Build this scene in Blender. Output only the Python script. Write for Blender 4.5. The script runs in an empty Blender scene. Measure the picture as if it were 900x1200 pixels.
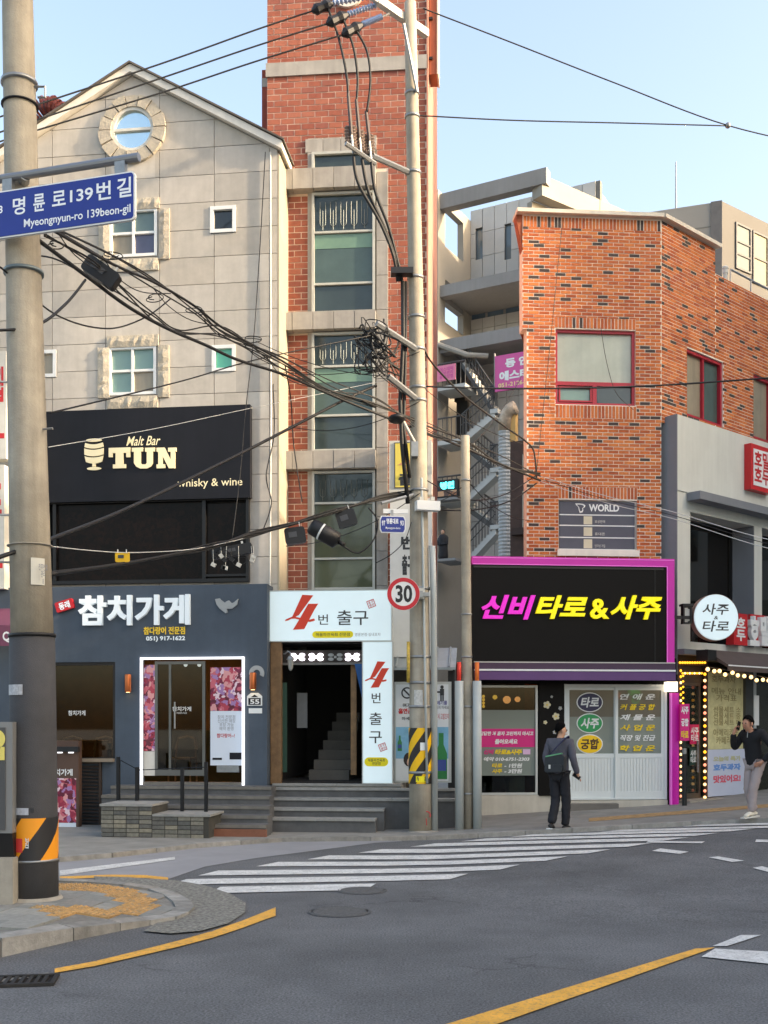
import bpy, bmesh, math, random
from mathutils import Vector, Matrix
rnd = random.Random(7)
S = bpy.context.scene
COL = S.collection
# ------------------------------------------------------------------ camera, sky, sun, exposure
CH, FPX, HX, HY, K = 1.75, 1300.0, 450.0, 850.0, 1.06
cd = bpy.data.cameras.new('camera'); cam = bpy.data.objects.new('camera', cd); COL.objects.link(cam)
cam.location = (0, 0, CH); cam.rotation_euler = (math.pi/2, 0, 0)
cd.sensor_fit = 'HORIZONTAL'; cd.sensor_width = 36; cd.lens = 36*FPX/900
cd.shift_y = (HY-600)/900; cd.clip_start = .05; cd.clip_end = 2000
S.camera = cam
SUN_EL, SUN_AZ = math.radians(20), math.radians(106)      # azimuth from +Y towards +X
w = bpy.data.worlds.new('World'); S.world = w; w.use_nodes = True
wn = w.node_tree.nodes; wl = w.node_tree.links
sky = wn.new('ShaderNodeTexSky'); sky.sky_type = 'NISHITA'; sky.sun_disc = False
sky.sun_elevation = SUN_EL; sky.sun_rotation = SUN_AZ; sky.air_density = 1.0; sky.dust_density = 4.5; sky.ozone_density = .7
wl.new(sky.outputs[0], wn['Background'].inputs[0]); wn['Background'].inputs[1].default_value = .13
sd = bpy.data.lights.new('sun', 'SUN'); sun = bpy.data.objects.new('sun', sd); COL.objects.link(sun)
sd.energy = 2.0; sd.angle = math.radians(1.5); sd.color = (1, .82, .62)
to_sun = Vector((math.sin(SUN_AZ)*math.cos(SUN_EL), math.cos(SUN_AZ)*math.cos(SUN_EL), math.sin(SUN_EL)))
sun.rotation_euler = to_sun.to_track_quat('Z', 'Y').to_euler(); sun.location = to_sun*60
S.view_settings.view_transform = 'Standard'; S.view_settings.look = 'None'
S.view_settings.exposure = 2.16; S.view_settings.gamma = 1; S.view_settings.use_white_balance = True; S.view_settings.white_balance_temperature = 7150; S.view_settings.use_curve_mapping = False

# ------------------------------------------------------------------ materials
def lin(c):
    return tuple(((x/255)/12.92 if x/255 <= .04045 else ((x/255+.055)/1.055)**2.4) for x in c)
MT = {}
def mat(name, rgb, rough=.7, metal=0, var=.10, scale=3, bump=.0, bscale=60, emit=0, ecol=None, streak=0, spec=.5, ramp=None):
    if name in MT: return MT[name]
    m = bpy.data.materials.new(name); m.use_nodes = True; MT[name] = m
    nt = m.node_tree; N = nt.nodes; L = nt.links; b = N['Principled BSDF']
    b.inputs['Roughness'].default_value = rough; b.inputs['Metallic'].default_value = metal
    b.inputs['Specular IOR Level'].default_value = spec
    c = lin(rgb)
    tc = N.new('ShaderNodeTexCoord'); oi = N.new('ShaderNodeObjectInfo')
    add = N.new('ShaderNodeVectorMath'); add.operation = 'ADD'
    mul = N.new('ShaderNodeMath'); mul.operation = 'MULTIPLY'; mul.inputs[1].default_value = 37.0
    L.new(oi.outputs['Random'], mul.inputs[0]); L.new(tc.outputs['Object'], add.inputs[0]); L.new(mul.outputs[0], add.inputs[1])
    col = None
    if ramp:      # one colour per piece: [(pos, rgb), ...]
        geo = N.new('ShaderNodeNewGeometry'); a2 = N.new('ShaderNodeMath'); a2.operation = 'ADD'
        fr = N.new('ShaderNodeMath'); fr.operation = 'FRACT'
        L.new(oi.outputs['Random'], a2.inputs[0]); L.new(geo.outputs['Random Per Island'], a2.inputs[1]); L.new(a2.outputs[0], fr.inputs[0])
        cr = N.new('ShaderNodeValToRGB'); cr.color_ramp.interpolation = 'CONSTANT'
        e = cr.color_ramp.elements
        while len(e) < len(ramp): e.new(.5)
        for i, (p, rc) in enumerate(ramp): e[i].position = p; e[i].color = (*lin(rc), 1)
        L.new(fr.outputs[0], cr.inputs[0]); col = cr.outputs[0]
    if var > 0:
        no = N.new('ShaderNodeTexNoise'); no.inputs['Scale'].default_value = scale; no.inputs['Detail'].default_value = 5
        no.inputs['Roughness'].default_value = .65
        L.new(add.outputs[0], no.inputs['Vector'])
        mr = N.new('ShaderNodeMapRange'); mr.inputs[1].default_value = .33; mr.inputs[2].default_value = .67
        mr.inputs[3].default_value = 1-var; mr.inputs[4].default_value = 1+var
        L.new(no.outputs[0], mr.inputs[0])
        val = mr.outputs[0]
        if streak:
            mp = N.new('ShaderNodeMapping'); mp.inputs['Scale'].default_value = (5, 5, .35)
            L.new(add.outputs[0], mp.inputs[0])
            n2 = N.new('ShaderNodeTexNoise'); n2.inputs['Scale'].default_value = 1.6; n2.inputs['Detail'].default_value = 6
            L.new(mp.outputs[0], n2.inputs['Vector'])
            m2 = N.new('ShaderNodeMapRange'); m2.inputs[1].default_value = .35; m2.inputs[2].default_value = .7
            m2.inputs[3].default_value = 1; m2.inputs[4].default_value = 1-streak
            L.new(n2.outputs[0], m2.inputs[0])
            mm = N.new('ShaderNodeMath'); mm.operation = 'MULTIPLY'; L.new(val, mm.inputs[0]); L.new(m2.outputs[0], mm.inputs[1]); val = mm.outputs[0]
        mx = N.new('ShaderNodeVectorMath'); mx.operation = 'SCALE'
        if col is None: mx.inputs[0].default_value = c
        else: L.new(col, mx.inputs[0])
        L.new(val, mx.inputs['Scale']); col = mx.outputs[0]
    if col is None: b.inputs['Base Color'].default_value = (*c, 1)
    else: L.new(col, b.inputs['Base Color'])
    if bump:
        nb = N.new('ShaderNodeTexNoise'); nb.inputs['Scale'].default_value = bscale; nb.inputs['Detail'].default_value = 4
        L.new(add.outputs[0], nb.inputs['Vector'])
        bp = N.new('ShaderNodeBump'); bp.inputs['Strength'].default_value = bump; bp.inputs['Distance'].default_value = .02
        L.new(nb.outputs[0], bp.inputs['Height']); L.new(bp.outputs[0], b.inputs['Normal'])
    if emit:
        b.inputs['Emission Color'].default_value = (*lin(ecol or rgb), 1); b.inputs['Emission Strength'].default_value = emit
    return m
def glass(name, tint=(225, 235, 232), refl=1.0, rough=.02, body=0.0, bodycol=(120, 140, 135)):
    """window pane: see-through, with a Fresnel mirror on top; body = share of frosted film"""
    if name in MT: return MT[name]
    m = bpy.data.materials.new(name); m.use_nodes = True; MT[name] = m
    nt = m.node_tree; N = nt.nodes; L = nt.links; N.clear()
    out = N.new('ShaderNodeOutputMaterial'); tr = N.new('ShaderNodeBsdfTransparent'); tr.inputs[0].default_value = (*lin(tint), 1)
    gl = N.new('ShaderNodeBsdfGlossy'); gl.inputs['Roughness'].default_value = rough
    fr = N.new('ShaderNodeFresnel'); fr.inputs[0].default_value = 1.5
    mx = N.new('ShaderNodeMixShader'); src = tr.outputs[0]
    if body:
        df = N.new('ShaderNodeBsdfDiffuse'); df.inputs[0].default_value = (*lin(bodycol), 1)
        m0 = N.new('ShaderNodeMixShader'); m0.inputs[0].default_value = body
        L.new(tr.outputs[0], m0.inputs[1]); L.new(df.outputs[0], m0.inputs[2]); src = m0.outputs[0]
    mu = N.new('ShaderNodeMath'); mu.operation = 'MULTIPLY'; mu.inputs[1].default_value = refl; mu.use_clamp = True
    L.new(fr.outputs[0], mu.inputs[0]); L.new(mu.outputs[0], mx.inputs[0]); L.new(src, mx.inputs[1]); L.new(gl.outputs[0], mx.inputs[2])
    L.new(mx.outputs[0], out.inputs[0])
    return m
def printed(name, cols, scale=9, rough=.4, base='voronoi'):
    """printed picture: patches of flat colour"""
    if name in MT: return MT[name]
    m = bpy.data.materials.new(name); m.use_nodes = True; MT[name] = m
    N = m.node_tree.nodes; L = m.node_tree.links; b = N['Principled BSDF']; b.inputs['Roughness'].default_value = rough
    tc = N.new('ShaderNodeTexCoord'); n0 = N.new('ShaderNodeTexNoise'); n0.inputs['Scale'].default_value = scale*.6
    L.new(tc.outputs['Object'], n0.inputs['Vector'])
    ad = N.new('ShaderNodeVectorMath'); ad.operation = 'MULTIPLY_ADD'; ad.inputs[1].default_value = (.25,)*3
    L.new(n0.outputs['Color'], ad.inputs[0]); L.new(tc.outputs['Object'], ad.inputs[2])
    v = N.new('ShaderNodeTexVoronoi'); v.inputs['Scale'].default_value = scale; L.new(ad.outputs[0], v.inputs['Vector'])
    sp = N.new('ShaderNodeSeparateColor'); L.new(v.outputs['Color'], sp.inputs[0])
    cr = N.new('ShaderNodeValToRGB'); cr.color_ramp.interpolation = 'CONSTANT'; e = cr.color_ramp.elements
    while len(e) < len(cols): e.new(.5)
    for i, c in enumerate(cols): e[i].position = i/len(cols); e[i].color = (*lin(c), 1)
    L.new(sp.outputs[0], cr.inputs[0]); L.new(cr.outputs[0], b.inputs['Base Color'])
    return m

# ------------------------------------------------------------------ mesh helpers
TM = {}
class MB:
    def __init__(s): s.v = []; s.f = []
    def box(s, x0, x1, y0, y1, z0, z1):
        b = len(s.v)
        s.v += [(x0,y0,z0),(x1,y0,z0),(x1,y1,z0),(x0,y1,z0),(x0,y0,z1),(x1,y0,z1),(x1,y1,z1),(x0,y1,z1)]
        s.f += [(b,b+3,b+2,b+1),(b+4,b+5,b+6,b+7),(b,b+1,b+5,b+4),(b+1,b+2,b+6,b+5),(b+2,b+3,b+7,b+6),(b+3,b,b+4,b+7)]
        return s
    def prism(s, poly, y0, y1):           # polygon in (x, z), counter-clockwise, extruded along y
        n = len(poly); b = len(s.v)
        s.v += [(x, y0, z) for x, z in poly] + [(x, y1, z) for x, z in poly]
        s.f.append(tuple(b+i for i in range(n))); s.f.append(tuple(b+n+i for i in range(n-1, -1, -1)))
        for i in range(n):
            j = (i+1) % n; s.f.append((b+j, b+i, b+n+i, b+n+j))
        return s
    def zprism(s, poly, z0, z1):          # polygon in (x, y), extruded along z
        n = len(poly); b = len(s.v)
        s.v += [(x, y, z0) for x, y in poly] + [(x, y, z1) for x, y in poly]
        s.f.append(tuple(b+i for i in range(n-1, -1, -1))); s.f.append(tuple(b+n+i for i in range(n)))
        for i in range(n):
            j = (i+1) % n; s.f.append((b+i, b+j, b+n+j, b+n+i))
        return s
    def hexa(s, p):                       # eight corner points, box order
        b = len(s.v); s.v += [tuple(q) for q in p]
        s.f += [(b,b+3,b+2,b+1),(b+4,b+5,b+6,b+7),(b,b+1,b+5,b+4),(b+1,b+2,b+6,b+5),(b+2,b+3,b+7,b+6),(b+3,b,b+4,b+7)]
        return s
    def tube(s, pts, r, n=6, caps=True, flat=1.0):
        pts = [Vector(p) for p in pts]; m = len(pts); b = len(s.v)
        rs = r if isinstance(r, (list, tuple)) else [r]*m
        up = Vector((0, 0, 1)); prev = None
        for i, p in enumerate(pts):
            t = (pts[min(i+1, m-1)]-pts[max(i-1, 0)])
            if t.length < 1e-9: t = Vector((0, 0, 1))
            t.normalize()
            if prev is None: a = t.cross(up if abs(t.z) < .95 else Vector((1, 0, 0))).normalized()
            else: a = (prev-t*prev.dot(t)).normalized()
            prev = a; c = t.cross(a)
            for k in range(n):
                q = 2*math.pi*k/n; s.v.append(tuple(p+a*(math.cos(q)*rs[i])+c*(math.sin(q)*rs[i]*flat)))
        for i in range(m-1):
            for k in range(n):
                k2 = (k+1) % n; s.f.append((b+i*n+k, b+i*n+k2, b+(i+1)*n+k2, b+(i+1)*n+k))
        if caps:
            s.f.append(tuple(b+k for k in range(n-1, -1, -1))); s.f.append(tuple(b+(m-1)*n+k for k in range(n)))
        return s
    def lathe(s, prof, c=(0, 0, 0), n=16, axis='z', caps=True):
        b = len(s.v); m = len(prof)
        for r, h in prof:
            for k in range(n):
                q = 2*math.pi*k/n; x, y = r*math.cos(q), r*math.sin(q)
                if axis == 'z': s.v.append((c[0]+x, c[1]+y, c[2]+h))
                elif axis == 'y': s.v.append((c[0]+x, c[1]+h, c[2]-y))
                else: s.v.append((c[0]+h, c[1]+x, c[2]+y))
        for i in range(m-1):
            for k in range(n):
                k2 = (k+1) % n; s.f.append((b+i*n+k, b+i*n+k2, b+(i+1)*n+k2, b+(i+1)*n+k))
        if caps:
            s.f.append(tuple(b+k for k in range(n-1, -1, -1))); s.f.append(tuple(b+(m-1)*n+k for k in range(n)))
        return s
    def ball(s, c, r, n=10, m=7):
        if not isinstance(r, (list, tuple)): r = (r, r, r)
        pr = [(max(1e-4, math.sin(math.pi*i/m)), -math.cos(math.pi*i/m)) for i in range(m+1)]
        b = len(s.v); s.lathe(pr, (0, 0, 0), n, caps=False)
        for i in range(b, len(s.v)):
            x, y, z = s.v[i]; s.v[i] = (c[0]+x*r[0], c[1]+y*r[1], c[2]+z*r[2])
        return s
    def xf(s, M): s.v = [tuple(M @ Vector(q)) for q in s.v]; return s
    def mesh(s, name, m, smooth=False):
        me = bpy.data.meshes.new(name); me.from_pydata(s.v, [], s.f)
        if m: me.materials.append(m)
        if smooth:
            for p in me.polygons: p.use_smooth = True
        me.update(); return me
    def build(s, name, m, parent=None, frame=None, smooth=False):
        """verts are in frame coordinates (or world); stored in the parent's local space"""
        M = frame.M if frame else Matrix()
        if parent is not None: M = TM[parent.name].inverted() @ M
        if frame or parent is not None: s.xf(M)
        return link(name, s.mesh(name, m, smooth), parent)
def link(name, me, parent=None, M=None):
    o = bpy.data.objects.new(name, me); COL.objects.link(o)
    if parent is not None:
        o.parent = parent; TM[o.name] = TM[parent.name]
    else: TM[o.name] = Matrix()
    if M is not None: o.matrix_local = M
    return o
def tag(o, label, cat, group=None):
    o['label'] = label; o['category'] = cat
    if group: o['group'] = group
    return o
def struct(o): o['kind'] = 'structure'; return o
def stuff(o): o['kind'] = 'stuff'; return o
def thing(name, label, cat, loc=(0, 0, 0), rz=0, group=None):
    o = bpy.data.objects.new(name, None); COL.objects.link(o); o.empty_display_size = .2
    o.location = loc; o.rotation_euler = (0, 0, rz)
    TM[o.name] = Matrix.Translation(Vector(loc)) @ Matrix.Rotation(rz, 4, 'Z')
    return tag(o, label, cat, group)
def fthing(name, label, cat, F, u, z, v=0, group=None): return thing(name, label, cat, F.P(u, v, z), F.ang, group)

def ray(px, py): return Vector(((px-HX)/FPX, 1, (HY-py)/FPX))
def at(px, py, Y): return Vector((0, 0, CH))+ray(px, py)*Y
class Fr:
    """upright wall plane through two image columns at given distances; local axes u (right), v (away), z (up)"""
    def __init__(s, pl, dl, pr, dr):
        a = at(pl, HY, dl); b = at(pr, HY, dr); s.O = Vector((a.x, a.y, 0)); d = b-a; d.z = 0
        s.len = d.length; s.u = d.normalized(); s.ang = math.atan2(d.y, d.x); s.w = Vector((-s.u.y, s.u.x, 0))
        s.M = Matrix.Translation(s.O) @ Matrix.Rotation(s.ang, 4, 'Z')
    def P(s, u, v, z): return s.O+s.u*u+s.w*v+Vector((0, 0, z))
    def uz(s, px, py, v=0):
        r = ray(px, py); o = s.O+s.w*v; n = s.w
        t = (o.x*n.x+o.y*n.y)/(r.x*n.x+r.y*n.y)
        p = Vector((0, 0, CH))+r*t
        return ((p-s.O).dot(s.u), p.z)
    def d(s, px, v=0):
        r = ray(px, HY); o = s.O+s.w*v; return (o.x*s.w.x+o.y*s.w.y)/(r.x*s.w.x+r.y*s.w.y)
    def rect(s, x0, y0, x1, y1, v=0):     # image box -> u0,u1,z0,z1 on the plane v
        cx, cy = (x0+x1)/2, (y0+y1)/2
        return s.uz(x0, cy, v)[0], s.uz(x1, cy, v)[0], s.uz(cx, y1, v)[1], s.uz(cx, y0, v)[1]
def fbox(F, x0, y0, x1, y1, v0, v1, mb=None):
    u0, u1, z0, z1 = F.rect(x0, y0, x1, y1, v0)
    return (mb or MB()).box(u0, u1, v0, v1, z0, z1)
def rim(u0, u1, z0, z1, v0, v1, t, mb=None, tb=None):
    mb = mb or MB(); tb = t if tb is None else tb
    mb.box(u0, u0+t, v0, v1, z0, z1); mb.box(u1-t, u1, v0, v1, z0, z1)
    mb.box(u0+t, u1-t, v0+.001, v1-.001, z1-t, z1-.001)
    if tb: mb.box(u0+t, u1-t, v0+.001, v1-.001, z0+.001, z0+tb)
    return mb
def holed(u0, u1, z0, z1, v0, v1, holes, mb=None):
    """wall slab with rectangular openings"""
    mb = mb or MB(); us = sorted({u0, u1, *[min(max(h[i], u0), u1) for h in holes for i in (0, 1)]})
    zs = sorted({z0, z1, *[min(max(h[i], z0), z1) for h in holes for i in (2, 3)]})
    for a, b in zip(us, us[1:]):
        run = None
        for c, d in zip(zs, zs[1:]):
            m = ((a+b)/2, (c+d)/2)
            if any(h[0] < m[0] < h[1] and h[2] < m[1] < h[3] for h in holes):
                if run: mb.box(a, b, v0, v1, *run); run = None
            else: run = (run[0], d) if run else (c, d)
        if run: mb.box(a, b, v0, v1, *run)
    return mb
TXT = {}
def text_mesh(body, bold=0, shear=0, space=1.0):
    key = (body, bold, space)
    if key not in TXT:
        c = bpy.data.curves.new('lettering', 'FONT'); c.body = body; c.size = 1; c.offset = bold; c.resolution_u = 3
        c.space_character = space; c.align_x = 'CENTER'; c.space_line = .95
        o = bpy.data.objects.new('lettering', c); me = bpy.data.meshes.new_from_object(o)
        TXT[key] = ([v.co.copy() for v in me.vertices], [tuple(p.vertices) for p in me.polygons])
        bpy.data.objects.remove(o); bpy.data.curves.remove(c); bpy.data.meshes.remove(me)
    V, Fc = TXT[key]
    return [Vector((v.x+shear*v.y, v.y, 0)) for v in V], Fc
def text(body, F, u0, u1, z0, z1, v, m, parent, bold=0, shear=0, depth=.004, space=1.0, keep=False, rot=0, name='lettering'):
    V, Fc = text_mesh(body, bold, shear, space)
    if not V: return None
    x0 = min(v.x for v in V); x1 = max(v.x for v in V); y0 = min(v.y for v in V); y1 = max(v.y for v in V)
    sx, sy = (u1-u0)/(x1-x0), (z1-z0)/(y1-y0)
    if keep: sx = sy = min(sx, sy)
    cx, cy = (u0+u1)/2, (z0+z1)/2; ca, sa = math.cos(rot), math.sin(rot)
    mb = MB(); P = []
    for q in V:
        x = (q.x-(x0+x1)/2)*sx; y = (q.y-(y0+y1)/2)*sy; P.append((cx+x*ca-y*sa, cy+x*sa+y*ca))
    n = len(P)
    if depth <= .005:
        mb.v = [(x, v, z) for x, z in P]; mb.f = list(Fc)
    else:
        mb.v = [(x, v-depth, z) for x, z in P]+[(x, v, z) for x, z in P]; mb.f = list(Fc)
        cnt = {}
        for f in Fc:
            for a, b in zip(f, f[1:]+f[:1]): cnt[(a, b)] = 1
        for (a, b) in cnt:
            if (b, a) not in cnt: mb.f.append((b, a, a+n, b+n))
    return mb.build(name, m, parent, F)
def ptext(body, F, x0, y0, x1, y1, v, m, parent, **k):
    u0, u1, z0, z1 = F.rect(x0, y0, x1, y1, v); return text(body, F, u0, u1, z0, z1, v, m, parent, **k)
def disc(F, u, z, ru, rz, v0, v1, n=28, mb=None):
    return (mb or MB()).prism([(u+ru*math.cos(2*math.pi*k/n), z+rz*math.sin(2*math.pi*k/n)) for k in range(n)], v0, v1)
def ring(u, z, r0, r1, v0, v1, a0=0, a1=2*math.pi, n=32, mb=None):
    mb = mb or MB()
    for k in range(n):
        p, q = a0+(a1-a0)*k/n, a0+(a1-a0)*(k+1)/n
        mb.prism([(u+r0*math.cos(p), z+r0*math.sin(p)), (u+r1*math.cos(p), z+r1*math.sin(p)), (u+r1*math.cos(q), z+r1*math.sin(q)), (u+r0*math.cos(q), z+r0*math.sin(q))], v0, v1)
    return mb

# ------------------------------------------------------------------ palette
M_conc = mat('concrete', (158, 152, 140), .85, var=.12, scale=6, bump=.15, streak=.15)
M_concd = mat('concrete_dark', (120, 116, 108), .85, var=.14, scale=5, bump=.2, streak=.2)
M_black = mat('black_plastic', (22, 22, 24), .5, var=.08)
M_rubber = mat('black_rubber', (18, 18, 19), .6, var=.05)
M_steel = mat('galvanised_steel', (150, 152, 152), .45, .7, var=.1, scale=12)
M_white = mat('white_paint', (228, 230, 228), .5, var=.04)
M_offw = mat('white_aged_paint', (205, 203, 194), .6, var=.08, streak=.1)
M_alu = mat('aluminium_frame', (190, 194, 192), .4, .3, var=.05)
M_wood = mat('brown_timber', (128, 98, 66), .7, var=.22, scale=9, bump=.2, streak=.25)
M_dark = mat('interior_dark', (30, 27, 24), .9, var=.1)
M_wirewhite = mat('white_wire', (200, 200, 196), .6, var=0)
# ------------------------------------------------------------------ ground, road, pavements
def sstep(a, b, x):
    t = min(1, max(0, (x-a)/(b-a))); return t*t*(3-2*t)
def gz(x, y): return .05*min(14, max(0, x-.5))*sstep(9, 17, y)       # the street climbs to the right
def hfar(x, y): return gz(x, y)+.06
def hisl(x, y): return .035+.105*(1-sstep(-3.0, -1.9, x))
def pg(px, py, hf=gz):
    r = ray(px, py); Y = 10.0
    for _ in range(40):
        p = Vector((0, 0, CH))+r*Y; Y = (CH-hf(p.x, p.y))/-r.z*.6+Y*.4
    return Vector((0, 0, CH))+r*Y
def drape(name, pts, hf, m, thick=0, parent=None, step=.8, lift=0):
    bm = bmesh.new(); f = bm.faces.new([bm.verts.new((p[0], p[1], 0)) for p in pts])
    xs = [p[0] for p in pts]; ys = [p[1] for p in pts]
    for ax, (lo, hi) in enumerate(((min(xs), max(xs)), (min(ys), max(ys)))):
        k = math.ceil(lo/step)*step
        while k < hi:
            if -34 < k < 40:
                bmesh.ops.bisect_plane(bm, geom=bm.verts[:]+bm.edges[:]+bm.faces[:], plane_co=(k, 0, 0) if ax == 0 else (0, k, 0), plane_no=(1, 0, 0) if ax == 0 else (0, 1, 0))
            k += step
    bm.normal_update()
    for f in bm.faces:
        if f.normal.z < 0: f.normal_flip()
    if thick:
        r = bmesh.ops.extrude_face_region(bm, geom=bm.faces[:])
        top = {v for v in r['geom'] if isinstance(v, bmesh.types.BMVert)}
    else: top = set(bm.verts)
    for v in bm.verts:
        v.co.z = hf(v.co.x, v.co.y)+lift-(0 if v in top else thick)
    if thick: bmesh.ops.recalc_face_normals(bm, faces=bm.faces[:])
    me = bpy.data.meshes.new(name); bm.to_mesh(me); bm.free(); me.materials.append(m)
    return link(name, me, parent)
def asphalt():
    m = bpy.data.materials.new('asphalt'); m.use_nodes = True; N = m.node_tree.nodes; L = m.node_tree.links; b = N['Principled BSDF']
    b.inputs['Roughness'].default_value = .88; b.inputs['Specular IOR Level'].default_value = .3
    tc = N.new('ShaderNodeTexCoord')
    def noise(s, d=4, sc=None):
        n = N.new('ShaderNodeTexNoise'); n.inputs['Scale'].default_value = s; n.inputs['Detail'].default_value = d; n.inputs['Roughness'].default_value = .7
        src = tc.outputs['Object']
        if sc:
            mp = N.new('ShaderNodeMapping'); mp.inputs['Scale'].default_value = sc; L.new(src, mp.inputs[0]); src = mp.outputs[0]
        L.new(src, n.inputs['Vector']); return n.outputs[0]
    def rng(s, a, b_, c, d):
        r = N.new('ShaderNodeMapRange'); r.inputs[1].default_value = a; r.inputs[2].default_value = b_; r.inputs[3].default_value = c; r.inputs[4].default_value = d
        L.new(s, r.inputs[0]); return r.outputs[0]
    def mul(a, b_):
        q = N.new('ShaderNodeMath'); q.operation = 'MULTIPLY'; L.new(a, q.inputs[0]); L.new(b_, q.inputs[1]); return q.outputs[0]
    v = mul(mul(rng(noise(.5, 5), .3, .7, .80, 1.18), rng(noise(60, 2), .33, .67, .55, 1.5)), rng(noise(2.2, 5), .35, .68, 1.05, .9))
    sp = N.new('ShaderNodeTexVoronoi'); sp.inputs['Scale'].default_value = 55; L.new(tc.outputs['Object'], sp.inputs['Vector'])
    v = mul(v, rng(sp.outputs['Distance'], .0, .12, 1.45, 1.0))
    # hairline cracks and darker worn patches
    wp = N.new('ShaderNodeTexNoise'); wp.inputs['Scale'].default_value = 1.4; wp.inputs['Detail'].default_value = 5; L.new(tc.outputs['Object'], wp.inputs['Vector'])
    wa = N.new('ShaderNodeVectorMath'); wa.operation = 'MULTIPLY_ADD'; wa.inputs[1].default_value = (1.6, 1.6, 0); L.new(wp.outputs['Color'], wa.inputs[0]); L.new(tc.outputs['Object'], wa.inputs[2])
    vc = N.new('ShaderNodeTexVoronoi'); vc.feature = 'DISTANCE_TO_EDGE'; vc.inputs['Scale'].default_value = .42; L.new(wa.outputs[0], vc.inputs['Vector'])
    ck = rng(vc.outputs['Distance'], .0, .012, .62, 1.0); mk_ = rng(noise(.35, 2), .5, .6, 0, 1)
    mi = N.new('ShaderNodeMix'); mi.data_type = 'FLOAT'; L.new(mk_, mi.inputs[0]); mi.inputs[2].default_value = 1.0; L.new(ck, mi.inputs[3])
    v = mul(mul(v, mi.outputs[0]), rng(noise(.22, 3), .42, .62, 1.12, .86))
    sc = N.new('ShaderNodeVectorMath'); sc.operation = 'SCALE'; sc.inputs[0].default_value = lin((95, 96, 97)); L.new(v, sc.inputs['Scale'])
    L.new(sc.outputs[0], b.inputs['Base Color'])
    bp = N.new('ShaderNodeBump'); bp.inputs['Strength'].default_value = .35; bp.inputs['Distance'].default_value = .01
    L.new(noise(120, 3), bp.inputs['Height']); L.new(bp.outputs[0], b.inputs['Normal'])
    return m
M_asph = asphalt()
M_side = mat('pale_smooth_asphalt', (140, 140, 142), .85, var=.08, scale=1.5, bump=.1, bscale=90)
M_pave = mat('grey_pavement', (132, 130, 124), .88, var=.16, scale=2.5, bump=.25, bscale=50)
M_apron = mat('rough_concrete_apron', (122, 120, 112), .95, var=.55, scale=26, bump=1.0, bscale=40)
M_kerb = mat('kerb_granite', (0, 0, 0), .85, var=.2, scale=9, bump=.3, streak=.2, ramp=[(0, (142, 141, 136)), (.3, (152, 150, 144)), (.55, (134, 132, 126)), (.8, (146, 142, 134))])
def paint(name, rgb):
    m = mat(name, rgb, .65, var=.16, scale=5, bump=.15, bscale=80); N = m.node_tree.nodes; L = m.node_tree.links; b = N['Principled BSDF']
    src = b.inputs['Base Color'].links[0].from_socket
    n = N.new('ShaderNodeTexNoise'); n.inputs['Scale'].default_value = 38; n.inputs['Detail'].default_value = 6; n.inputs['Roughness'].default_value = .75
    tc = N.new('ShaderNodeTexCoord'); L.new(tc.outputs['Object'], n.inputs['Vector'])
    r = N.new('ShaderNodeMapRange'); r.inputs[1].default_value = .50; r.inputs[2].default_value = .64; r.inputs[3].default_value = 0; r.inputs[4].default_value = .6; L.new(n.outputs[0], r.inputs[0])
    mx = N.new('ShaderNodeMix'); mx.data_type = 'RGBA'; L.new(r.outputs[0], mx.inputs['Factor']); L.new(src, mx.inputs['A']); mx.inputs['B'].default_value = (*lin((95, 95, 95)), 1)
    L.new(mx.outputs['Result'], b.inputs['Base Color']); return m
M_wline = paint('road_paint_white', (208, 208, 204)); M_yline = paint('road_paint_yellow', (226, 166, 62))

# one sheet to the horizon, the asphalt draped above it
g = MB(); g.v = [(-400, -400, -.3), (400, -400, -.3), (400, 700, -.3), (-400, 700, -.3)]; g.f = [(0, 1, 2, 3)]
struct(g.build('ground', M_pave))
xs = [-60, -45, -34]+[i*.8 for i in range(-40, 46)]+[40, 55, 70]; ys = [-40, -25, -12]+[i*.8 for i in range(-12, 33)]
rb = MB(); rb.v = [(x, y, gz(x, y)) for y in ys for x in xs]; nx = len(xs)
rb.f = [(j*nx+i, j*nx+i+1, (j+1)*nx+i+1, (j+1)*nx+i) for j in range(len(ys)-1) for i in range(nx-1)]
struct(rb.build('road', M_asph, smooth=True))
# far pavement along the shops
edge = [pg(px, py, hfar) for px, py in ((-60, 1012), (0, 1010), (68, 1005), (130, 1000), (230, 989), (330, 982), (434, 981), (500, 980), (560, 977), (670, 971), (810, 963), (900, 959))]
edge = [(-30, edge[0].y+.4)]+[(p.x, p.y) for p in edge]+[(14, edge[-1].y+1.4), (34, edge[-1].y+7)]
far_poly = edge+[(34, 60), (-30, 60)]
pav = struct(drape('pavement', far_poly, hfar, M_pave, thick=.2, step=.8))
for i in range(2, len(edge)-3):      # low kerb stones along its edge
    (ax, ay), (bx, by) = edge[i], edge[i+1]; n = max(1, round(math.hypot(bx-ax, by-ay)/.9))
    for k in range(n):
        a = Vector((ax+(bx-ax)*k/n, ay+(by-ay)*k/n)); b = Vector((ax+(bx-ax)*(k+1)/n, ay+(by-ay)*(k+1)/n)); d = (b-a).normalized(); nn = Vector((-d.y, d.x)); a = a+d*.006; b = b-d*.006
        q = []
        for lo in (0, 1):
            for p in (a-nn*.03, b-nn*.03, b+nn*.1, a+nn*.1): q.append((p.x, p.y, hfar(p.x, p.y)+(.008 if lo else -.12)))
        MB().hexa(q).build('kerb_stone', M_kerb, pav)
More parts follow.
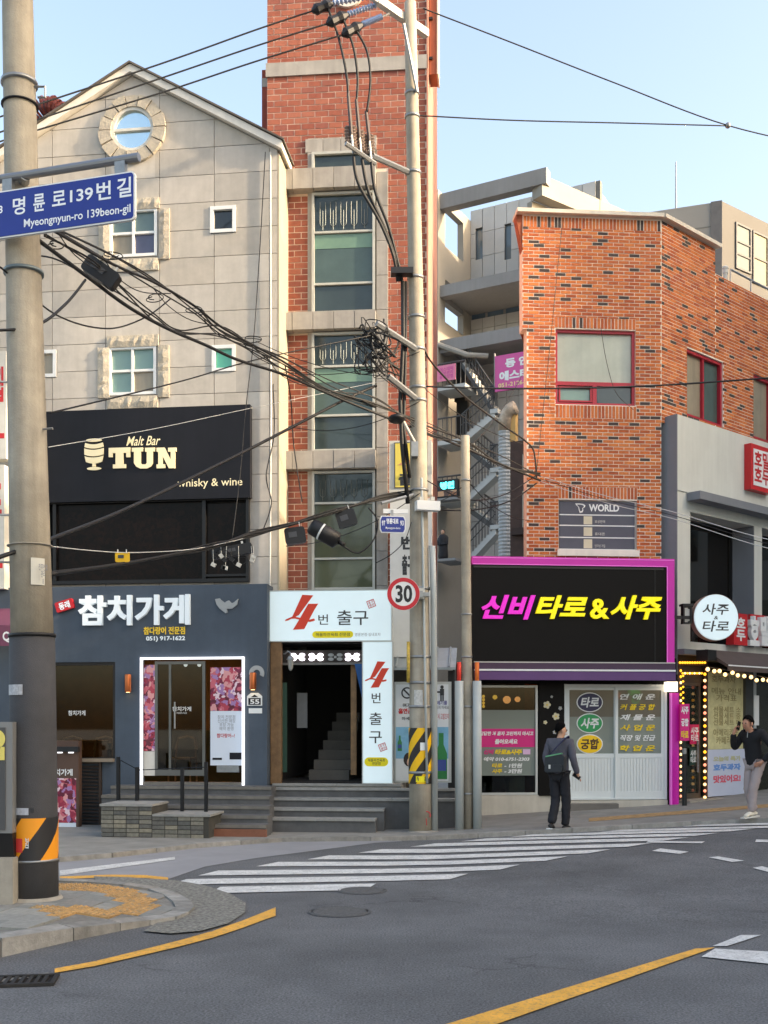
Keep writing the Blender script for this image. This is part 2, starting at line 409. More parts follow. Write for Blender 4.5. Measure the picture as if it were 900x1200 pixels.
# pale side-street surface by the crossing
sidepts = [pg(px, py) for px, py in ((-60, 1033), (60, 1030), (196, 1031), (240, 1016), (300, 1006), (370, 997), (440, 988), (520, 981.5), (434, 982.5), (330, 983.5), (230, 990.5), (130, 1001.5), (68, 1006.5), (-60, 1013.5))]
struct(drape('side_road', [(p.x, p.y) for p in sidepts], gz, M_side, lift=.005))
def mark(pix, m=M_wline, hf=gz, name='road_marking', lift=.010, curve=False):
    return struct(drape(name, [tuple(pg(px, py, hf))[:2] for px, py in pix], hf, m, lift=lift))
def band(line, w0, w1, m):               # tapering painted line along pixels, widths in pixels (vertical)
    n = len(line); ws = [w0+(w1-w0)*i/(n-1) for i in range(n)]
    mark([(x, y+ws[i]/2) for i, (x, y) in enumerate(line)]+[(x, y-ws[i]/2) for i, (x, y) in reversed(list(enumerate(line)))], m)
for (xl, yl, xr, yr, sk) in ((246, 1044, 436, 1040, 12), (197, 1034.5, 540, 1028, 22), (232, 1024, 600, 1017, 24), (300, 1013.5, 655, 1007, 26), (360, 1005.5, 705, 998.5, 26), (420, 998, 752, 991, 28),
                       (480, 991, 795, 984, 30), (540, 985, 832, 978.5, 30), (596, 980, 872, 973.5, 30), (700, 974.5, 930, 969, 30), (800, 968, 960, 965, 24)):
    t = ((yl+yr)/2-850)**2*2.05e-4/2
    mark([(xl, yl+t), (xr-sk*.6, yr+t), (xr+sk*.4, yr-t), (xl+sk, yl-t)], name='crossing_stripe')
band([(70, 1024), (205, 1006.5)], 6, 3, M_wline)
band([(70, 1029.5), (130, 1027.5), (170, 1028), (197, 1031)], 3, 3.5, M_yline)
band([(64, 1139), (110, 1131), (165, 1118), (210, 1107), (250, 1096), (285, 1084), (312, 1073.5), (323, 1069.5)], 5, 10, M_yline)
mark([(480, 1215), (545, 1215), (838, 1111.5), (815, 1113)], M_yline)
mark([(822, 1122.5), (838, 1113), (960, 1120), (960, 1137)])
mark([(835, 1110), (852, 1110), (892, 1097), (868, 1097)])
mark([(764, 998), (797, 1001.5), (807, 999), (774, 995)]); mark([(830, 1005.5), (858, 1011), (872, 1009.5), (842, 1004.5)])
mark([(882, 1018), (905, 1024), (915, 1022), (893, 1016)]); mark([(885, 987.5), (930, 988.5), (930, 985.5), (886, 984.5)])
mark([(757, 988.2), (822, 989), (826, 987), (760, 986.2)])
mark([(690, 963), (905, 946), (905, 942), (690, 959)], mat('faded_tactile_strip', (160, 128, 84), .9, var=.45, scale=9), hfar, 'tactile_strip', .004)
# sunk access covers in the carriageway
for px, py, r, lab in ((424, 1044, .27, 'round iron access cover sunk in asphalt beside the nearest crossing stripe'), (398, 1069, .30, 'worn round access cover in open asphalt, nearer the camera')):
    p = pg(px, py); t = thing('manhole_cover', lab, 'manhole cover', (p.x, p.y, p.z), 0, 'access covers in the road')
    z = p.z
    MB().lathe([(r, .006), (r*.9, .012)], (p.x, p.y, z), 24, caps=False).lathe([(r*.88, .006)], (p.x, p.y, z), 24).build('frame_ring', mat('patched_asphalt', (80, 80, 80), .9, var=.2, scale=20, bump=.3), t)
    MB().lathe([(r*.86, .007), (r*.84, .011)], (p.x, p.y, z), 24).build('lid', mat('cast_iron', (86, 86, 85), .85, .1, var=.3, scale=25, bump=.5), t)

# near corner island with kerb, apron, pavers
out_px = [(-120, 1118), (0, 1100.5), (85, 1088), (140, 1082.5), (175, 1079), (205, 1075), (220, 1069), (226, 1063), (222, 1056), (208, 1048), (185, 1040.5), (150, 1035), (110, 1031.5), (60, 1029.5), (-120, 1029)]
isl = [pg(px, py, hisl) for px, py in out_px]; isl2 = [(p.x, p.y) for p in isl]
island = struct(drape('corner_pavement', isl2, hisl, mat('paver_bed', (120, 118, 112), .95, var=.2, scale=12), thick=.3, step=.4, lift=-.012))
def inset(poly, d):
    n = len(poly); r = []
    for i in range(n):
        a, b, c = Vector(poly[i-1]), Vector(poly[i]), Vector(poly[(i+1) % n])
        e1 = (b-a).normalized(); e2 = (c-b).normalized(); nn = (Vector((-e1.y, e1.x))+Vector((-e2.y, e2.x))); nn = nn.normalized()
        r.append(tuple(b+nn*d/max(.5, nn.dot(Vector((-e1.y, e1.x))))))
    return r
inn = inset(isl2, .16)
def strip_at(poly, s):
    return None
for i in range(0, len(isl2)-2):
    a, b, c, d = isl2[i], isl2[i+1], inn[i+1], inn[i]; n = max(1, round((Vector(b)-Vector(a)).length/.75))
    for k in range(n):
        def L2(p, q, t): return (p[0]+(q[0]-p[0])*t, p[1]+(q[1]-p[1])*t)
        t0, t1 = k/n+.012, (k+1)/n-.012; q = []
        dd = (Vector(b)-Vector(a)).normalized(); no = Vector((dd.y, -dd.x))*.012
        for lo in (0, 1):
            for p in (Vector(L2(a, b, t0))+no, Vector(L2(a, b, t1))+no, Vector(L2(d, c, t1)), Vector(L2(d, c, t0))): q.append((p.x, p.y, hisl(p.x, p.y)+(.008 if lo else -.25)))
        MB().hexa(q).build('kerb_stone', M_kerb, island)
ap = [pg(px, py) for px, py in ((168, 1093), (200, 1096), (235, 1093), (268, 1084), (287, 1071), (288, 1060), (270, 1049), (240, 1039), (205, 1033), (150, 1029.5), (110, 1028.5), (112, 1033), (190, 1042), (215, 1062), (190, 1080))]
struct(drape('concrete_apron', [(p.x, p.y) for p in ap], gz, M_apron, lift=.016, step=.4))
def inside(p, poly):
    c = False; n = len(poly)
    for i in range(n):
        (x1, y1), (x2, y2) = poly[i], poly[i-1]
        if (y1 > p[1]) != (y2 > p[1]) and p[0] < (x2-x1)*(p[1]-y1)/(y2-y1)+x1: c = not c
    return c
M_slab = mat('grey_paver', (0, 0, 0), .88, var=.14, scale=18, bump=.25, bscale=70, ramp=[(0, (138, 138, 132)), (.25, (126, 127, 122)), (.5, (146, 145, 138)), (.75, (132, 130, 124))])
M_tact = mat('tactile_paver', (0, 0, 0), .85, var=.25, scale=14, bump=.2, ramp=[(0, (176, 138, 88)), (.3, (166, 134, 90)), (.6, (182, 144, 92)), (.85, (150, 130, 98))])
tz1 = [tuple(pg(px, py, hisl))[:2] for px, py in ((62, 1034), (110, 1034), (160, 1043), (180, 1055), (176, 1066), (160, 1072), (132, 1069), (140, 1062), (128, 1050), (92, 1044), (60, 1043))]
tz2 = [tuple(pg(px, py, hisl))[:2] for px, py in ((35, 1064), (90, 1062), (165, 1069), (160, 1077), (110, 1078), (60, 1072))]
tile = MB().box(-.146, .146, -.146, .146, -.05, .0).mesh('paver', M_slab)
half = MB().box(-.0735, .0735, -.0735, .0735, -.05, .0).mesh('paver', M_slab)
tm = MB().box(-.0735, .0735, -.0735, .0735, -.05, .0)
for i in range(3):
    for j in range(3): tm.lathe([(.017, 0), (.011, .009)], (-.048+.048*i, -.048+.048*j, 0), 6)
tact = tm.mesh('tactile_paver', M_tact)
ra = math.radians(-9); ca, sa = math.cos(ra), math.sin(ra)
cnt = 0
small = inset(isl2, .30)
for i in range(-12, 12):
    for j in range(-14, 10):
        x, y = -3.2+(i*.3)*ca-(j*.3)*sa, 9.3+(i*.3)*sa+(j*.3)*ca
        if x < -4.9 or not inside((x, y), small): continue
        z = hisl(x, y); e = .1; tx = (hisl(x+e, y)-hisl(x-e, y))/(2*e)
        sub_ = [(x+.075*(a*ca-b*sa), y+.075*(a*sa+b*ca)) for a in (-1, 1) for b in (-1, 1)]; tac = [inside(p_, tz1) or inside(p_, tz2) for p_ in sub_]
        lst = [(x, y, tile, 'paver')] if not any(tac) else [(p_[0], p_[1], tact if t_ else half, 'tactile_paver' if t_ else 'paver') for p_, t_ in zip(sub_, tac)]
        for (px_, py_, me_, nm_) in lst:
            o = link(nm_, me_, island); o.location = (px_, py_, hisl(px_, py_)+.003+rnd.uniform(-.002, .002)); o.rotation_euler = (rnd.uniform(-.006, .006), -math.atan(tx), ra); cnt += 1
# gutter grate at the lower left
p = pg(6, 1152); t = thing('drain_grate', 'dark slotted drain grate beside the near kerb at lower left', 'drain grate', (p.x, p.y, .0), math.radians(9))
for k in range(12): MB().box(-.3+.05*k, -.275+.05*k, -.11, .11, .006, .022).xf(Matrix()).build('bar', mat('grate_iron', (58, 56, 54), .6, .6, var=.2, scale=20), None).parent = t
rim(-.36, .36, -.16, .16, 0, 0, .03)
mbf = MB()
for a in ((-.34, .34, -.15, -.115), (-.34, .34, .115, .15)): mbf.box(*a, .004, .024)
mbf.box(-.34, -.31, -.115, .115, .004, .023); mbf.box(.31, .34, -.115, .115, .004, .023)
mbf.build('frame', MT['grate_iron'], None).parent = t
MB().box(-.31, .31, -.115, .115, .002, .0045).build('pit', M_dark, None).parent = t
mark([(-40, 1155), (-40, 1159), (60, 1143), (56, 1141)], M_kerb, name='gutter_edge')
# ------------------------------------------------------------------ frames of the facades
FL = Fr(0, 18.05*K+.42, 325, 17.5*K+.40); FT = Fr(313, 18.6*K, 500, 18.35*K); FS = Fr(553, 18.9*K, 790, 19.25*K)
FB = Fr(613, 19.3*K, 775, 19.5*K); FBR = Fr(775, 19.5*K, 900, 22.0*K); FG = Fr(782, 19.2*K, 900, 21.4*K)
FK = Fr(508, 50.5, 635, 48.0); FQ = Fr(635, 48.0, 735, 51.5)

def minus(rects, h):
    out = []
    for a, b, c, d in rects:
        if h[0] >= b or h[1] <= a or h[2] >= d or h[3] <= c: out.append((a, b, c, d)); continue
        if h[0] > a: out.append((a, h[0], c, d))
        if h[1] < b: out.append((h[1], b, c, d))
        m0, m1 = max(a, h[0]), min(b, h[1])
        if h[2] > c: out.append((m0, m1, c, h[2]))
        if h[3] < d: out.append((m0, m1, h[3], d))
    return out
def clip(poly, px, pz, nx, nz):          # keep the side where (p-P).n <= 0
    r = []; n = len(poly)
    for i in range(n):
        a, b = poly[i], poly[(i+1) % n]; da = (a[0]-px)*nx+(a[1]-pz)*nz; db = (b[0]-px)*nx+(b[1]-pz)*nz
        if da <= 0: r.append(a)
        if da*db < 0: t = da/(da-db); r.append((a[0]+(b[0]-a[0])*t, a[1]+(b[1]-a[1])*t))
    return r
def window(F, parent, x0, y0, x1, y1, v, fm, gm, fw=.05, bars=(), rows=(), tag_='window', back=.06, proud=.05):
    """frame with panes: bars/rows = fractions of width/height where a mullion runs; panes are sub-parts"""
    u0, u1, z0, z1 = F.rect(x0, y0, x1, y1, v)
    return window_uz(F, parent, u0, u1, z0, z1, v, fm, gm, fw, bars, rows, tag_, back, proud)
def window_uz(F, parent, u0, u1, z0, z1, v, fm, gm, fw=.05, bars=(), rows=(), tag_='window', back=.06, proud=.05):
    mb = rim(u0, u1, z0, z1, v-proud, v+back, fw); us = [u0+fw]; zs = [z0+fw]
    for b in bars:
        c = u0+(u1-u0)*b; mb.box(c-fw*.4, c+fw*.4, v-proud*.8, v+back, z0+fw, z1-fw); us += [c-fw*.4, c+fw*.4]
    for b in rows:
        c = z0+(z1-z0)*b; zs += [c-fw*.4, c+fw*.4]
    us.append(u1-fw); zs.append(z1-fw)
    for i in range(0, len(us), 2):
        for b in rows:
            c = z0+(z1-z0)*b; mb.box(us[i], us[i+1], v-proud*.7, v+back, c-fw*.4, c+fw*.4)
    w_ = mb.build(tag_, fm, parent, F)
    gms = gm if isinstance(gm, (list, tuple)) else [gm]; k = 0
    for j in range(0, len(zs), 2):
        for i in range(0, len(us), 2):
            MB().box(us[i], us[i+1], v+.012, v+.02, zs[j], zs[j+1]).build('pane', gms[k % len(gms)], w_, F); k += 1
    return w_
G_teal = mat('frosted_teal_glass', (118, 148, 142), .12, var=.06, scale=2, spec=.6)
G_teal2 = mat('teal_glass_dim', (92, 112, 112), .08, var=.1, scale=2, spec=.6)
G_dark = mat('dark_glass', (38, 44, 46), .05, var=.2, scale=1.5, spec=.7)
G_purple = mat('dusky_glass', (78, 80, 104), .06, var=.1, spec=.7)
G_blind = mat('blind_behind_glass', (150, 140, 120), .2, var=.08, streak=.2, spec=.6)
G_sky = mat('mirror_glass', (205, 228, 235), .03, .8, var=.03)
G_green = mat('mint_glass', (88, 176, 150), .12, var=.05, spec=.6)

# ------------------------------------------------------------------ beige stone building on the left
M_stone = mat('beige_stone_panel', (0, 0, 0), .8, var=.07, scale=5, bump=.06, bscale=90, streak=.10, ramp=[(0, (184, 178, 168)), (.2, (193, 187, 177)), (.4, (175, 170, 162)), (.6, (188, 182, 173)), (.8, (181, 174, 163))])
M_grout = mat('dark_joint', (152, 141, 124), .9, var=.15)
M_rough = mat('rough_stone', (0, 0, 0), .9, var=.12, scale=14, bump=.5, bscale=26, ramp=[(0, (180, 171, 154)), (.3, (173, 164, 149)), (.6, (184, 175, 158)), (.8, (176, 168, 152))])
M_fascia = mat('cream_fascia', (232, 226, 214), .7, var=.06, streak=.1)
M_roof = mat('roof_sheet', (92, 86, 80), .8, var=.15)
sb = fthing('stone_building', 'beige stone-panelled gable building with round attic window, left of the red brick tower', 'building', FL, 2, 0, 0)
apx = FL.uz(155, 88); eR = FL.uz(322, 173); eL = (2*apx[0]-eR[0], eR[1]); uR = FL.uz(325, 400)[0]; uL = eL[0]
zw = FL.uz(160, 690)[1]-.12
MB().prism([(uL, zw), (uR, zw), (uR, eR[1]), apx, (uL, eL[1])], .06, 9).box(uL, uR, 3.3, 9, -.3, zw-.001).build('wall', M_grout, sb, FL)
MB().box(uR+.002, uR+.034, .0, 9, zw, eR[1]-.1).build('side_wall', mat('cream_render', (176, 166, 146), .8, var=.06, streak=.1), sb, FL)
wins = dict(w1=(129, 246, 185, 302), w2=(128, 406.5, 184, 463.5), s1=(247, 242.5, 277, 273.5), s2=(249, 405, 276.5, 436), s0=(40, 411, 67, 443))
holes = [FL.rect(*r) for r in wins.values()]
bar_r = FL.rect(53, 478, 293, 586); barw = FL.rect(57, 586, 293, 684)
holes += [(bar_r[0]+.02, bar_r[1]-.02, barw[2], bar_r[3]-.02)]
cu, cz = FL.uz(156, 152.5); cr_ = (FL.uz(181, 152)[0]-FL.uz(131, 152)[0])/2
holes_c = (cu-cr_*1.02, cu+cr_*1.02, cz-cr_*1.02, cz+cr_*1.02)
pw = FL.uz(251, 300)[0]-FL.uz(187, 300)[0]; ph = FL.uz(220, 271)[1]-FL.uz(220, 303)[1]; ub = FL.uz(187, 300)[0]; zb = FL.uz(220, 302)[1]
slope = (apx[1]-eR[1])/(eR[0]-apx[0]); nl = math.hypot(slope, 1)
z_low = FL.uz(160, 690)[1]-.1
for i in range(-5, 4):
    for j in range(-14, 9):
        a, b, c, d = ub+i*pw+.005, ub+(i+1)*pw-.005, zb+j*ph+.005, zb+(j+1)*ph-.005
        b = min(b, uR-.002); a = max(a, uL+.002)
        if b-a < .05 or d < z_low: continue
        rs = [(a, b, max(c, z_low), d)]
        for h in holes+[holes_c]: rs = minus(rs, h)
        mb = MB()
        for q in rs:
            if q[1]-q[0] < .004 or q[3]-q[2] < .004: continue
            pl = [(q[0], q[2]), (q[1], q[2]), (q[1], q[3]), (q[0], q[3])]
            pl = clip(pl, apx[0], apx[1]-.02, slope/nl, 1/nl); pl = clip(pl, apx[0], apx[1]-.02, -slope/nl, 1/nl) if len(pl) > 2 else pl
            if len(pl) > 2: mb.prism(pl, rnd.uniform(-.001, .001), .056)
        if mb.v: mb.build('stone_panel', M_stone, sb, FL)
# roof: two slabs with pale fascia
for sgn, nm in ((1, 'roof'), (-1, 'roof')):
    ex = apx[0]+sgn*(eR[0]-apx[0]+.15); ez = apx[1]-slope*(abs(ex-apx[0]))
    pts = [(apx[0], apx[1]+.0), (apx[0], apx[1]+.13), (ex, ez+.13), (ex, ez)]
    if sgn < 0: pts = pts[::-1]
    o = MB().prism(pts[::-1], -.12, 9.2).build('roof', M_fascia, sb, FL)
    pts = [(apx[0], apx[1]+.132), (apx[0], apx[1]+.165), (ex+sgn*.04, ez+.155), (ex+sgn*.04, ez+.125)]
    if sgn < 0: pts = pts[::-1]
    MB().prism(pts[::-1], -.16, 9.25).build('roof_sheet', M_roof, o, FL)
fr1 = [G_teal2, G_purple, G_teal, G_teal]
window(FL, sb, *wins['w1'], .03, M_white, [G_blind, G_purple, G_teal2, G_teal2], .05, (.5,), (.5,))
window(FL, sb, *wins['w2'], .03, M_white, [G_teal, G_blind, G_teal, G_teal], .05, (.5,), (.5,))
window(FL, sb, *wins['s1'], .03, M_white, G_dark, .06); window(FL, sb, *wins['s2'], .03, M_white, G_green, .06); window(FL, sb, *wins['s0'], .03, M_white, G_blind, .06)
# rough stone surrounds, one block per side or stretch
def block(F, r, v0, v1, parent, m=M_rough, name='surround_stone'):
    u0, u1, z0, z1 = F.rect(*r, v0); bm = bmesh.new()
    n, k = max(2, int((u1-u0)/.07)), max(2, int((z1-z0)/.07)); vs = {}
    for i in range(n+1):
        for j in range(k+1):
            ed = i in (0, n) or j in (0, k)
            vs[i, j] = bm.verts.new((u0+(u1-u0)*i/n+(0 if i in (0, n) else rnd.uniform(-.015, .015)), v0+(.012 if ed else rnd.uniform(-.018, .012)), z0+(z1-z0)*j/k+(0 if j in (0, k) else rnd.uniform(-.015, .015))))
    for i in range(n):
        for j in range(k): bm.faces.new((vs[i, j], vs[i+1, j], vs[i+1, j+1], vs[i, j+1]))
    bk = [bm.verts.new(p) for p in ((u0, v1, z0), (u1, v1, z0), (u1, v1, z1), (u0, v1, z1))]
    bm.faces.new([bk[0], bk[1]]+[vs[i, 0] for i in range(n, -1, -1)]); bm.faces.new([bk[1], bk[2]]+[vs[n, j] for j in range(k, -1, -1)])
    bm.faces.new([bk[2], bk[3]]+[vs[i, k] for i in range(0, n+1)]); bm.faces.new([bk[3], bk[0]]+[vs[0, j] for j in range(0, k+1)])
    bmesh.ops.recalc_face_normals(bm, faces=bm.faces[:]); me = bpy.data.meshes.new(name); bm.to_mesh(me); bm.free(); me.materials.append(m)
    me.transform(TM[parent.name].inverted() @ F.M); return link(name, me, parent)
for r in ((126, 232, 186, 245), (115, 252, 128, 304), (186, 244, 198, 303), (127, 303, 185, 317), (125, 392.5, 185, 406), (114, 407, 127.5, 466), (185, 404, 197.5, 465), (125, 464, 184, 478)): block(FL, r, -.045, .0, sb)
ro = (FL.uz(194.5, 152)[0]-FL.uz(117.5, 152)[0])/2
for k in range(14):
    a0 = 2*math.pi*k/14+.02; a1 = 2*math.pi*(k+1)/14-.02
    ring(cu, cz, cr_*1.0, ro*rnd.uniform(.96, 1.03), -.06-rnd.uniform(0, .02), .0, a0, a1, 3).build('ring_stone', M_rough, sb, FL)
rw = ring(cu, cz, cr_*.86, cr_*1.0, -.04, .035, n=36).box(cu-cr_*.88, cu+cr_*.88, -.035, .03, cz-.025, cz+.02).build('window', M_offw, sb, FL)
for sg in (0, 1):
    MB().prism([(cu+cr_*.87*math.cos(math.pi*(sg+k/14)), cz+cr_*.87*math.sin(math.pi*(sg+k/14))) for k in range(15)], .012, .02).build('pane', G_sky, rw, FL)
MB().tube([FL.P(uR-.12, -.05, 3.8), FL.P(uR-.1, -.05, 7), FL.P(uR-.11, -.05, eR[1]-.1)], .018, 6).build('downpipe', M_offw, sb)
# dark bar windows under the bar sign
b0 = barw
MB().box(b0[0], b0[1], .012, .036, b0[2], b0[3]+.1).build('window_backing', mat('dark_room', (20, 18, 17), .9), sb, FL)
bw = rim(b0[0], b0[1], b0[2], b0[3], -.09, .01, .05, tb=.06)
for px in (66, 240.5): u = FL.uz(px, 640)[0]; bw.box(u-.03, u+.03, -.085, .01, b0[2]+.06, b0[3]-.05)
zz = FL.uz(270, 676)[1]; u = FL.uz(240.5, 640)[0]; bw.box(u+.03, b0[1]-.05, -.08, .01, zz, zz+.04)
bw = bw.build('bar_window', mat('black_window_frame', (13, 13, 14), .5, .0, var=.05), sb, FL)
M_barglass = printed('painted_reflection_glass', [(12, 9, 8), (20, 13, 10), (15, 10, 9), (24, 15, 12)], 16, .3)  # reflection of the brick opposite painted on as dark brown patches
M_barglass.node_tree.nodes['Principled BSDF'].inputs['Specular IOR Level'].default_value = .15
for a, b in ((67.5, 238), (243, 289)): fbox(FL, a, 590, b, 681, -.02, -.012).build('pane', M_barglass, bw, FL)

# ------------------------------------------------------------------ bar sign
M_sign_blk = mat('charcoal_sign_sheet', (26, 27, 33), .55, var=.12, scale=2, spec=.25, streak=.15)
M_cream = mat('cream_letters', (240, 226, 184), .5, var=0, emit=.04)
bs = fthing('bar_sign', 'wide charcoal bar sign board with cream barrel logo, on the beige stone building', 'sign', FL, bar_r[0], bar_r[2], -.15)
rr = FL.rect(53, 478, 293, 586, -.15)
MB().box(rr[0], rr[1], -.15, -.008, rr[2], rr[3]).build('board', M_sign_blk, bs, FL)
tun = MB()
def tb_(x0, y0, x1, y1): a = FL.rect(x0, y0, x1, y1, -.152); tun.box(a[0], a[1], -.18, -.152, a[2], a[3])
def tp_(pts): tun.prism([FL.uz(x, y, -.152) for x, y in pts], -.1805, -.1525)
for b_ in ((128, 525, 153, 531), (128, 531, 132.5, 536), (148.5, 531, 153, 536), (136, 531, 145, 544.5), (133, 544.5, 148, 549), (155, 525, 168, 529.5), (170.5, 525, 182, 529.5), (157.5, 529.5, 165.5, 543), (172.5, 529.5, 179.5, 543), (184, 525, 193, 529.5), (186, 529.5, 191.2, 544.5), (184, 544.5, 194, 549), (197.5, 525, 207, 529.5), (200.5, 529.5, 205.5, 549)): tb_(*b_)
tp_([(157.5, 543), (160, 547), (164.5, 549.3), (172.5, 549.3), (177, 547), (179.5, 543), (172.5, 543), (171, 544.6), (167, 544.6), (165.5, 543)])
tp_([(186, 525), (198.3, 549), (205.4, 549), (193.4, 525)])
tun.build('lettering', M_cream, bs, FL)
ptext('Malt Bar', FL, 148, 511, 188, 522, -.152, M_cream, bs, shear=.35, bold=.008)
ptext('whisky & wine', FL, 208, 560.5, 284, 572.5, -.152, M_cream, bs, bold=.006)
u0, u1, z0, z1 = FL.rect(99, 513, 122, 551, -.152); cx = (u0+u1)/2; R = (u1-u0)/2; H = z1-z0
def barrel_band(t0, t1):
    pr = []
    for t in (t0, (t0+t1)/2, t1): pr.append((R*(.82+.2*math.sin(math.pi*t)), z0+H*(.24+.7*t)))
    L_ = [(cx-r, z-.018*0) for r, z in pr]; R_ = [(cx+r, z) for r, z in reversed(pr)]
    return L_[::-1][::-1], R_
lg = MB()
for t0, t1 in ((.02, .28), (.34, .62), (.68, .86)):
    a, b = [], []
    n = 9
    for i in range(n):
        s_ = -1+2*i/(n-1)
        for lst, t in ((a, t0), (b, t1)):
            r = R*(.80+.2*math.sin(math.pi*min(1, max(0, t)))); lst.append((cx+s_*r, z0+H*(.24+.7*t)-.03*(1-s_*s_)))
    lg.prism(a+b[::-1], -.172, -.151)
lg.prism([(cx+R*.8*math.cos(2*math.pi*k/18), z1-.045+.028*math.sin(2*math.pi*k/18)) for k in range(18)], -.172, -.151)
lg.box(cx-.03, cx+.03, -.172, -.151, z0+.06, z0+H*.24)
lg.prism([(cx+R*.72*math.cos(2*math.pi*k/18), z0+.025+.028*math.sin(2*math.pi*k/18)) for k in range(18)], -.172, -.151)
lg.build('barrel_emblem', M_cream, bs, FL)

# ------------------------------------------------------------------ blue-grey tuna shop front
M_blue = mat('blue_grey_plaster', (72, 83, 95), .8, var=.10, scale=2, bump=.08, streak=.08)
v0 = -.45
ts = fthing('shopfront', 'blue-grey plaster tuna restaurant front with white 3D lettering, below the bar', 'shopfront', FL, 2.5, 0, v0)
big = FL.rect(-60, 687, 313, 990, v0); dr = FL.rect(166, 771, 286, 921, v0); wr = FL.rect(59, 776, 135, 891, v0)
wr = (wr[0]-.25, wr[1], wr[2], wr[3])
holed(big[0], big[1], 0.0, big[3], v0, v0+.16, [dr, wr, (wr[0], wr[1]+.0, .0, wr[2]-.02)][:2]).build('wall', M_blue, ts, FL)
MB().box(big[0], big[1], v0+.161, -.01, big[3]-.12, big[3]-.002).build('top_slab', M_blue, ts, FL)
MB().box(big[1]-.1, big[1]-.002, v0+.161, .0, 0, big[3]-.13).build('return_wall', M_blue, ts, FL)
# room behind the openings
room = MB(); ru0, ru1, rv0, rv1, rz0, rz1 = big[0]+.1, big[1]-.2, v0+.17, 3.2, dr[2]-.02, dr[3]+.45
room.box(ru0, ru1, rv1, rv1+.05, rz0, rz1); room.box(ru0, ru0+.05, rv0, rv1, rz0, rz1); room.box(ru1-.05, ru1, .02, rv1, rz0, rz1)
room.box(ru0, ru1, rv0, rv1, rz0-.06, rz0-.002); room.box(ru0, ru1, rv0, rv1, rz1, rz1+.05)
room.build('interior', mat('brown_room', (92, 66, 40), .8, var=.3, scale=1.5), ts, FL)
# cut the stone wall behind: the restaurant's back room stands in front of a dark lining (v 0.. is inside the building)
bar = FL.rect(170, 858, 286, 905, 1.0); MB().box(bar[0]-.6, bar[1], 1.4, 1.8, rz0, rz0+.95).build('counter', mat('olive_counter', (70, 62, 28), .7, var=.2), ts, FL)
M_led = mat('white_led_tube', (255, 255, 255), .5, var=0, emit=.42, ecol=(235, 240, 255))
lf = rim(dr[0]-.012, dr[1]+.012, dr[2]-.02, dr[3]+.012, v0-.05, v0-.004, .036, tb=0).build('led_frame', M_led, ts, FL)
sw = rim(wr[0], wr[1], wr[2], wr[3], v0+.03, v0+.12, .05); MB
sw = sw.build('window', mat('dark_bronze_frame', (44, 40, 38), .45, .4, var=.05), ts, FL)
G_clear = glass('clear_pane', (200, 205, 200), 1.2)
MB().box(wr[0]+.05, wr[1]-.05, v0+.07, v0+.078, wr[2]+.05, wr[3]-.05).build('pane', G_clear, sw, FL)
ptext('참치가게', FL, 80, 832.5, 100, 838.5, v0+.066, M_white, ts, bold=.02)
# glazed door in the lit opening
du0, du1, dz0, dz1 = FL.rect(182, 775, 241, 909, v0+.13)
dd = rim(du0, du1, dz0, dz1, v0+.1, v0+.15, .05, tb=.1); um = FL.uz(199, 840, v0+.1)[0]; dd.box(um-.02, um+.02, v0+.105, v0+.145, dz0+.1, dz1-.05)
dd = dd.build('door', mat('door_steel', (112, 112, 108), .4, .6, var=.08), ts, FL)
MB().box(du0+.05, du1-.05, v0+.12, v0+.128, dz0+.1, dz1-.05).build('pane', G_clear, dd, FL)
MB().tube([FL.P(um+.1, v0+.06, dz0+.8), FL.P(um+.1, v0+.06, dz0+1.25)], .015, 6).build('handle', M_steel, dd)
ptext('참치가게', FL, 202, 828, 224, 833.5, v0+.118, M_white, ts, bold=.02); ptext('MODERN TUNA', FL, 207, 834.5, 219, 836.5, v0+.118, M_white, ts)
MB().box(dr[0]-.0, dr[1], v0-.02, v0+.16, dr[2]-.14, dr[2]+.06).build('threshold', M_concd, ts, FL)
M_meat = printed('meat_print', [(120, 28, 62), (198, 96, 110), (160, 120, 168), (214, 150, 150), (96, 24, 46), (224, 196, 204), (176, 60, 78), (150, 40, 66)], 13)
fbox(FL, 168, 779, 181.5, 880, v0+.10, v0+.115).build('side_poster', M_meat, ts, FL); fbox(FL, 168, 880.5, 181.5, 909, v0+.10, v0+.115).build('poster_footer', M_offw, ts, FL)
for x, y in ((217.5, 779), (233.5, 779)):
    u, z = FL.uz(x, y, v0+.4); MB().ball((u, v0+.4, z), .035).build('ceiling_lamp', M_led, ts, FL, True)
for a_ in (.5, 1.9, 3.6): MB().box(ru0+a_, ru0+a_+.9, 1.1, 1.35, rz1-.04, rz1-.002).build('ceiling_light', mat('room_strip_light', (255, 206, 140), .5, var=0, emit=5), ts, FL)
# lettering on the wall
M_let = mat('white_channel_letters', (226, 236, 242), .4, var=0, emit=.04)
ptext('참치가게', FL, 93, 697.5, 223.5, 733, v0-.002, M_let, ts, bold=.034, depth=.07)
ptext('참다랑어 전문점', FL, 168.5, 734.5, 217, 743.5, v0-.002, mat('yellow_letters', (238, 200, 60), .5, var=0, emit=.03), ts, bold=.02, depth=.015)
ptext('051) 917-1622', FL, 171.5, 745.5, 217, 752, v0-.002, M_let, ts, bold=.02, depth=.015)
u, z = FL.uz(77, 710, v0); rt = MB().prism([(u+math.cos(.28)*a-math.sin(.28)*b, z+math.sin(.28)*a+math.cos(.28)*b) for a, b in ((-.15, -.085), (.15, -.085), (.16, -.06), (.16, .07), (.14, .09), (-.14, .09), (-.16, .07), (-.16, -.06))], v0-.06, v0-.002).build('red_tag', mat('red_acrylic', (190, 26, 36), .4, var=.03), ts, FL)
text('동래', FL, u-.1, u+.1, z-.06, z+.065, v0-.062, M_let, ts, bold=.03, rot=.28)
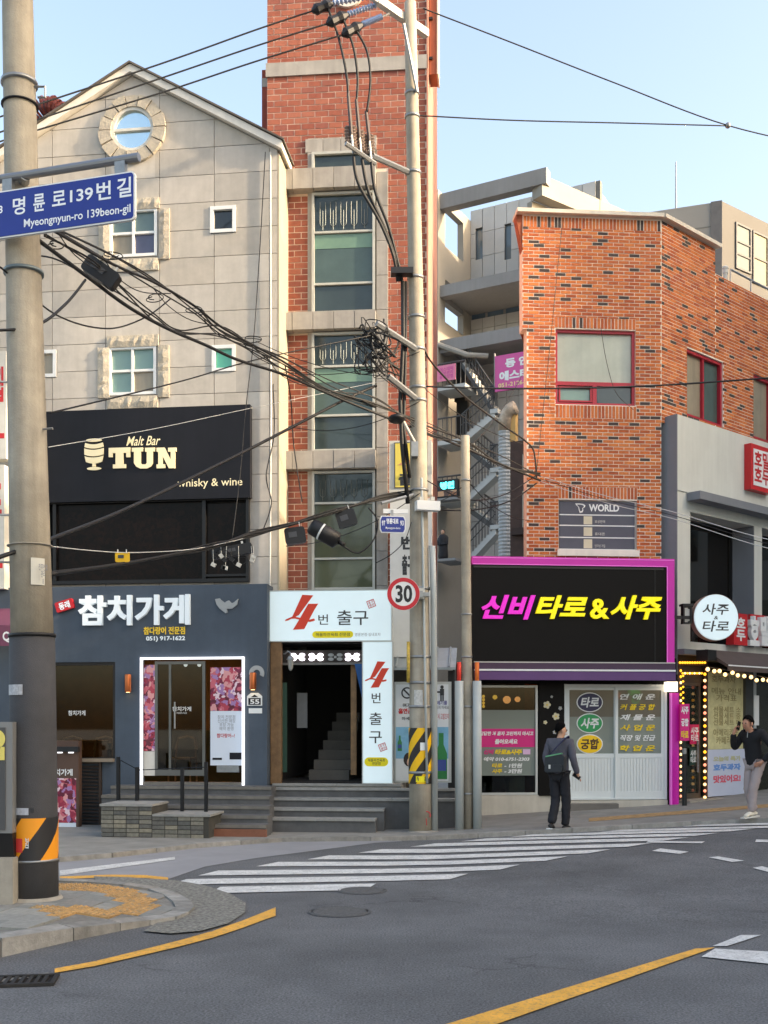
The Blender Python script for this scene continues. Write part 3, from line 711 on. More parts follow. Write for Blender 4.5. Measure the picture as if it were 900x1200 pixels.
def shape(F, pts, x0, y0, x1, y1, va, vb, name, m, parent):
    u0, u1, z0, z1 = F.rect(x0, y0, x1, y1, va); return MB().prism([(u0+(u1-u0)*a, z0+(z1-z0)*b) for a, b in pts], va, vb).build(name, m, parent, F)
M_tail = mat('pale_grey_emblem', (160, 164, 164), .6, var=.08)
shape(FL, [(.0, .95), (.06, .6), (.2, .3), (.45, 0), (.55, .05), (.5, .3), (.75, .3), (.95, .55), (1, .95), (.82, .72), (.72, .66), (.6, .85), (.5, .8), (.42, .7), (.25, .9), (.2, 1)][::-1][::-1], 252, 701, 279, 718.5, v0-.03, v0-.003, 'tail_emblem', M_tail, ts)
M_copper = mat('copper', (196, 110, 66), .35, .8, var=.06)
for x0, x1, y0, y1, lab in ((145.5, 152.5, 790, 811, 'copper tube wall lamp left of the lit restaurant doorway'), (292, 299.5, 788, 808, 'copper tube wall lamp right of the lit restaurant doorway')):
    a = FL.rect(x0, y0, x1, y1, v0-.13); u = (a[0]+a[1])/2
    t = fthing('wall_lamp', lab, 'lamp', FL, u, a[2], v0, 'copper wall lamps')
    MB().lathe([(.05, a[2]), (.055, a[2]+.02), (.055, a[3]-.02), (.05, a[3])], (u, v0-.09, 0), 16).build('tube', M_copper, t, FL, True)
    MB().box(u-.02, u+.02, v0-.045, v0-.002, a[2]+.1, a[2]+.16).build('bracket', M_copper, t, FL)
    MB().lathe([(.035, a[2]-.004), (.03, a[2]-.002)], (u, v0-.09, 0), 12).build('bulb', mat('warm_bulb', (255, 214, 150), .5, var=0, emit=2), t, FL)
u, z = FL.uz(301, 789, v0); ring(u, z, .06, .13, v0-.02, v0-.003, -.5, 3.3, 14).build('ring_emblem', M_tail, ts, FL)
hp = fthing('house_number_plate', 'small house-shaped number plate reading 55, beside the lit doorway', 'plate', FL, FL.uz(298, 822, v0)[0], FL.uz(298, 830, v0)[1], v0)
shape(FL, [(0, 0), (1, 0), (1, .75), (.75, 1), (.25, 1), (0, .75)], 289.5, 812, 307, 827, v0-.02, v0-.003, 'plate', M_white, hp)
shape(FL, [(0, 0), (1, 0), (1, 1), (0, 1)], 291, 818, 305.5, 826, v0-.024, v0-.0205, 'panel', M_sign_blk, hp); ptext('55', FL, 293, 819.5, 304, 825, v0-.026, M_white, hp, bold=.03)
shape(FL, [(.2, 0), (.8, 0), (.5, 1)], 291, 814, 305.5, 817, v0-.024, v0-.0205, 'gable_mark', M_sign_blk, hp)
tag(fbox(FL, 291.5, 830, 307, 836, v0-.012, v0-.002).build('notice_plate', M_white, None, FL), 'small blank white plate under the 55 house number', 'plate')
# rolled banner standing in the doorway
ab = fthing('standing_banner', 'tall white promotional banner with meat photos, right side of the lit doorway', 'banner', FL, FL.uz(266, 905, v0+.05)[0], dr[2], v0+.05)
q = v0+.05
fbox(FL, 246.5, 782, 285, 833, q, q+.006).build('photo_panel', M_meat, ab, FL); fbox(FL, 246.5, 833.2, 285, 897, q, q+.006).build('text_panel', mat('banner_white', (214, 222, 232), .5, var=.02), ab, FL)
M_redtxt = mat('red_print', (196, 40, 44), .5, var=0); M_gtxt = mat('grey_print', (130, 134, 140), .5, var=0)
ptext('참다랑어~!', FL, 254, 859.5, 275, 864.5, q-.002, M_redtxt, ab, bold=.02)
ptext('참치 전문점\n신선한 매장\n포장 가능\n예약 환영', FL, 255, 838, 276, 856, q-.002, M_gtxt, ab)
fbox(FL, 269, 882, 283, 890, q-.004, q-.001).build('menu_photo', M_sign_blk, ab, FL); fbox(FL, 249, 888, 260, 890.5, q-.004, q-.001).build('tray_photo', M_sign_blk, ab, FL)
fbox(FL, 254, 897.5, 280, 905, q-.02, q+.08).build('stand_base', M_steel, ab, FL)
# restaurant chairs seen through the glass
def chair(label, F, px, v, zf, back=1):
    u = F.uz(px, 870, v)[0]; t = fthing('chair', label, 'chair', F, u, zf, v, 'bent wood restaurant chairs')
    m = mat('bent_wood', (150, 116, 78), .5, var=.1)
    for s_ in (-1, 1):
        MB().tube([(u+s_*.2, v-.2, zf), (u+s_*.19, v-.18, zf+.42), (u+s_*.17, v-.12, zf+.46)], .016, 6).build('leg', m, t, F)
        MB().tube([(u+s_*.2, v+.2, zf), (u+s_*.19, v+.19, zf+.45), (u+s_*.15, v+.24, zf+.82)], .016, 6).build('leg', m, t, F)
    MB().box(u-.2, u+.2, v-.2, v+.2, zf+.43, zf+.47).build('seat', m, t, F)
    MB().tube([(u-.2, v+.22, zf+.6), (u-.16, v+.26, zf+.8), (u, v+.28, zf+.84), (u+.16, v+.26, zf+.8), (u+.2, v+.22, zf+.6)], .02, 6).build('backrest', m, t, F)
chair('bent wood chair behind the shop window, nearer the grey pole', FL, 78, .2, rz0, 1); chair('bent wood chair behind the shop window, nearer the copper lamp', FL, 117, .3, rz0, 1); chair('bent wood chair seen through the glass restaurant door', FL, 214, .6, rz0, 1)
tb = fthing('dining_table', 'dark dining table behind the restaurant window', 'table', FL, FL.uz(95, 870, .9)[0], rz0, .9); ut = FL.uz(95, 870, .9)[0]
MB().box(ut-.8, ut+.6, .7, 1.3, rz0+.72, rz0+.76).build('table_top', M_wood, tb, FL)
for a in (-.7, .5): MB().box(ut+a-.03, ut+a+.03, .97, 1.03, rz0, rz0+.719).build('leg', M_black, tb, FL)
# louvred panel and low strip beneath the window, light-box banner stand
lv = fthing('louvre_panel', 'dark brown louvred grille below the restaurant window', 'grille', FL, FL.uz(112, 985, v0)[0], .0, v0-.02)
a = FL.rect(56, 892, 119, 987, v0-.03)
rim(a[0], a[1], a[2], a[3], v0-.06, v0-.003, .04).build('frame', mat('bronze_frame', (62, 50, 42), .6, .2), lv, FL)
n = 22
sl = None
for k in range(n):
    z = a[2]+.05+(a[3]-a[2]-.1)*k/n; mb = MB(); mb.hexa([(a[0]+.041, v0-.05, z), (a[1]-.041, v0-.05, z), (a[1]-.041, v0-.012, z+.03), (a[0]+.041, v0-.012, z+.03), (a[0]+.041, v0-.05, z+.006), (a[1]-.041, v0-.05, z+.006), (a[1]-.041, v0-.012, z+.036), (a[0]+.041, v0-.012, z+.036)])
    mb.build('slat', mat('dark_slat', (52, 43, 38), .6, var=.15), lv, FL)
fbox(FL, 96, 889, 132, 893, v0-.10, v0-.003).build('ledge', mat('ledge_stone', (140, 128, 112), .8), lv, FL)
st = fthing('lightbox_banner_stand', 'brown upright banner stand with meat photo and two small lights, behind the grey pole', 'banner stand', FL, FL.uz(78, 990, -.9)[0], .06, -.9)
q = -.9
fbox(FL, 60, 868, 92, 989, q, q+.14).build('cabinet', mat('brown_cabinet', (84, 62, 50), .6, var=.1), st, FL)
fbox(FL, 61, 912, 89, 964, q-.008, q-.001).build('photo_panel', M_meat, st, FL); fbox(FL, 61, 964.3, 89, 987, q-.008, q-.001).build('lower_panel', MT['banner_white'], st, FL)
ptext('참치가게', FL, 57, 901, 85, 909, q-.004, M_white, st, bold=.03); fbox(FL, 72, 973, 82, 982, q-.011, q-.009).build('tray_photo', M_sign_blk, st, FL)
fbox(FL, 62, 875, 91, 881, q-.1, q-.002).build('lamp_hood', M_black, st, FL)
for x in (67, 80): fbox(FL, x, 881.3, x+5, 882.6, q-.09, q-.04).build('lamp', M_led, st, FL)

# ------------------------------------------------------------------ steps up to the restaurant, brick side wall, rails
M_step = mat('dark_grey_step', (92, 92, 92), .85, var=.16, scale=4, bump=.15, streak=.12); M_stepl = mat('pale_granite_step', (142, 141, 136), .8, var=.14, scale=9, bump=.12)
es = fthing('entrance_steps', 'wide dark grey concrete steps up to the restaurant door', 'steps', FL, 3, 0, -1.2)
stp = [(130, 318, 920.5, -.80), (119, 316, 931.5, -1.12), (119, 316, 943, -1.44), (176, 314, 954.5, -1.76), (240, 312, 966, -2.08)]
for k, (xl, xr, y, v) in enumerate(stp):
    u0, z = FL.uz(xl, y, v); u1 = FL.uz(xr, y, v)[0]
    vb = v0-.003 if k == 0 else stp[k-1][3]-.0
    MB().box(u0, u1, v, vb, -.1, z).build('step', M_step, es, FL)
    MB().box(u0, u1-.002, v-.02, v-.001, z-.05, z-.002).build('nosing', M_concd, es.children[-1] if False else es, FL)
u0, z = FL.uz(247, 970, -2.14); u1 = FL.uz(312, 975, -2.14)[0]
MB().box(u0, u1, -2.16, -2.082, -.1, z-.02).build('base_board', mat('red_brown_board', (128, 82, 62), .8, var=.2), es, FL)
# side wall of small grey bricks with cap stones
bwT = fthing('planter_wall', 'low stepped wall of small grey bricks in front of the restaurant steps', 'wall', FL, FL.uz(180, 990, -2.1)[0], 0, -2.1)
q = -2.45
A = FL.rect(118, 945, 178, 1000, q); B = FL.rect(178, 957, 246, 1000, q)
MB().box(A[0]+.02, A[1], q+.010, q+.75, -.1, A[3]).build('core', mat('dark_mortar', (66, 64, 58), .95), bwT, FL); MB().box(B[0], B[1]-.02, q+.010, q+.75, -.1, B[3]).build('core', mat('dark_mortar', (66, 64, 58), .95), bwT, FL)
MB().box(A[0]-.01, A[1]+.01, q-.02, q+.76, A[3]+.001, A[3]+.035).build('cap_stone', M_stepl, bwT, FL); MB().box(B[0]+.012, B[1]+.01, q-.02, q+.76, B[3]+.001, B[3]+.035).build('cap_stone', M_stepl, bwT, FL)
M_gbrick = mat('small_grey_brick', (0, 0, 0), .9, var=.2, scale=16, bump=.25, ramp=[(0, (112, 110, 100)), (.2, (126, 122, 110)), (.45, (100, 98, 92)), (.65, (136, 130, 114)), (.85, (92, 92, 88))])
bl, bh = .2, .066
gb = MB().box(-bl/2+.006, bl/2-.006, 0, .02, -bh/2+.006, bh/2-.006).mesh('brick', M_gbrick)
for (R_, zt) in ((A, A[3]), (B, B[3])):
    j = 0; z = zt
    while z-bh > -.05:
        uu = R_[0]
        while uu+bl <= R_[1]+.05:
            o = link('brick', gb, bwT); p = FL.P(uu+bl/2, q, z-bh/2); o.matrix_local = TM[bwT.name].inverted() @ Matrix.Translation(p) @ Matrix.Rotation(FL.ang, 4, 'Z'); uu += bl
        z -= bh; j += 1
# railing posts with thin cables
M_rail = mat('black_rail', (26, 26, 28), .45, .3, var=.05)
hr = fthing('handrail', 'black handrail posts with thin cables on the restaurant steps', 'handrail', FL, FL.uz(213, 955, -1.9)[0], .4, -1.9)
for x, y0, y1, v in ((213, 900, 953, -1.9), (241, 893, 955, -1.95), (160, 899, 942, -1.75), (138, 887, 940, -1.6)):
    a = FL.rect(x-1.8, y0, x+1.8, y1, v); MB().box(a[0], a[1], v, v+.05, a[2]-.1, a[3]).build('post', M_rail, hr, FL)
p1 = FL.uz(160, 901, -1.72); p2 = FL.uz(241, 899, -1.92); p0 = FL.uz(138, 889, -1.57)
MB().tube([(p0[0], -1.575, p0[1]), (p1[0], -1.725, p1[1])], .008, 5).tube([(p1[0], -1.725, p1[1]-.02), (p2[0], -1.925, p2[1])], .008, 5).build('cable', M_rail, hr, FL)
# ------------------------------------------------------------------ brick laying
def lay(F, regions, holes, bl, bh, jt, m, parent, v, th, keep, name='brick', sink=0, order=None):
    """running bond on plane v inside the rectangles, minus holes; the `keep` biggest-looking bricks are objects, the rest one stuff part"""
    full, cut = [], []
    for (u0, u1, z0, z1) in regions:
        j = math.floor(z0/bh)
        while j*bh < z1:
            zb, zt = max(z0, j*bh+jt/2), min(z1, (j+1)*bh-jt/2)
            if zt-zb > .3*bh:
                i = math.floor(u0/bl)-1
                while i*bl < u1:
                    a = i*bl+(j % 2)*bl/2+jt/2; b = a+bl-jt; a2, b2 = max(a, u0), min(b, u1); i += 1
                    if b2-a2 < .2*bl: continue
                    for q in [(a2, b2, zb, zt)] if not holes else subtract_all([(a2, b2, zb, zt)], holes):
                        if q[1]-q[0] < .12*bl or q[3]-q[2] < .3*bh: continue
                        (full if abs(q[1]-q[0]-(bl-jt)) < 1e-4 and abs(q[3]-q[2]-(bh-jt)) < 1e-4 else cut).append(q)
            j += 1
    if order: full.sort(key=order)
    else: full.sort(key=lambda q: F.P((q[0]+q[1])/2, v, q[2]).y)
    me = MB().box(-(bl-jt)/2, (bl-jt)/2, 0, th, -(bh-jt)/2, (bh-jt)/2).mesh(name, m); inv = TM[parent.name].inverted()
    for q in full[:keep]:
        o = link(name, me, parent); o.matrix_local = inv @ Matrix.Translation(F.P((q[0]+q[1])/2, v+rnd.uniform(-.003, .003), (q[2]+q[3])/2)) @ Matrix.Rotation(F.ang, 4, 'Z')
    mb = MB()
    for q in full[keep:]+cut:
        e = rnd.uniform(-.003, .003); mb.box(q[0], q[1], v+e, v+th, q[2], q[3])
    if mb.v: stuff(mb.build('brickwork', m, parent, F))
def subtract_all(r, hs):
    for h in hs: r = minus(r, h)
    return r
# ------------------------------------------------------------------ red brick stair tower
M_red = mat('red_brick', (0, 0, 0), .85, var=.12, scale=14, bump=.15, ramp=[(0, (150, 84, 66)), (.15, (158, 92, 72)), (.35, (144, 78, 62)), (.55, (162, 97, 77)), (.75, (142, 82, 69)), (.9, (154, 86, 66))])
M_mort = mat('pale_mortar', (220, 200, 182), .95, var=.1)
M_band = mat('grey_stone_band', (164, 160, 154), .85, var=.1, scale=5, bump=.1, streak=.22)
tw = fthing('brick_tower', 'tall red brick stair tower with a column of tinted windows, behind the central utility pole', 'building', FT, 1.3, 0, 0)
T0, T1 = FT.uz(313, 400)[0], FT.uz(500, 400)[0]; ztop = 16.5
wcol = FT.rect(366, 178, 440, 700); zlow = 3.6
MB().box(T0, T1, .007, 3.4, zlow, ztop).build('core', M_mort, tw, FT)
MB().box(T0, T1, 2.4, 3.4, -.2, zlow-.001).box(T0-.1, T0, 0.0, 2.4, -.2, zlow-.001).box(T1-.9, T1, .05, 2.4, -.2, zlow-.001).build('lower_core', M_concd, tw, FT)
gcol = [FT.rect(358, 160, 441.5, 184.5), FT.rect(441.5, 200, 456, 700)]
bands = [FT.rect(300, 70, 510, 86), FT.rect(326, 202, 441, 226), FT.rect(326, 369, 441, 390), FT.rect(326, 530.5, 441, 552)]
# white-grey stone strip right of the windows, lintels across
whole = (wcol[0]-.08, wcol[1]+.02, zlow, FT.uz(400, 160)[1])
side = (wcol[1]+.02, FT.uz(455, 400)[0], zlow, FT.uz(447, 203)[1])
lay(FT, [(T0+.004, T1-.004, zlow, ztop-.02)], [(T0-1, T1+1, bands[0][2], bands[0][3]), whole, side]+[(T0+.1, side[1], b[2]-.0, b[3]) for b in bands[1:]], .245, .107, .015, M_red, tw, .0, .028, 300, order=lambda q: q[2] < 3.6 or abs(q[2]-9))
MB().box(T0-.02, T1+.02, -.03, .029, bands[0][2], bands[0][3]).build('stone_band', M_band, tw, FT)
def tiles(u0, u1, z0, z1, v, w_, parent, m=M_band, name='stone_tile', th=.04, h_=None):
    n = max(1, round((u1-u0)/w_)); k = max(1, round((z1-z0)/(h_ or (z1-z0))))
    for i in range(n):
        for j in range(k):
            MB().box(u0+(u1-u0)*i/n+.004, u0+(u1-u0)*(i+1)/n-.004, v+rnd.uniform(-.002, .002), v+th, z0+(z1-z0)*j/k+.004, z0+(z1-z0)*(j+1)/k-.004).build(name, m, parent, FT)
tiles(side[0], side[1], side[2], side[3], -.06, .3, tw, th=.088, h_=.62)
for b in bands[1:]: tiles(T0+.12, wcol[1]+.02, b[2], b[3], -.2, .34, tw, th=.228)
lin0 = FT.rect(358, 162, 441.5, 178); tiles(lin0[0], lin0[1], lin0[2], lin0[3], -.03, .3, tw, th=.058)
MB().box(wcol[0]-.08, wcol[0]-.005, -.03, .028, zlow, lin0[2]-.002).build('jamb', M_band, tw, FT)
MB().box(wcol[0], wcol[1]+.015, .0, .0065, zlow, lin0[2]).build('stair_shaft', mat('shaft_dark', (26, 32, 32), .9), tw, FT)
M_muntin = mat('aged_white_frame', (180, 182, 176), .5, var=.1)
G_st = [mat('stair_glass_dark', (50, 62, 62), .06, var=.25, scale=1.2, spec=.6), mat('stair_glass_mid', (70, 88, 84), .08, var=.18, scale=1.2, spec=.6), mat('stair_glass_green', (108, 140, 120), .15, var=.12, scale=1.5, spec=.6), mat('stair_glass_olive', (78, 84, 66), .07, var=.25, scale=1, spec=.6)]
for (y0, y1, rows, gs) in ((179, 201.5, (), [0]), (226.5, 368.5, (273, 333.5), [3, 0, 2, 0]), (390.5, 530, (430, 487.5), [0, 0, 2, 0]), (552.5, 697, (590, 655, 690), [3, 3, 3, 0])):
    u0, u1, z0, z1 = FT.rect(366, y0, 440, y1)
    fr = [1-(r-y0)/(y1-y0) for r in rows][::-1]
    gg = {0: [G_st[0]], 2: [G_st[0], G_st[1], G_st[0]], 3: [G_st[0], G_st[3], G_st[3], G_st[0]]}.get(len(rows), [G_st[0]])
    w1 = window_uz(FT, tw, u0, u1, z0, z1, -.03, M_muntin, gg, .045, (), fr, 'window', .02, .05)
    if len(rows) == 2: MB().box(u0+.05, u1-.05, -.025, -.019, z0+(z1-z0)*(fr[1]-.13 if len(fr) > 1 else .6), z0+(z1-z0)*fr[1]-.03).build('green_film', G_st[2], w1, FT)
    if rows:     # ornamental steel guard behind the top pane
        zt = z1-.06; zb_ = z0+(z1-z0)*fr[-1]+.05; n = 5; mb = MB()
        for k in range(n):
            c = u0+.1+(u1-u0-.2)*(k+.5)/n; r = (u1-u0)/n*.22
            pts = [(c-r, -.035, zt-.1)]+[(c-r*math.cos(a), -.035, zb_+.12-r*math.sin(a)*1.2) for a in [math.pi*t/6 for t in range(7)]]+[(c+r, -.035, zt-.1)]
            mb.tube(pts, .005, 4); mb.tube([(c, -.035, zb_), (c, -.035, zt-.25)], .005, 4)
        mb.build('guard', mat('grey_guard', (104, 112, 112), .5, .4, var=0), w1, FT)
rwu, rwz = FT.uz(408, -9); rw2 = ring(rwu, rwz, .22, .29, -.06, .0, n=28).build('round_window', M_offw, tw, FT); disc(FT, rwu, rwz, .225, .225, -.03, -.02).build('pane', G_st[1], rw2, FT)
# rendered right flank, catching the sun, with its expansion joints
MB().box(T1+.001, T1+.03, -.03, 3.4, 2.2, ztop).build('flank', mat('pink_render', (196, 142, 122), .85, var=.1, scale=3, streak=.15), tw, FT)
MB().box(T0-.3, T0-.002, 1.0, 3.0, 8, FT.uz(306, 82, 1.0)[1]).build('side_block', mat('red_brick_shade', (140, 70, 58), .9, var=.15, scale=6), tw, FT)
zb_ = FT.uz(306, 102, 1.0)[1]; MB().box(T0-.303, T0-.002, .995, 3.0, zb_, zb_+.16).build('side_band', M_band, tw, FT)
# projecting brown sign box at the tower's upper corner
sbx = fthing('projecting_sign', 'brown projecting sign box high on the tower corner', 'sign', FT, T1, FT.uz(506, 86, .2)[1], .2)
a = FT.rect(501, -90, 512, 87, .1); MB().box(T1+.04, a[1], .1, .5, a[2], a[3]).build('box', mat('brown_sign', (150, 84, 58), .7, var=.08, streak=.1), sbx, FT)
MB().box(a[1]+.002, a[1]+.03, .08, .52, a[2]-.01, a[3]).build('edge_trim', M_offw, sbx, FT)
for k in range(3): MB().box(T1+.031, T1+.1, .06, .098, a[2]+.25+k*.7, a[2]+.29+k*.7).build('bracket', M_black, sbx, FT)

# ------------------------------------------------------------------ pub entrance with light boxes
ve = -1.0
M_lbox = mat('pale_blue_lightbox', (206, 226, 234), .35, var=.02, emit=.10); M_r4 = mat('orange_red_print', (222, 62, 36), .5, var=0); M_txt = mat('charcoal_print', (52, 54, 58), .5, var=0)
M_yel = mat('yellow_print', (244, 226, 20), .5, var=0)
def four(F, x0, y0, x1, y1, v, parent):
    u0, u1, z0, z1 = F.rect(x0, y0, x1, y1, v)
    for k, pts in enumerate(([(.52, 1), (.85, .98), (.42, .42), (.2, .32), (.02, .30), (.0, .25), (.1, .27), (.22, .38)], [(.70, .74), (1, .74), (.88, .56), (.58, .02), (.24, 0), (.42, .28)], [(.1, .31), (.3, .32), (.55, .26), (.75, .22), (.9, .26), (.88, .32), (.7, .28), (.5, .33), (.28, .38)])):
        MB().prism([(u0+(u1-u0)*a, z0+(z1-z0)*b) for a, b in (pts if k != 1 else pts[::-1][::-1])], v-.004-k*.0015, v-.001).build('numeral', M_r4, parent, F)
def pill(F, x0, y0, x1, y1, v, parent, name='yellow_pill'):
    u0, u1, z0, z1 = F.rect(x0, y0, x1, y1, v); r = (z1-z0)/2; pts = [(u1-r+r*math.cos(a), z0+r+r*math.sin(a)) for a in [-math.pi/2+math.pi*k/8 for k in range(9)]]+[(u0+r+r*math.cos(a), z0+r+r*math.sin(a)) for a in [math.pi/2+math.pi*k/8 for k in range(9)]]
    return MB().prism(pts, v-.004, v-.001).build(name, M_yel, parent, F)
def stamp(F, px, py, r, v, parent, rot=.35):
    u, z = F.uz(px, py, v); mb = MB(); c, s_ = math.cos(rot), math.sin(rot)
    def q(a, b): return (u+a*c-b*s_, z+a*s_+b*c)
    for k in range(4):
        for (a0, a1, b0, b1) in ((-r, r, r*.82, r),): 
            ang = k*math.pi/2; ck, sk = math.cos(ang), math.sin(ang)
            mb.prism([q(a*ck-b*sk, a*sk+b*ck) for a, b in ((a0, b0), (a1, b0), (a1, b1), (a0, b1))], v-.004, v-.001)
    mb.build('stamp', M_redtxt, parent, F)
    text('포구\n생선', F, u-r*.7, u+r*.7, z-r*.72, z+r*.72, v-.003, M_redtxt, parent, bold=.02, rot=rot)
h4 = fthing('horizontal_lightbox', 'wide pale blue lightbox with big red 4, over the dark pub doorway', 'sign', FT, FT.uz(316, 750, ve)[0], FT.uz(316, 750, ve)[1], ve)
fbox(FT, 316.5, 692.5, 458, 750.5, ve, ve+.22).build('box', M_lbox, h4, FT); a = FT.rect(316, 692, 458.6, 751, ve+.003)
rim(a[0]-.012, a[1]+.012, a[2]-.012, a[3]+.012, ve-.006, ve+.2, .012).build('rim', M_alu, h4, FT)
four(FT, 334, 697, 373, 738, ve, h4); ptext('번', FT, 373, 720, 384.5, 732, ve-.003, M_txt, h4, bold=.005); ptext('출구', FT, 395, 715, 431.5, 732.5, ve-.003, M_txt, h4, bold=.008)
pill(FT, 366, 739.5, 414, 747.5, ve, h4); ptext('해물파전육회 전문점', FT, 370, 741.5, 410, 745.5, ve-.007, M_txt, h4); ptext('명륜본점·실내포차', FT, 416, 741.5, 446, 745.5, ve-.003, M_gtxt, h4)
stamp(FT, 435, 707.5, .065, ve, h4)
v4 = fthing('vertical_lightbox', 'tall narrow pale blue lightbox with red 4, standing right of the pub doorway', 'sign', FT, FT.uz(442, 918, ve-.05)[0], FT.uz(442, 918, ve-.05)[1], ve-.05)
q = ve-.05; fbox(FT, 425.5, 752.5, 459, 917.5, q, q+.2).build('box', M_lbox, v4, FT)
a = FT.rect(425, 752, 459.5, 918, q+.003); rim(a[0]-.01, a[1]+.01, a[2]-.01, a[3]+.01, q-.006, q+.18, .01).build('rim', M_alu, v4, FT)
four(FT, 427.5, 775, 456, 806, q, v4)
for s_, y0, y1, xa, xb in (('번', 812, 824, 435.5, 446), ('출', 835, 849.5, 433, 447.5), ('구', 857, 871, 432.5, 447.5)): ptext(s_, FT, xa, y0, xb, y1, q-.003, M_txt, v4, bold=.008)
stamp(FT, 448.5, 875.5, .062, q, v4); pill(FT, 427, 887.5, 455, 898, q, v4); ptext('해물파전육회\n전문점', FT, 431, 889, 451, 896.5, q-.007, M_txt, v4)
# door recess
pe = fthing('pub_entrance', 'dark pub doorway with timber posts and a stair rising inside', 'entrance', FT, FT.uz(375, 918, ve+.1)[0], .7, ve+.1)
zt_ = FT.uz(370, 750, ve)[1]; zf = FT.uz(370, 916, ve+.1)[1]
iL, iR = FT.uz(330, 850, ve+.1)[0], FT.uz(425, 850, ve+.1)[0]
MB().box(iL-.12, iL-.1, ve+.12, 2.3, zf, zt_).box(iR+.3, iR+.33, ve+.25, 2.3, zf, zt_).box(iL-.1, iR+.3, 2.3, 2.35, zf, zt_+1.4).box(iL-.1, iR+.3, ve+.1, -.001, zt_-.05, zt_+.02).box(iL-.1, iR+.3, ve+.1, .6, zf-.1, zf).build('passage', M_dark, pe, FT)
fbox(FT, 317, 751.5, 329.5, 919, ve+.02, ve+.14).build('timber_post', M_wood, pe, FT)
fbox(FT, 411, 775, 417.5, 908, ve+.3, ve+.38).build('door_jamb', M_wood, pe, FT)
fbox(FT, 330.5, 800, 336, 905, ve+.16, ve+.22).build('green_post', mat('dark_green_paint', (30, 66, 52), .6, var=.1), pe, FT)
fbox(FT, 348, 812, 360, 853, ve+1.0, ve+1.02).build('wall_notice', mat('dim_paper', (128, 130, 132), .8, var=.1), pe, FT)
fbox(FT, 330, 762, 424, 778, ve+.2, ve+.26).build('lattice_rail', mat('dark_timber', (44, 38, 34), .7), pe, FT)
fbox(FT, 330, 776.5, 424, 779, ve+.17, ve+.28).build('lintel', mat('grey_lintel', (112, 110, 106), .7, var=.1), pe, FT)
for k, (x, em) in enumerate(((349, 1.1), (370.5, 1.2), (393, .25), (413, 1.15))):
    u, z = FT.uz(x, 770, ve+.19); mb = MB()
    for sx in (-1, 1):
        for sz in (-1, 1): mb.prism([(u+sx*(.02+.055+.05*math.cos(t)), z+sz*(.035+.03*math.sin(t))) for t in [2*math.pi*i/10*(sx*sz) for i in range(10)]], ve+.17, ve+.19)
    mb.box(u-.02, u+.02, ve+.165, ve+.19, z-.02, z+.02)
    mb.build('butterfly_lamp', mat('lit_lattice%d' % int(em*10), (240, 236, 255), .5, var=0, emit=em) if em > 1 else M_steel, pe, FT)
for k in range(7):
    a = FT.rect(366+k*.6-2*k*0, 0, 415, 1, ve+.6); z0_ = zf+.17*k
    MB().box(FT.uz(362+3*k, 880, ve+.7)[0], FT.uz(409, 880, ve+.7)[0], ve+.7+.26*k, ve+.98+.26*k, zf, z0_+.17).build('stair_tread', mat('inner_step', (84, 80, 74), .8, var=.1), pe, FT)
cu_, cz_ = FT.uz(421, 778, ve+.15); MB().prism([(cu_-.08, cz_), (cu_+.06, cz_-1.4*.45), (cu_+.08, cz_)], ve+.14, ve+.16).build('blue_curtain', mat('blue_cloth', (44, 88, 140), .9), pe, FT)
ln = fthing('wall_lantern', 'small grey carriage lantern on a bracket in the pub doorway', 'lantern', FT, FT.uz(341.5, 790, ve-.05)[0], FT.uz(341.5, 790, ve)[1], ve-.05)
u, z = FT.uz(340.5, 777, ve-.05)
MB().lathe([(.01, -.13), (.035, -.1), (.055, .05), (.06, .055)], (u, ve-.05, z), 6).build('glass', mat('lantern_glass', (150, 150, 146), .2, var=.05), ln, FT)
MB().lathe([(.075, .056), (.05, .1), (.012, .13), (.012, .17)], (u, ve-.05, z), 6).build('cap', M_steel, ln, FT)
MB().tube([(u, ve-.05, z+.17), (u-.05, ve-.04, z+.2), (u-.1, ve+.0, z+.16), (u-.13, ve+.02, z+.16)], .012, 6).build('bracket', M_steel, ln, FT)
# granite steps to the pub
ps = fthing('granite_steps', 'pale granite steps climbing to the dark pub doorway', 'steps', FT, FT.uz(380, 968, ve-1)[0], 0, ve-1)
stp = [(319, 470, 918, ve-.03), (317, 533, 923, ve-.2), (312, 533, 935, ve-.5), (307, 450, 947, ve-.8), (302, 440, 958.5, ve-1.1)]
for k, (xl, xr, y, v) in enumerate(stp):
    u0, z = FT.uz(xl, y, v); u1 = FT.uz(xr, y, v)[0]; vb = .0 if k == 0 else stp[k-1][3]-.001
    s_ = MB().box(u0, u1, v+.015, max(vb, v+.3) if k else .3, -.1, z-.04).build('step', M_step if k else M_stepl, ps, FT)
    n = max(1, round((u1-u0)/1.1))
    for i in range(n): MB().box(u0+(u1-u0)*i/n+.003, u0+(u1-u0)*(i+1)/n-.003, v-.015, (vb if k else .3), z-.039, z+rnd.uniform(-.002, .002)).build('tread_slab', M_stepl, ps, FT)
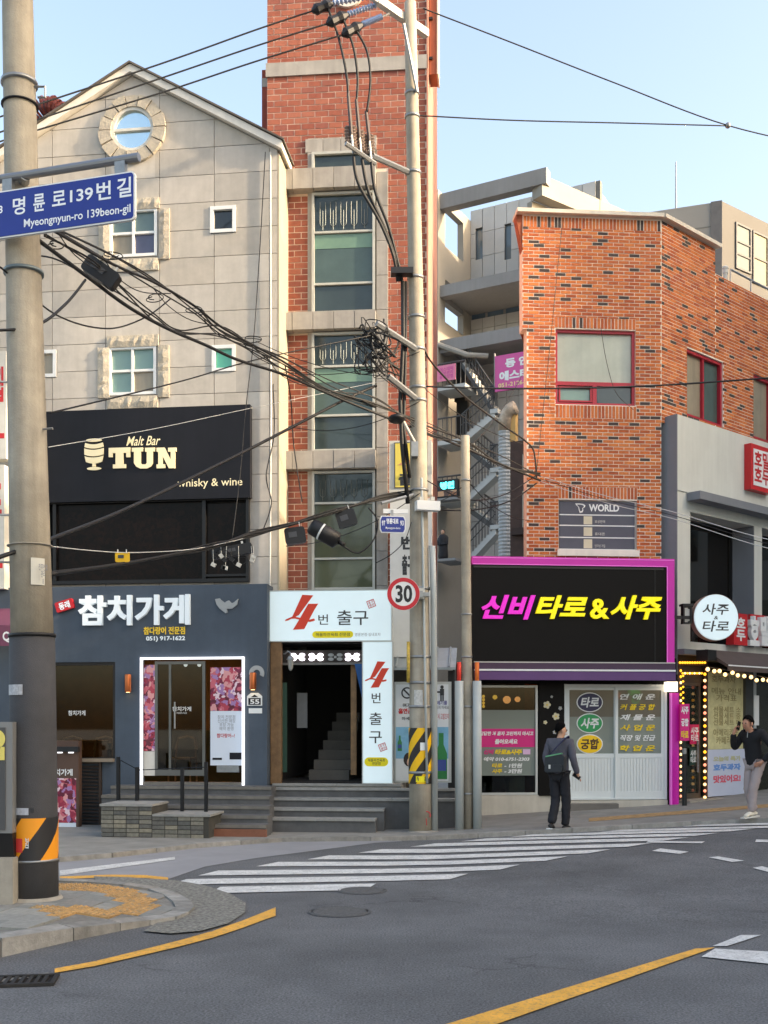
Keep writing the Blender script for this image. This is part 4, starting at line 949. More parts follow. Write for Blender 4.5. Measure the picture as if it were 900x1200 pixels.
# smoking / litter notice panel beside the pub, with tin lean-to roof
vn = -.55
ap_ = fthing('advert_board', 'upright white poster panel with no-smoking sign and green bottle, half hidden by the pole', 'panel', FT, FT.uz(495, 918, vn)[0], FT.uz(495, 918, vn)[1], vn)
fbox(FT, 462, 799, 529, 917, vn, vn+.12).build('cabinet', M_alu, ap_, FT)
fbox(FT, 464, 802, 525.5, 915, vn-.008, vn-.001).build('poster', mat('poster_white', (214, 220, 224), .4, var=.03), ap_, FT)
fbox(FT, 464, 852, 525.5, 889, vn-.011, vn-.009).build('blue_photo', mat('poster_blue', (120, 176, 208), .4, var=.2, scale=2), ap_, FT)
def bottle(x, yb, h, w, nm):
    u, z0 = FT.uz(x, yb, vn-.012); z1 = FT.uz(x, yb-h, vn-.012)[1]; H = z1-z0; W = w*FT.d(x, vn)/FPX
    MB().prism([(u-W/2, z0), (u+W/2, z0), (u+W/2, z0+H*.55), (u+W*.2, z0+H*.75), (u+W*.2, z0+H), (u-W*.2, z0+H), (u-W*.2, z0+H*.75), (u-W/2, z0+H*.55)], vn-.014, vn-.0115).build('bottle_print', mat('bottle_green', (46, 128, 74), .3, var=.1), ap_, FT)
    MB().box(u-W*.42, u+W*.42, vn-.016, vn-.0145, z0+H*.18, z0+H*.42).build('bottle_label', mat('label_blue', (60, 80, 150), .4), ap_, FT)
bottle(517, 913, 54, 14, 'b'); bottle(468.5, 880, 18, 5, 's')
u, z = FT.uz(477, 812, vn-.012); ring(u, z, .075, .1, vn-.014, vn-.0115, n=20).prism([(u-.07, z+.05), (u-.05, z+.07), (u+.07, z-.05), (u+.05, z-.07)][::-1], vn-.013, vn-.0116).build('no_smoking_mark', M_txt, ap_, FT)
ptext('여기서', FT, 472, 824, 486, 829, vn-.0115, M_txt, ap_, bold=.03); ptext('흡연금지', FT, 467, 830, 488, 836.5, vn-.0115, M_redtxt, ap_, bold=.04); ptext('마세요', FT, 471, 840, 485, 844, vn-.0115, M_txt, ap_, bold=.03)
u, z = FT.uz(518, 812, vn-.012); MB().ball((u, vn-.012, z+.1), (.03, .004, .03)).box(u-.035, u+.035, vn-.016, vn-.0115, z-.04, z+.07).box(u-.03, u-.006, vn-.0155, vn-.0115, z-.14, z-.04).box(u+.006, u+.03, vn-.0155, vn-.0115, z-.14, z-.04).box(u-.09, u-.035, vn-.0155, vn-.0115, z-.0, z+.03).build('litter_figure', M_txt, ap_, FT)
ptext('쓰레기를', FT, 508, 821, 524, 826, vn-.0115, mat('blue_print', (70, 70, 140), .5, var=0), ap_, bold=.02); ptext('버리지 마세요', FT, 508, 827, 526, 831, vn-.0115, M_txt, ap_); ptext('적발시 고발조치', FT, 508, 836, 526, 843, vn-.0115, M_redtxt, ap_)
MB().ball((FT.uz(479, 890, vn)[0], vn-.011, FT.uz(479, 890, vn)[1]), (.09, .004, .12)).build('portrait_hair', mat('hair_print', (48, 36, 34), .5), ap_, FT)
MB().ball((FT.uz(480.5, 893, vn)[0], vn-.014, FT.uz(480.5, 893, vn)[1]), (.055, .004, .075)).build('portrait_face', mat('skin_print', (222, 178, 158), .5), ap_, FT)
lr = fthing('lean_to_roof', 'small grey sheet-metal lean-to roof behind the pole', 'roof', FT, FT.uz(495, 785, vn)[0], FT.uz(495, 790, vn)[1], vn)
u0 = FT.uz(456, 780, vn-.3)[0]; u1 = FT.uz(534, 780, vn-.3)[0]; za = FT.uz(495, 785, vn-.3)[1]; zb2 = FT.uz(495, 762, -.05)[1]
MB().hexa([(u0, vn-.3, za), (u1, vn-.3, za), (u1, -.05, zb2), (u0, -.05, zb2), (u0, vn-.3, za+.04), (u1, vn-.3, za+.04), (u1, -.05, zb2+.04), (u0, -.05, zb2+.04)]).build('sheet', mat('grey_tin', (158, 166, 168), .4, .4, var=.12, streak=.1), lr, FT)
for k in range(5): a = u0+(u1-u0)*(k+.5)/5; MB().tube([(a, vn-.31, za+.05), (a, -.05, zb2+.05)], .018, 6).build('seam', MT['grey_tin'], lr, FT)
for k in (u0+.04, u1-.04): MB().box(k-.02, k+.02, vn-.02, vn+.02, .3, za+.08).build('post', M_black, lr, FT)
MB().box(u1-.14, u1-.03, vn+.02, vn+.06, .5, za).build('dark_side_panel', M_black, lr, FT)
# vertical pub sign high on the tower, behind the pole
vs = fthing('vertical_pub_sign', 'tall white vertical sign with yellow top panel, on the tower behind the pole', 'sign', FT, FT.uz(478, 690, -.4)[0], FT.uz(478, 690, -.4)[1], -.4)
q = -.5
fbox(FT, 456, 516, 506, 580, q, q+.25).build('upper_box', M_offw, vs, FT); fbox(FT, 457, 584, 506, 770, q+.02, q+.25).build('lower_box', mat('white_sign_sheet', (214, 214, 210), .4, var=.05), vs, FT)
fbox(FT, 463, 519, 500, 571, q-.01, q-.001).build('yellow_panel', mat('pale_yellow_sheet', (226, 206, 96), .4, var=.04), vs, FT)
rr = FT.rect(462.3, 518.3, 500.7, 571.7, q); rim(rr[0], rr[1], rr[2], rr[3], q-.014, q-.002, .012).build('panel_frame', M_txt, vs, FT)
ptext('출', FT, 467, 554, 484, 569, q-.012, M_txt, vs, bold=.04); ptext('번', FT, 470, 628, 484, 644, q+.018, M_txt, vs, bold=.04); ptext('출구', FT, 471, 650, 484, 674, q+.018, M_txt, vs, bold=.04)
shape(FT, [(0, .4), (.3, .55), (.55, 1), (.65, .9), (.5, .55), (.9, .7), (.9, .55), (.5, .4), (.75, 0), (.6, .05), (.35, .4)][::-1], 466, 534, 482, 552, q-.014, q-.011, 'hand_drawing', mat('hand_print', (210, 140, 110), .5), vs)

# ------------------------------------------------------------------ grey building far behind, with open concrete frame and fire stair
M_gp = mat('grey_wall_panel', (0, 0, 0), .7, var=.06, scale=1, ramp=[(0, (182, 182, 180)), (.3, (176, 177, 176)), (.6, (188, 187, 184)), (.8, (172, 173, 172))])
M_beam = mat('grey_beam', (138, 136, 134), .8, var=.08, scale=.6, streak=.08); M_tan = mat('tan_render', (150, 144, 134), .85, var=.06, scale=.6); M_line = mat('panel_joint', (108, 108, 106), .9)
gbk = fthing('grey_office_building', 'grey panelled building with open roof frame, behind the brick building', 'building', FK, 3, 0, 0)
def kbox(F, x0, y0, x1, y1, v0_, v1_, nm, m, par=None): return fbox(F, x0, y0, x1, y1, v0_, v1_).build(nm, m, par or gbk, F)
L0 = FK.uz(508, 400)[0]; L1 = FK.uz(635, 400)[0]; VB = 3.4
# edge beams on the front line
for y0, y1 in ((213, 231), (323, 336.5), (388.5, 404)):
    z0, z1 = FK.uz(572, y1)[1], FK.uz(572, y0)[1]; MB().box(L0, L1+.2, 0, .5, z0, z1).build('beam', M_beam, gbk, FK)
    if y0 > 300: MB().box(L0, L0+.3, .5, VB+.3, z0, z1).build('beam', M_beam, gbk, FK); MB().box(L0+.3, L1, .5, VB, z1-.25, z1-.02).build('slab', M_gp if False else M_beam, gbk, FK)
# left cross wall with two openings to the sky
zT, zB = FK.uz(512, 230)[1], -.2
def hz(y): return FK.uz(515, y, 1.4)[1]
lw = MB(); sec = [(hz(332), hz(226)), (hz(399), hz(332))]
holesL = [(.55, 2.55, hz(300), hz(254)), (.55, 2.55, hz(387), hz(338))]
tmp = holed(-.2, VB+.6, zB, zT+.2, 0, .3, holesL); tmp.v = [(L0+.02+y, x, z) for x, y, z in tmp.v]
tmp.build('cross_wall', M_tan, gbk, FK)
# set-back wall with panels
zr = FK.uz(590, 238, VB)[1]; back = (L0+.3, L1+1.5, 0, zr)
slots = [FK.rect(557, 267, 565, 304, VB), FK.rect(591, 262, 599, 304, VB), FK.rect(548, 340, 612, 370, VB)]
holed(*back, VB+.05, VB+.35, slots).build('set_back_wall', M_line, gbk, FK)
for s_ in slots: MB().box(s_[0], s_[1], VB+.15, VB+.2, s_[2], s_[3]).build('window', mat('far_glass', (96, 112, 122), .08, var=.15, scale=.5, spec=.7), gbk, FK)
for m_ in (1, 2): MB().box(slots[2][0]+(slots[2][1]-slots[2][0])*m_/3-.05, slots[2][0]+(slots[2][1]-slots[2][0])*m_/3+.05, VB+.08, VB+.14, slots[2][2], slots[2][3]).build('mullion', M_beam, gbk, FK)
pw_, ph_ = .62, 1.15
z = zr; r_ = 0
while z > 5:
    u = L0+.32
    while u < L1+1.0:
        for q in [None]:
            rs = subtract_all([(u+.012, min(u+pw_, L1+1.4)-.012, z-ph_+.012, z-.012)], slots); mb = MB()
            for p in rs:
                if p[1]-p[0] > .03 and p[3]-p[2] > .03: mb.box(p[0], p[1], VB, VB+.045, p[2], p[3])
            if mb.v: mb.build('wall_panel', M_gp, gbk, FK)
        u += pw_
    z -= ph_
# roof frame returning to the right, pale parapet
zt2 = FQ.uz(640, 205)[1]
MB().box(0.02, FQ.len+1.2, 0, .6, zt2-.95, zt2-.05).box(.02, 3.0, .61, .9, zt2-3, zt2-.96).build('roof_frame', M_tan, gbk, FQ)
MB().box(5.0, FQ.len+6, .9, 3, zt2-8, zt2-1.2).build('rear_block', M_tan, gbk, FQ)
kbox(FQ, 651, 229, 668, 250, .55, .605, 'opening', M_dark)
# lower body: balcony wall, fire stair
MB().box(L0+.3, L1+1.5, VB+.36, VB+8, 0, zr-.5).build('body', mat('grey_body', (176, 176, 174), .8, var=.05), gbk, FK)
kbox(FK, 509, 412, 536, 700, VB-.6, VB-.01, 'stair_bay_wall', mat('pale_bay_wall', (200, 197, 188), .8, var=.06, streak=.08))
kbox(FK, 532.5, 425, 545, 470, .8, 1.0, 'door_recess', M_dark); kbox(FK, 535, 470, 548, 508, .8, 1.0, 'door_recess', M_dark)
MB().tube([FK.P(*[(FK.uz(508, 402, -.1)[0]), -.1, FK.uz(508, 402, -.1)[1]]), FK.P(FK.uz(548, 416, -.1)[0], -.1, FK.uz(548, 416, -.1)[1]), FK.P(FK.uz(568, 414, -.1)[0], .3, FK.uz(568, 414, -.1)[1])], .12, 8).build('drain_pipe', mat('grey_pipe', (150, 146, 138), .6), gbk)
mat('stair_concrete', (186, 186, 182), .8, var=.05)
M_fs = mat('dark_stair_steel', (84, 84, 84), .6, .4, var=.1)
fst = fthing('fire_stair', 'grey zigzag outdoor fire stair on the far building, between tower and brick house', 'stair', FK, FK.uz(555, 650, -.6)[0], 5, -.6)
flights = [((541, 423), (578, 478)), ((541, 513), (580, 480)), ((546, 520), (580, 548)), ((546, 582), (581, 549)), ((546, 590), (581, 615)), ((546, 655), (581, 617))]
for k, ((xa, ya), (xb, yb)) in enumerate(flights):
    v_ = -.5 if k % 2 else .15; a = FK.uz(xa, ya, v_); b = FK.uz(xb, yb, v_); n = 9
    st_ = MB().hexa([(a[0], v_, a[1]-.32), (b[0], v_, b[1]-.32), (b[0], v_+.6, b[1]-.32), (a[0], v_+.6, a[1]-.32), (a[0], v_, a[1]-.05), (b[0], v_, b[1]-.05), (b[0], v_+.6, b[1]-.05), (a[0], v_+.6, a[1]-.05)]).build('flight', mat('stair_concrete', (160, 160, 156), .8, var=.05) if k % 2 else M_fs, fst, FK)
    for i in range(n):
        u = a[0]+(b[0]-a[0])*i/n; z = a[1]+(b[1]-a[1])*(i+.5)/n; w_ = abs(b[0]-a[0])/n
        lo, hi = sorted((u, u+(b[0]-a[0])/n)); MB().box(lo, hi, v_+.01, v_+.58, z-.2, z+.06).build('tread', MT['stair_concrete'], fst, FK)
    rl = MB(); rl.tube([(a[0], v_-.03, a[1]+1), (b[0], v_-.03, b[1]+1)], .04, 5); rl.tube([(a[0], v_-.03, a[1]+.55), (b[0], v_-.03, b[1]+.55)], .025, 4)
    for i in range(10): t_ = (i+.5)/10; rl.tube([(a[0]+(b[0]-a[0])*t_, v_-.03, a[1]+(b[1]-a[1])*t_), (a[0]+(b[0]-a[0])*t_, v_-.03, a[1]+(b[1]-a[1])*t_+1)], .022, 4)
    rl.build('railing', M_fs, fst, FK)
for (x0, x1, y) in ((574, 583, 480), (574, 584, 549), (574, 584, 616), (513, 545, 516), (513, 546, 585), (513, 545, 452)):
    a = FK.rect(x0, y-1, x1, y+4, -.55); MB().box(a[0], a[1], -.55, .8, a[2], a[3]).build('landing', MT['stair_concrete'], fst, FK)
    rl = MB(); n = 6
    for i in range(n+1): u = a[0]+(a[1]-a[0])*i/n; rl.tube([(u, -.53, a[3]), (u, -.53, a[3]+1)], .022, 4)
    rl.tube([(a[0], -.53, a[3]+1), (a[1], -.53, a[3]+1)], .04, 5); rl.build('railing', M_fs, fst, FK)
# things on that building
M_pink = mat('pink_banner', (206, 84, 150), .5, var=.04)
pb = fthing('pink_banner', 'pink clinic banner with white Korean letters, beside the brick house corner', 'banner', FK, FK.uz(600, 456, -.9)[0], FK.uz(600, 456, -.9)[1], -.9)
q = -.9; fbox(FK, 580, 414, 622, 456, q, q+.1).build('sheet', M_pink, pb, FK)
ptext('동 안', FK, 592, 418, 620, 429, q-.006, M_white, pb, bold=.05); ptext('에스테틱', FK, 585, 432, 632, 443.5, q-.006, M_white, pb, bold=.05); ptext('051-2126-0450', FK, 584, 446, 630, 451, q-.006, mat('banner_yellow', (240, 220, 150), .5, var=0), pb, bold=.02)
MB().box(*FK.rect(579, 456, 580, 457, q)[:2], q-.02, q+.1, FK.uz(580, 456, q)[1], FK.uz(580, 414, q)[1]).build('edge_pole', M_beam, pb, FK)
pb2 = fthing('small_pink_notice', 'small pink notice with rows of letters on the fire stair railing', 'notice', FK, FK.uz(522, 446, -.7)[0], FK.uz(522, 446, -.7)[1], -.7)
q = -.7; fbox(FK, 512, 427.5, 533.5, 446, q, q+.05).build('sheet', mat('faded_pink', (226, 128, 160), .5, var=.06), pb2, FK)
ptext('에스테틱\n피부관리\n동안성형', FK, 515, 430, 531, 443.5, q-.006, M_pink, pb2, bold=.03)
led = fthing('led_sign', 'small glowing cyan LED sign box beside the thin concrete pole', 'LED sign', FK, FK.uz(523, 580, -1)[0], FK.uz(523, 580, -1)[1], -1)
q = -1.0; fbox(FK, 511.5, 562, 536, 582, q, q+.25).build('cabinet', M_black, led, FK); ptext('병원', FK, 516, 564.5, 532, 573, q-.006, mat('cyan_led', (40, 220, 230), .5, var=0, emit=2.2), led, bold=.06)
fbox(FK, 513, 575, 535, 581, q-.01, q-.002).build('picture_strip', printed('warm_picture', [(150, 96, 60), (200, 150, 110), (90, 60, 50), (220, 190, 150)], 4), led, FK)
MB().box(*FK.rect(511, 0, 536.5, 1, q)[:2], q, q+1.2, FK.uz(523, 586, q)[1], FK.uz(523, 583, q)[1]).build('shelf', M_beam, led, FK)
fig = fthing('robed_statue', 'dark robed figure standing on a ledge left of the thin pole', 'statue', FK, FK.uz(519.5, 655, -.9)[0], FK.uz(519.5, 655, -.9)[1], -.9)
u, z0 = FK.uz(519.5, 655, -.9); Hh = FK.uz(519.5, 620.5, -.9)[1]-z0
MB().lathe([(Hh*.15, 0), (Hh*.17, Hh*.1), (Hh*.15, Hh*.45), (Hh*.17, Hh*.68), (Hh*.15, Hh*.78), (Hh*.06, Hh*.84)], (u, -.9, z0), 12).build('robe', mat('dark_robe', (34, 34, 38), .8), fig, FK, True)
MB().ball((u, -.95, z0+Hh*.9), (Hh*.06, Hh*.065, Hh*.085)).build('head', mat('skin', (196, 150, 122), .6, var=.04), fig, FK, True)
MB().ball((u, -.9, z0+Hh*.94), (Hh*.068, Hh*.075, Hh*.065)).build('hair', M_black, fig, FK, True)
MB().tube([(u-Hh*.15, -.92, z0+Hh*.72), (u-Hh*.17, -.98, z0+Hh*.5), (u-Hh*.02, -1.12, z0+Hh*.45)], Hh*.045, 7).tube([(u+Hh*.15, -.92, z0+Hh*.72), (u+Hh*.17, -.98, z0+Hh*.5), (u+Hh*.02, -1.12, z0+Hh*.47)], Hh*.045, 7).build('sleeves', MT['dark_robe'], fig, FK, True)
a = FK.rect(513, 655, 536, 658, -1); MB().box(a[0], a[1], -1.2, .3, a[2], a[3]).build('ledge', M_beam, gbk, FK)
# silver duct and rooftop clutter in the gap
dk = fthing('silver_duct', 'ribbed silver ventilation duct rising in the gap beside the brick house', 'duct', FK, FK.uz(592, 650, -2)[0], 3, -2)
u, zA = FK.uz(592, 700, -2); zB2 = FK.uz(592, 505, -2)[1]; mb = MB(); n = 46; pr = []
for i in range(n*2+1): pr.append((.30 if i % 2 else .27, zA+(zB2-zA)*i/(n*2)))
mb.lathe(pr, (u, -2, 0), 12); mb.build('pipe', mat('foil', (170, 170, 168), .7, .2, var=.15), dk, FK)
MB().tube([(u, -2, zB2), (u+.05, -2.05, zB2+.5), (u+.2, -2.1, zB2+.8), (u+.5, -2.1, zB2+.9)], .3, 12).build('elbow', mat('aged_cap', (180, 160, 140), .6, .3, var=.3, scale=4), dk, FK, True)
MB().box(u+.05, u+.5, -2.1, -1.8, zB2-.5, zB2+.9).build('bracket_board', mat('ochre_board', (200, 158, 96), .7), dk, FK)
br = fthing('narrow_brown_house', 'narrow dark brown house front squeezed in the gap left of the brick house', 'building', FK, FK.uz(605, 690, -8)[0], 0, -8)
a = FK.rect(598, 515, 640, 900, -8); MB().box(a[0], a[1], -8, -5, 0, a[3]).build('wall', mat('dark_brown_wall', (72, 52, 44), .8, var=.2), br, FK)
for y0, y1 in ((532, 550), (575, 620)): fbox(FK, 612, y0, 619, y1, -8.05, -8.002).build('window', G_blind, br, FK)
fbox(FK, 599, 618, 622, 626, -8.2, -8.003).build('cornice', mat('brown_cornice', (58, 42, 36), .8), br, FK)

# ------------------------------------------------------------------ orange brick house
M_ob = mat('orange_brick', (0, 0, 0), .85, var=.14, scale=20, bump=.15, ramp=[(0, (66, 55, 52)), (.085, (182, 98, 56)), (.2, (194, 108, 56)), (.35, (172, 86, 44)), (.5, (202, 118, 62)), (.65, (184, 100, 52)), (.8, (164, 80, 44)), (.9, (194, 104, 50))])
M_wm = mat('white_mortar', (232, 220, 204), .95, var=.08)
bh_ = fthing('brick_house', 'orange brick corner building with dark accent bricks and red window frames, above the purple shop', 'building', FB, 1.2, 0, 0)
B0, B1 = FB.uz(612.5, 330)[0], FB.uz(775, 330)[0]; B0b = FB.uz(617.5, 500)[0]
zt = FB.uz(690, 254)[1]; zb = FB.uz(690, 660)[1]-.3; zs = FB.uz(615, 385)[1]
hw1 = FB.rect(651, 386, 745, 474.5); hw2 = FB.rect(654.5, 586, 746.5, 649)
bl, bhh, jt = .2, .0653, .0135
V0 = .0
# mortar body with openings
holed(B0, B1, zs, zt, .006, .3, [hw1]).build('wall', M_wm, bh_, FB)
holed(B0b, B1, zb, zs-.001, .006, .3, [hw1, hw2]).build('wall', M_wm, bh_, FB)
# soldier courses: top, above and below windows
sold = []
def soldier(u0, u1, z0, z1, F=FB, par=bh_, v=0):
    w_ = .0653; n = max(1, round((u1-u0)/w_)); w_ = (u1-u0)/n
    me = MB().box(-w_/2+.008, w_/2-.008, 0, .02, -(z1-z0)/2, (z1-z0)/2).mesh('brick', M_ob); inv = TM[par.name].inverted()
    for i in range(n):
        o = link('brick', me, par); o.matrix_local = inv @ Matrix.Translation(F.P(u0+(i+.5)*w_, v+rnd.uniform(-.003, .003), (z0+z1)/2)) @ Matrix.Rotation(F.ang, 4, 'Z')
    return (u0-.002, u1+.002, z0-.006, z1+.006), n
sc = []; ns = 0
for (x0, y0, x1, y1) in ((650, 373, 745, 385), (651, 475.5, 746, 490), (654, 571, 747, 584.5)):
    h, n = soldier(*FB.rect(x0, y0, x1, y1)); sc.append(h); ns += n
ztp = FB.uz(690, 268)[1]; h, n = soldier(B0+.01, B1-.01, ztp, zt-.03); sc.append(h); ns += n
sill2 = FB.rect(652, 637.5, 749, 651)
lay(FB, [(B0, B1, zs, zt-.01), (B0b, B1, zb, zs-.003)], [hw1, hw2]+sc, bl, bhh, jt, M_ob, bh_, .0, .022, 300-ns, order=lambda q: (q[2]))
# right flank, receding
R1 = FBR.uz(838, 300)[0]; R2 = FBR.len+3.5; zr1 = FBR.uz(800, 300)[1]
ztr = zt; zr2 = FBR.uz(842, 322)[1]
zgl = FG.uz(790, 484)[1]-.12
hr1 = FBR.rect(805, 416, 848, 494); hr2 = FBR.rect(883, 446, 925, 520)
holed(.0, R1, zgl, ztr, .006, .3, [hr1]).build('flank_wall', M_wm, bh_, FBR); holed(R1+.001, R2, zgl, zr2, .006, .3, [hr1, hr2]).build('flank_wall', M_wm, bh_, FBR)
lay(FBR, [(.02, R1, zgl, ztr-.01), (R1+.001, R2, zgl, zr2-.01)], [hr1, hr2], bl, bhh, jt, M_ob, bh_, .0, .022, 0)
# left flank towards the gap
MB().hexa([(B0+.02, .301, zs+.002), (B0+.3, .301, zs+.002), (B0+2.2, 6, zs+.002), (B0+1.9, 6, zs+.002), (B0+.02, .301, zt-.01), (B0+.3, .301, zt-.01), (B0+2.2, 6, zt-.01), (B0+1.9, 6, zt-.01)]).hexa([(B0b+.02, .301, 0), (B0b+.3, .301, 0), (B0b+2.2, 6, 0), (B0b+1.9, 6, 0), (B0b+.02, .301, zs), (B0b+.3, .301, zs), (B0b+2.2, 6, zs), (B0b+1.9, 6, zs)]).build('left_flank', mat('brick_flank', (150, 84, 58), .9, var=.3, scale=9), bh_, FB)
# capping on the parapet
M_cap = mat('cream_capping', (214, 206, 190), .7, var=.08, streak=.1)
MB().box(B0-.12, B1+.02, -.12, .35, zt+.001, zt+.07).build('coping', M_cap, bh_, FB)
MB().box(-.02, R1+.06, -.12, .35, ztr+.002, ztr+.072).build('coping', M_cap, bh_, FBR)
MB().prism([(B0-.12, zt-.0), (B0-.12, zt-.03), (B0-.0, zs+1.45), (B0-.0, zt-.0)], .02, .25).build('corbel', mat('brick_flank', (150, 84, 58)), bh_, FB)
# windows: red frames
M_redf = mat('red_window_frame', (170, 34, 52), .4, .1, var=.04)
G_cur = mat('pale_curtain_glass', (176, 182, 166), .25, var=.1, scale=1.6, streak=.1, spec=.6)
wv = .12
u0, u1, z0, z1 = hw1; zm = FB.uz(698, 449)[1]
w1 = rim(u0, u1, z0, z1, wv-.06, wv+.05, .05); w1.box(u0+.05, u1-.05, wv-.05, wv+.05, zm-.03, zm+.04)
um = FB.uz(698, 460)[0]; w1.box(um-.04, um+.04, wv-.05, wv+.05, z0+.05, zm-.03); w1 = w1.build('window', M_redf, bh_, FB)
MB().box(u0+.05, u1-.05, wv, wv+.01, zm+.04, z1-.05).build('pane', G_cur, w1, FB); MB().box(u0+.05, um-.04, wv, wv+.01, z0+.05, zm-.03).build('pane', mat('teal_pane', (120, 150, 138), .15, spec=.6), w1, FB); MB().box(um+.04, u1-.05, wv, wv+.01, z0+.05, zm-.03).build('pane', G_st[0], w1, FB)
rim(u0+.08, um-.05, z0+.07, zm-.05, wv-.045, wv-.01, .03).build('sash', M_redf, w1, FB)
for (F_, h) in ((FBR, hr1), (FBR, hr2)): window_uz(F_, bh_, *h, .1, M_redf, [G_blind, G_st[1]], .06, (.5,), (), 'window', .05, .06)
# phone-shop signboard in the lower opening
M_slate = mat('slate_sign', (74, 76, 90), .5, var=.08)
ws = fthing('slatted_shop_sign', 'slate grey sign with WORLD lettering wrapped in clear film, in the lower brick window', 'sign', FB, hw2[0], hw2[2], .1)
zq = [FB.uz(700, y)[1] for y in (587, 603.5, 616, 630, 644)]
for i in range(4): MB().box(hw2[0]+.03, hw2[1]-.03, .05+.0*i, .12, zq[i+1]+.018, zq[i]-.004).build('slat', M_slate, ws, FB)
for i in range(1, 5): MB().box(hw2[0]+.025, hw2[1]-.025, .042, .1, zq[i]-.004, zq[i]+.016).build('white_edge', M_white, ws, FB)
rim(hw2[0]+.004, hw2[1]-.004, zq[4]-.01, hw2[3]-.004, .06, .2, .02).build('frame', M_offw, ws, FB)
ptext('WORLD', FB, 690, 591, 725.5, 599.5, .048, M_white, ws, bold=.035)
tp = [(0, 1), (.35, 1), (.75, .96), (1, .8), (.95, .6), (.75, .45), (.8, .25), (.7, 0), (.45, -.05), (.35, .3), (.3, .6), (.1, .8)]
a = FB.rect(674, 590, 686, 600.5, .048); mbt = MB(); n = len(tp)
cxm, czm = .55, .55
for i in range(n):
    p, q = tp[i], tp[(i+1) % n]; pi = (cxm+(p[0]-cxm)*.68, czm+(p[1]-czm)*.72); qi = (cxm+(q[0]-cxm)*.68, czm+(q[1]-czm)*.72)
    mbt.prism([(a[0]+(a[1]-a[0])*x, a[2]+(a[3]-a[2])*y) for x, y in (pi, qi, q, p)], .044, .048)
mbt.build('emblem', M_white, ws, FB)
for y0, y1 in ((605, 614.5), (618, 628), (632, 642.5)): fbox(FB, 684, y0, 694, y1, .046, .049).build('label_card', mat('beige_card', (206, 198, 172), .6, var=.05), ws, FB)
for y, s_ in ((613, '보상판매'), (627.5, '휴대폰'), (641.5, '인터넷 가입')): ptext(s_, FB, 697, y-3.5, 709, y, .048, M_offw, ws)
MB().box(hw2[0]-.03, hw2[1]+.03, -.06, .2, zq[4]-.13, zq[4]-.012).build('sill', M_fascia, bh_, FB)
# roof pipes behind the parapet
for px, lab in ((833, 'white roof vent pipe on the brick house, left of the pair'), (850, 'white roof vent pipe beside the roof railing, right of the pair')):
    u, z = FBR.uz(px, 325, .6); t = fthing('vent_pipe', lab, 'vent pipe', FBR, u, zr2-.3, .6, 'roof vent pipes')
    za = FBR.uz(px, 306 if px < 840 else 316, .6)[1]; MB().lathe([(.045, zr2-.4), (.045, za-.08), (.06, za-.08), (.06, za)], (u, .6, 0), 10).build('pipe', M_offw, t, FBR); MB().ball((u, .6, za+.03), (.07, .07, .05)).build('cap', M_offw, t, FBR)
rl = fthing('roof_railing', 'grey pipe railing on the low roof of the brick house', 'railing', FBR, FBR.uz(880, 345, .5)[0], zr2, .5)
ua, ub_ = FBR.uz(856, 330, .5)[0], R2
for h_ in (.25, .62): MB().tube([(ua, .5, zr2+h_), (ub_, .5, zr2+h_)], .022, 6).build('rail', M_steel, rl, FBR)
for k in range(6): u = ua+(ub_-ua)*k/5; MB().tube([(u, .5, zr2-.3), (u, .5, zr2+.62)], .018, 6).build('post', M_steel, rl, FBR)
MB().box(3.2, R2, .301, 2.2, 2.5, zr2-.35).build('low_roof', M_conc, bh_, FBR)

# ------------------------------------------------------------------ purple fortune shop
M_mag = mat('magenta_acrylic', (186, 16, 152), .4, var=.02, emit=.04); M_magl = mat('magenta_pale_edge', (226, 110, 206), .4, var=0, emit=.05)
M_blk = mat('gloss_black_sheet', (11, 9, 9), .5, var=.15, scale=2, spec=.15)
sv = -.45
fsn = fthing('fortune_shop_sign', 'big black sign board with magenta border and pink and yellow letters', 'sign', FS, 1.5, FS.uz(660, 776, sv)[1], sv)
a = FS.rect(553, 653.5, 790, 776, sv)
mbm = MB().box(a[0], a[1], sv-.02, sv+.28, a[3]-.13, a[3]); mbm.box(a[1]-.125, a[1], sv-.018, sv+.278, a[2]-.02, a[3]-.131); mbm.build('magenta_border', M_mag, fsn, FS)
MB().box(a[0]+.01, a[1]-.127, sv-.024, sv-.021+.0, a[3]-.145, a[3]-.131).box(a[1]-.142, a[1]-.127, sv-.024, sv-.02, a[2], a[3]-.146).box(a[0]+.01, a[1]-.01, sv-.024, sv-.0205, a[3]-.03, a[3]-.018).build('pale_edge', M_magl, fsn, FS)
MB().box(a[0]+.004, a[1]-.145, sv+.0, sv+.26, a[2], a[3]-.147).build('board', M_blk, fsn, FS)
MB().box(a[0]+.03, a[1]-.2, sv-.012, sv-.001, a[3]-.2, a[3]-.165).build('top_batten', mat('batten', (26, 22, 22), .5), fsn, FS)
MB().box(a[1]-.36, a[1]-.35, sv-.006, sv-.001, a[2]+.02, a[3]-.2).build('board_joint', M_black, fsn, FS)
M_mlet = mat('magenta_letters', (216, 20, 190), .4, var=0, emit=.12); M_ylet = mat('bright_yellow_letters', (246, 230, 8), .4, var=0, emit=.1)
ptext('신비', FS, 564, 697.5, 627, 726, sv-.003, M_mlet, fsn, bold=.035, shear=.28, depth=.05)
for s_, x0, x1, y0, y1 in (('타로', 627, 688, 698, 725.5), ('&', 691, 713, 702, 725.5), ('사주', 715, 775, 698, 726)): ptext(s_, FS, x0, y0, x1, y1, sv-.003, M_ylet, fsn, bold=.034 if s_ != '&' else .02, shear=.28 if s_ != '&' else 0, depth=.05)
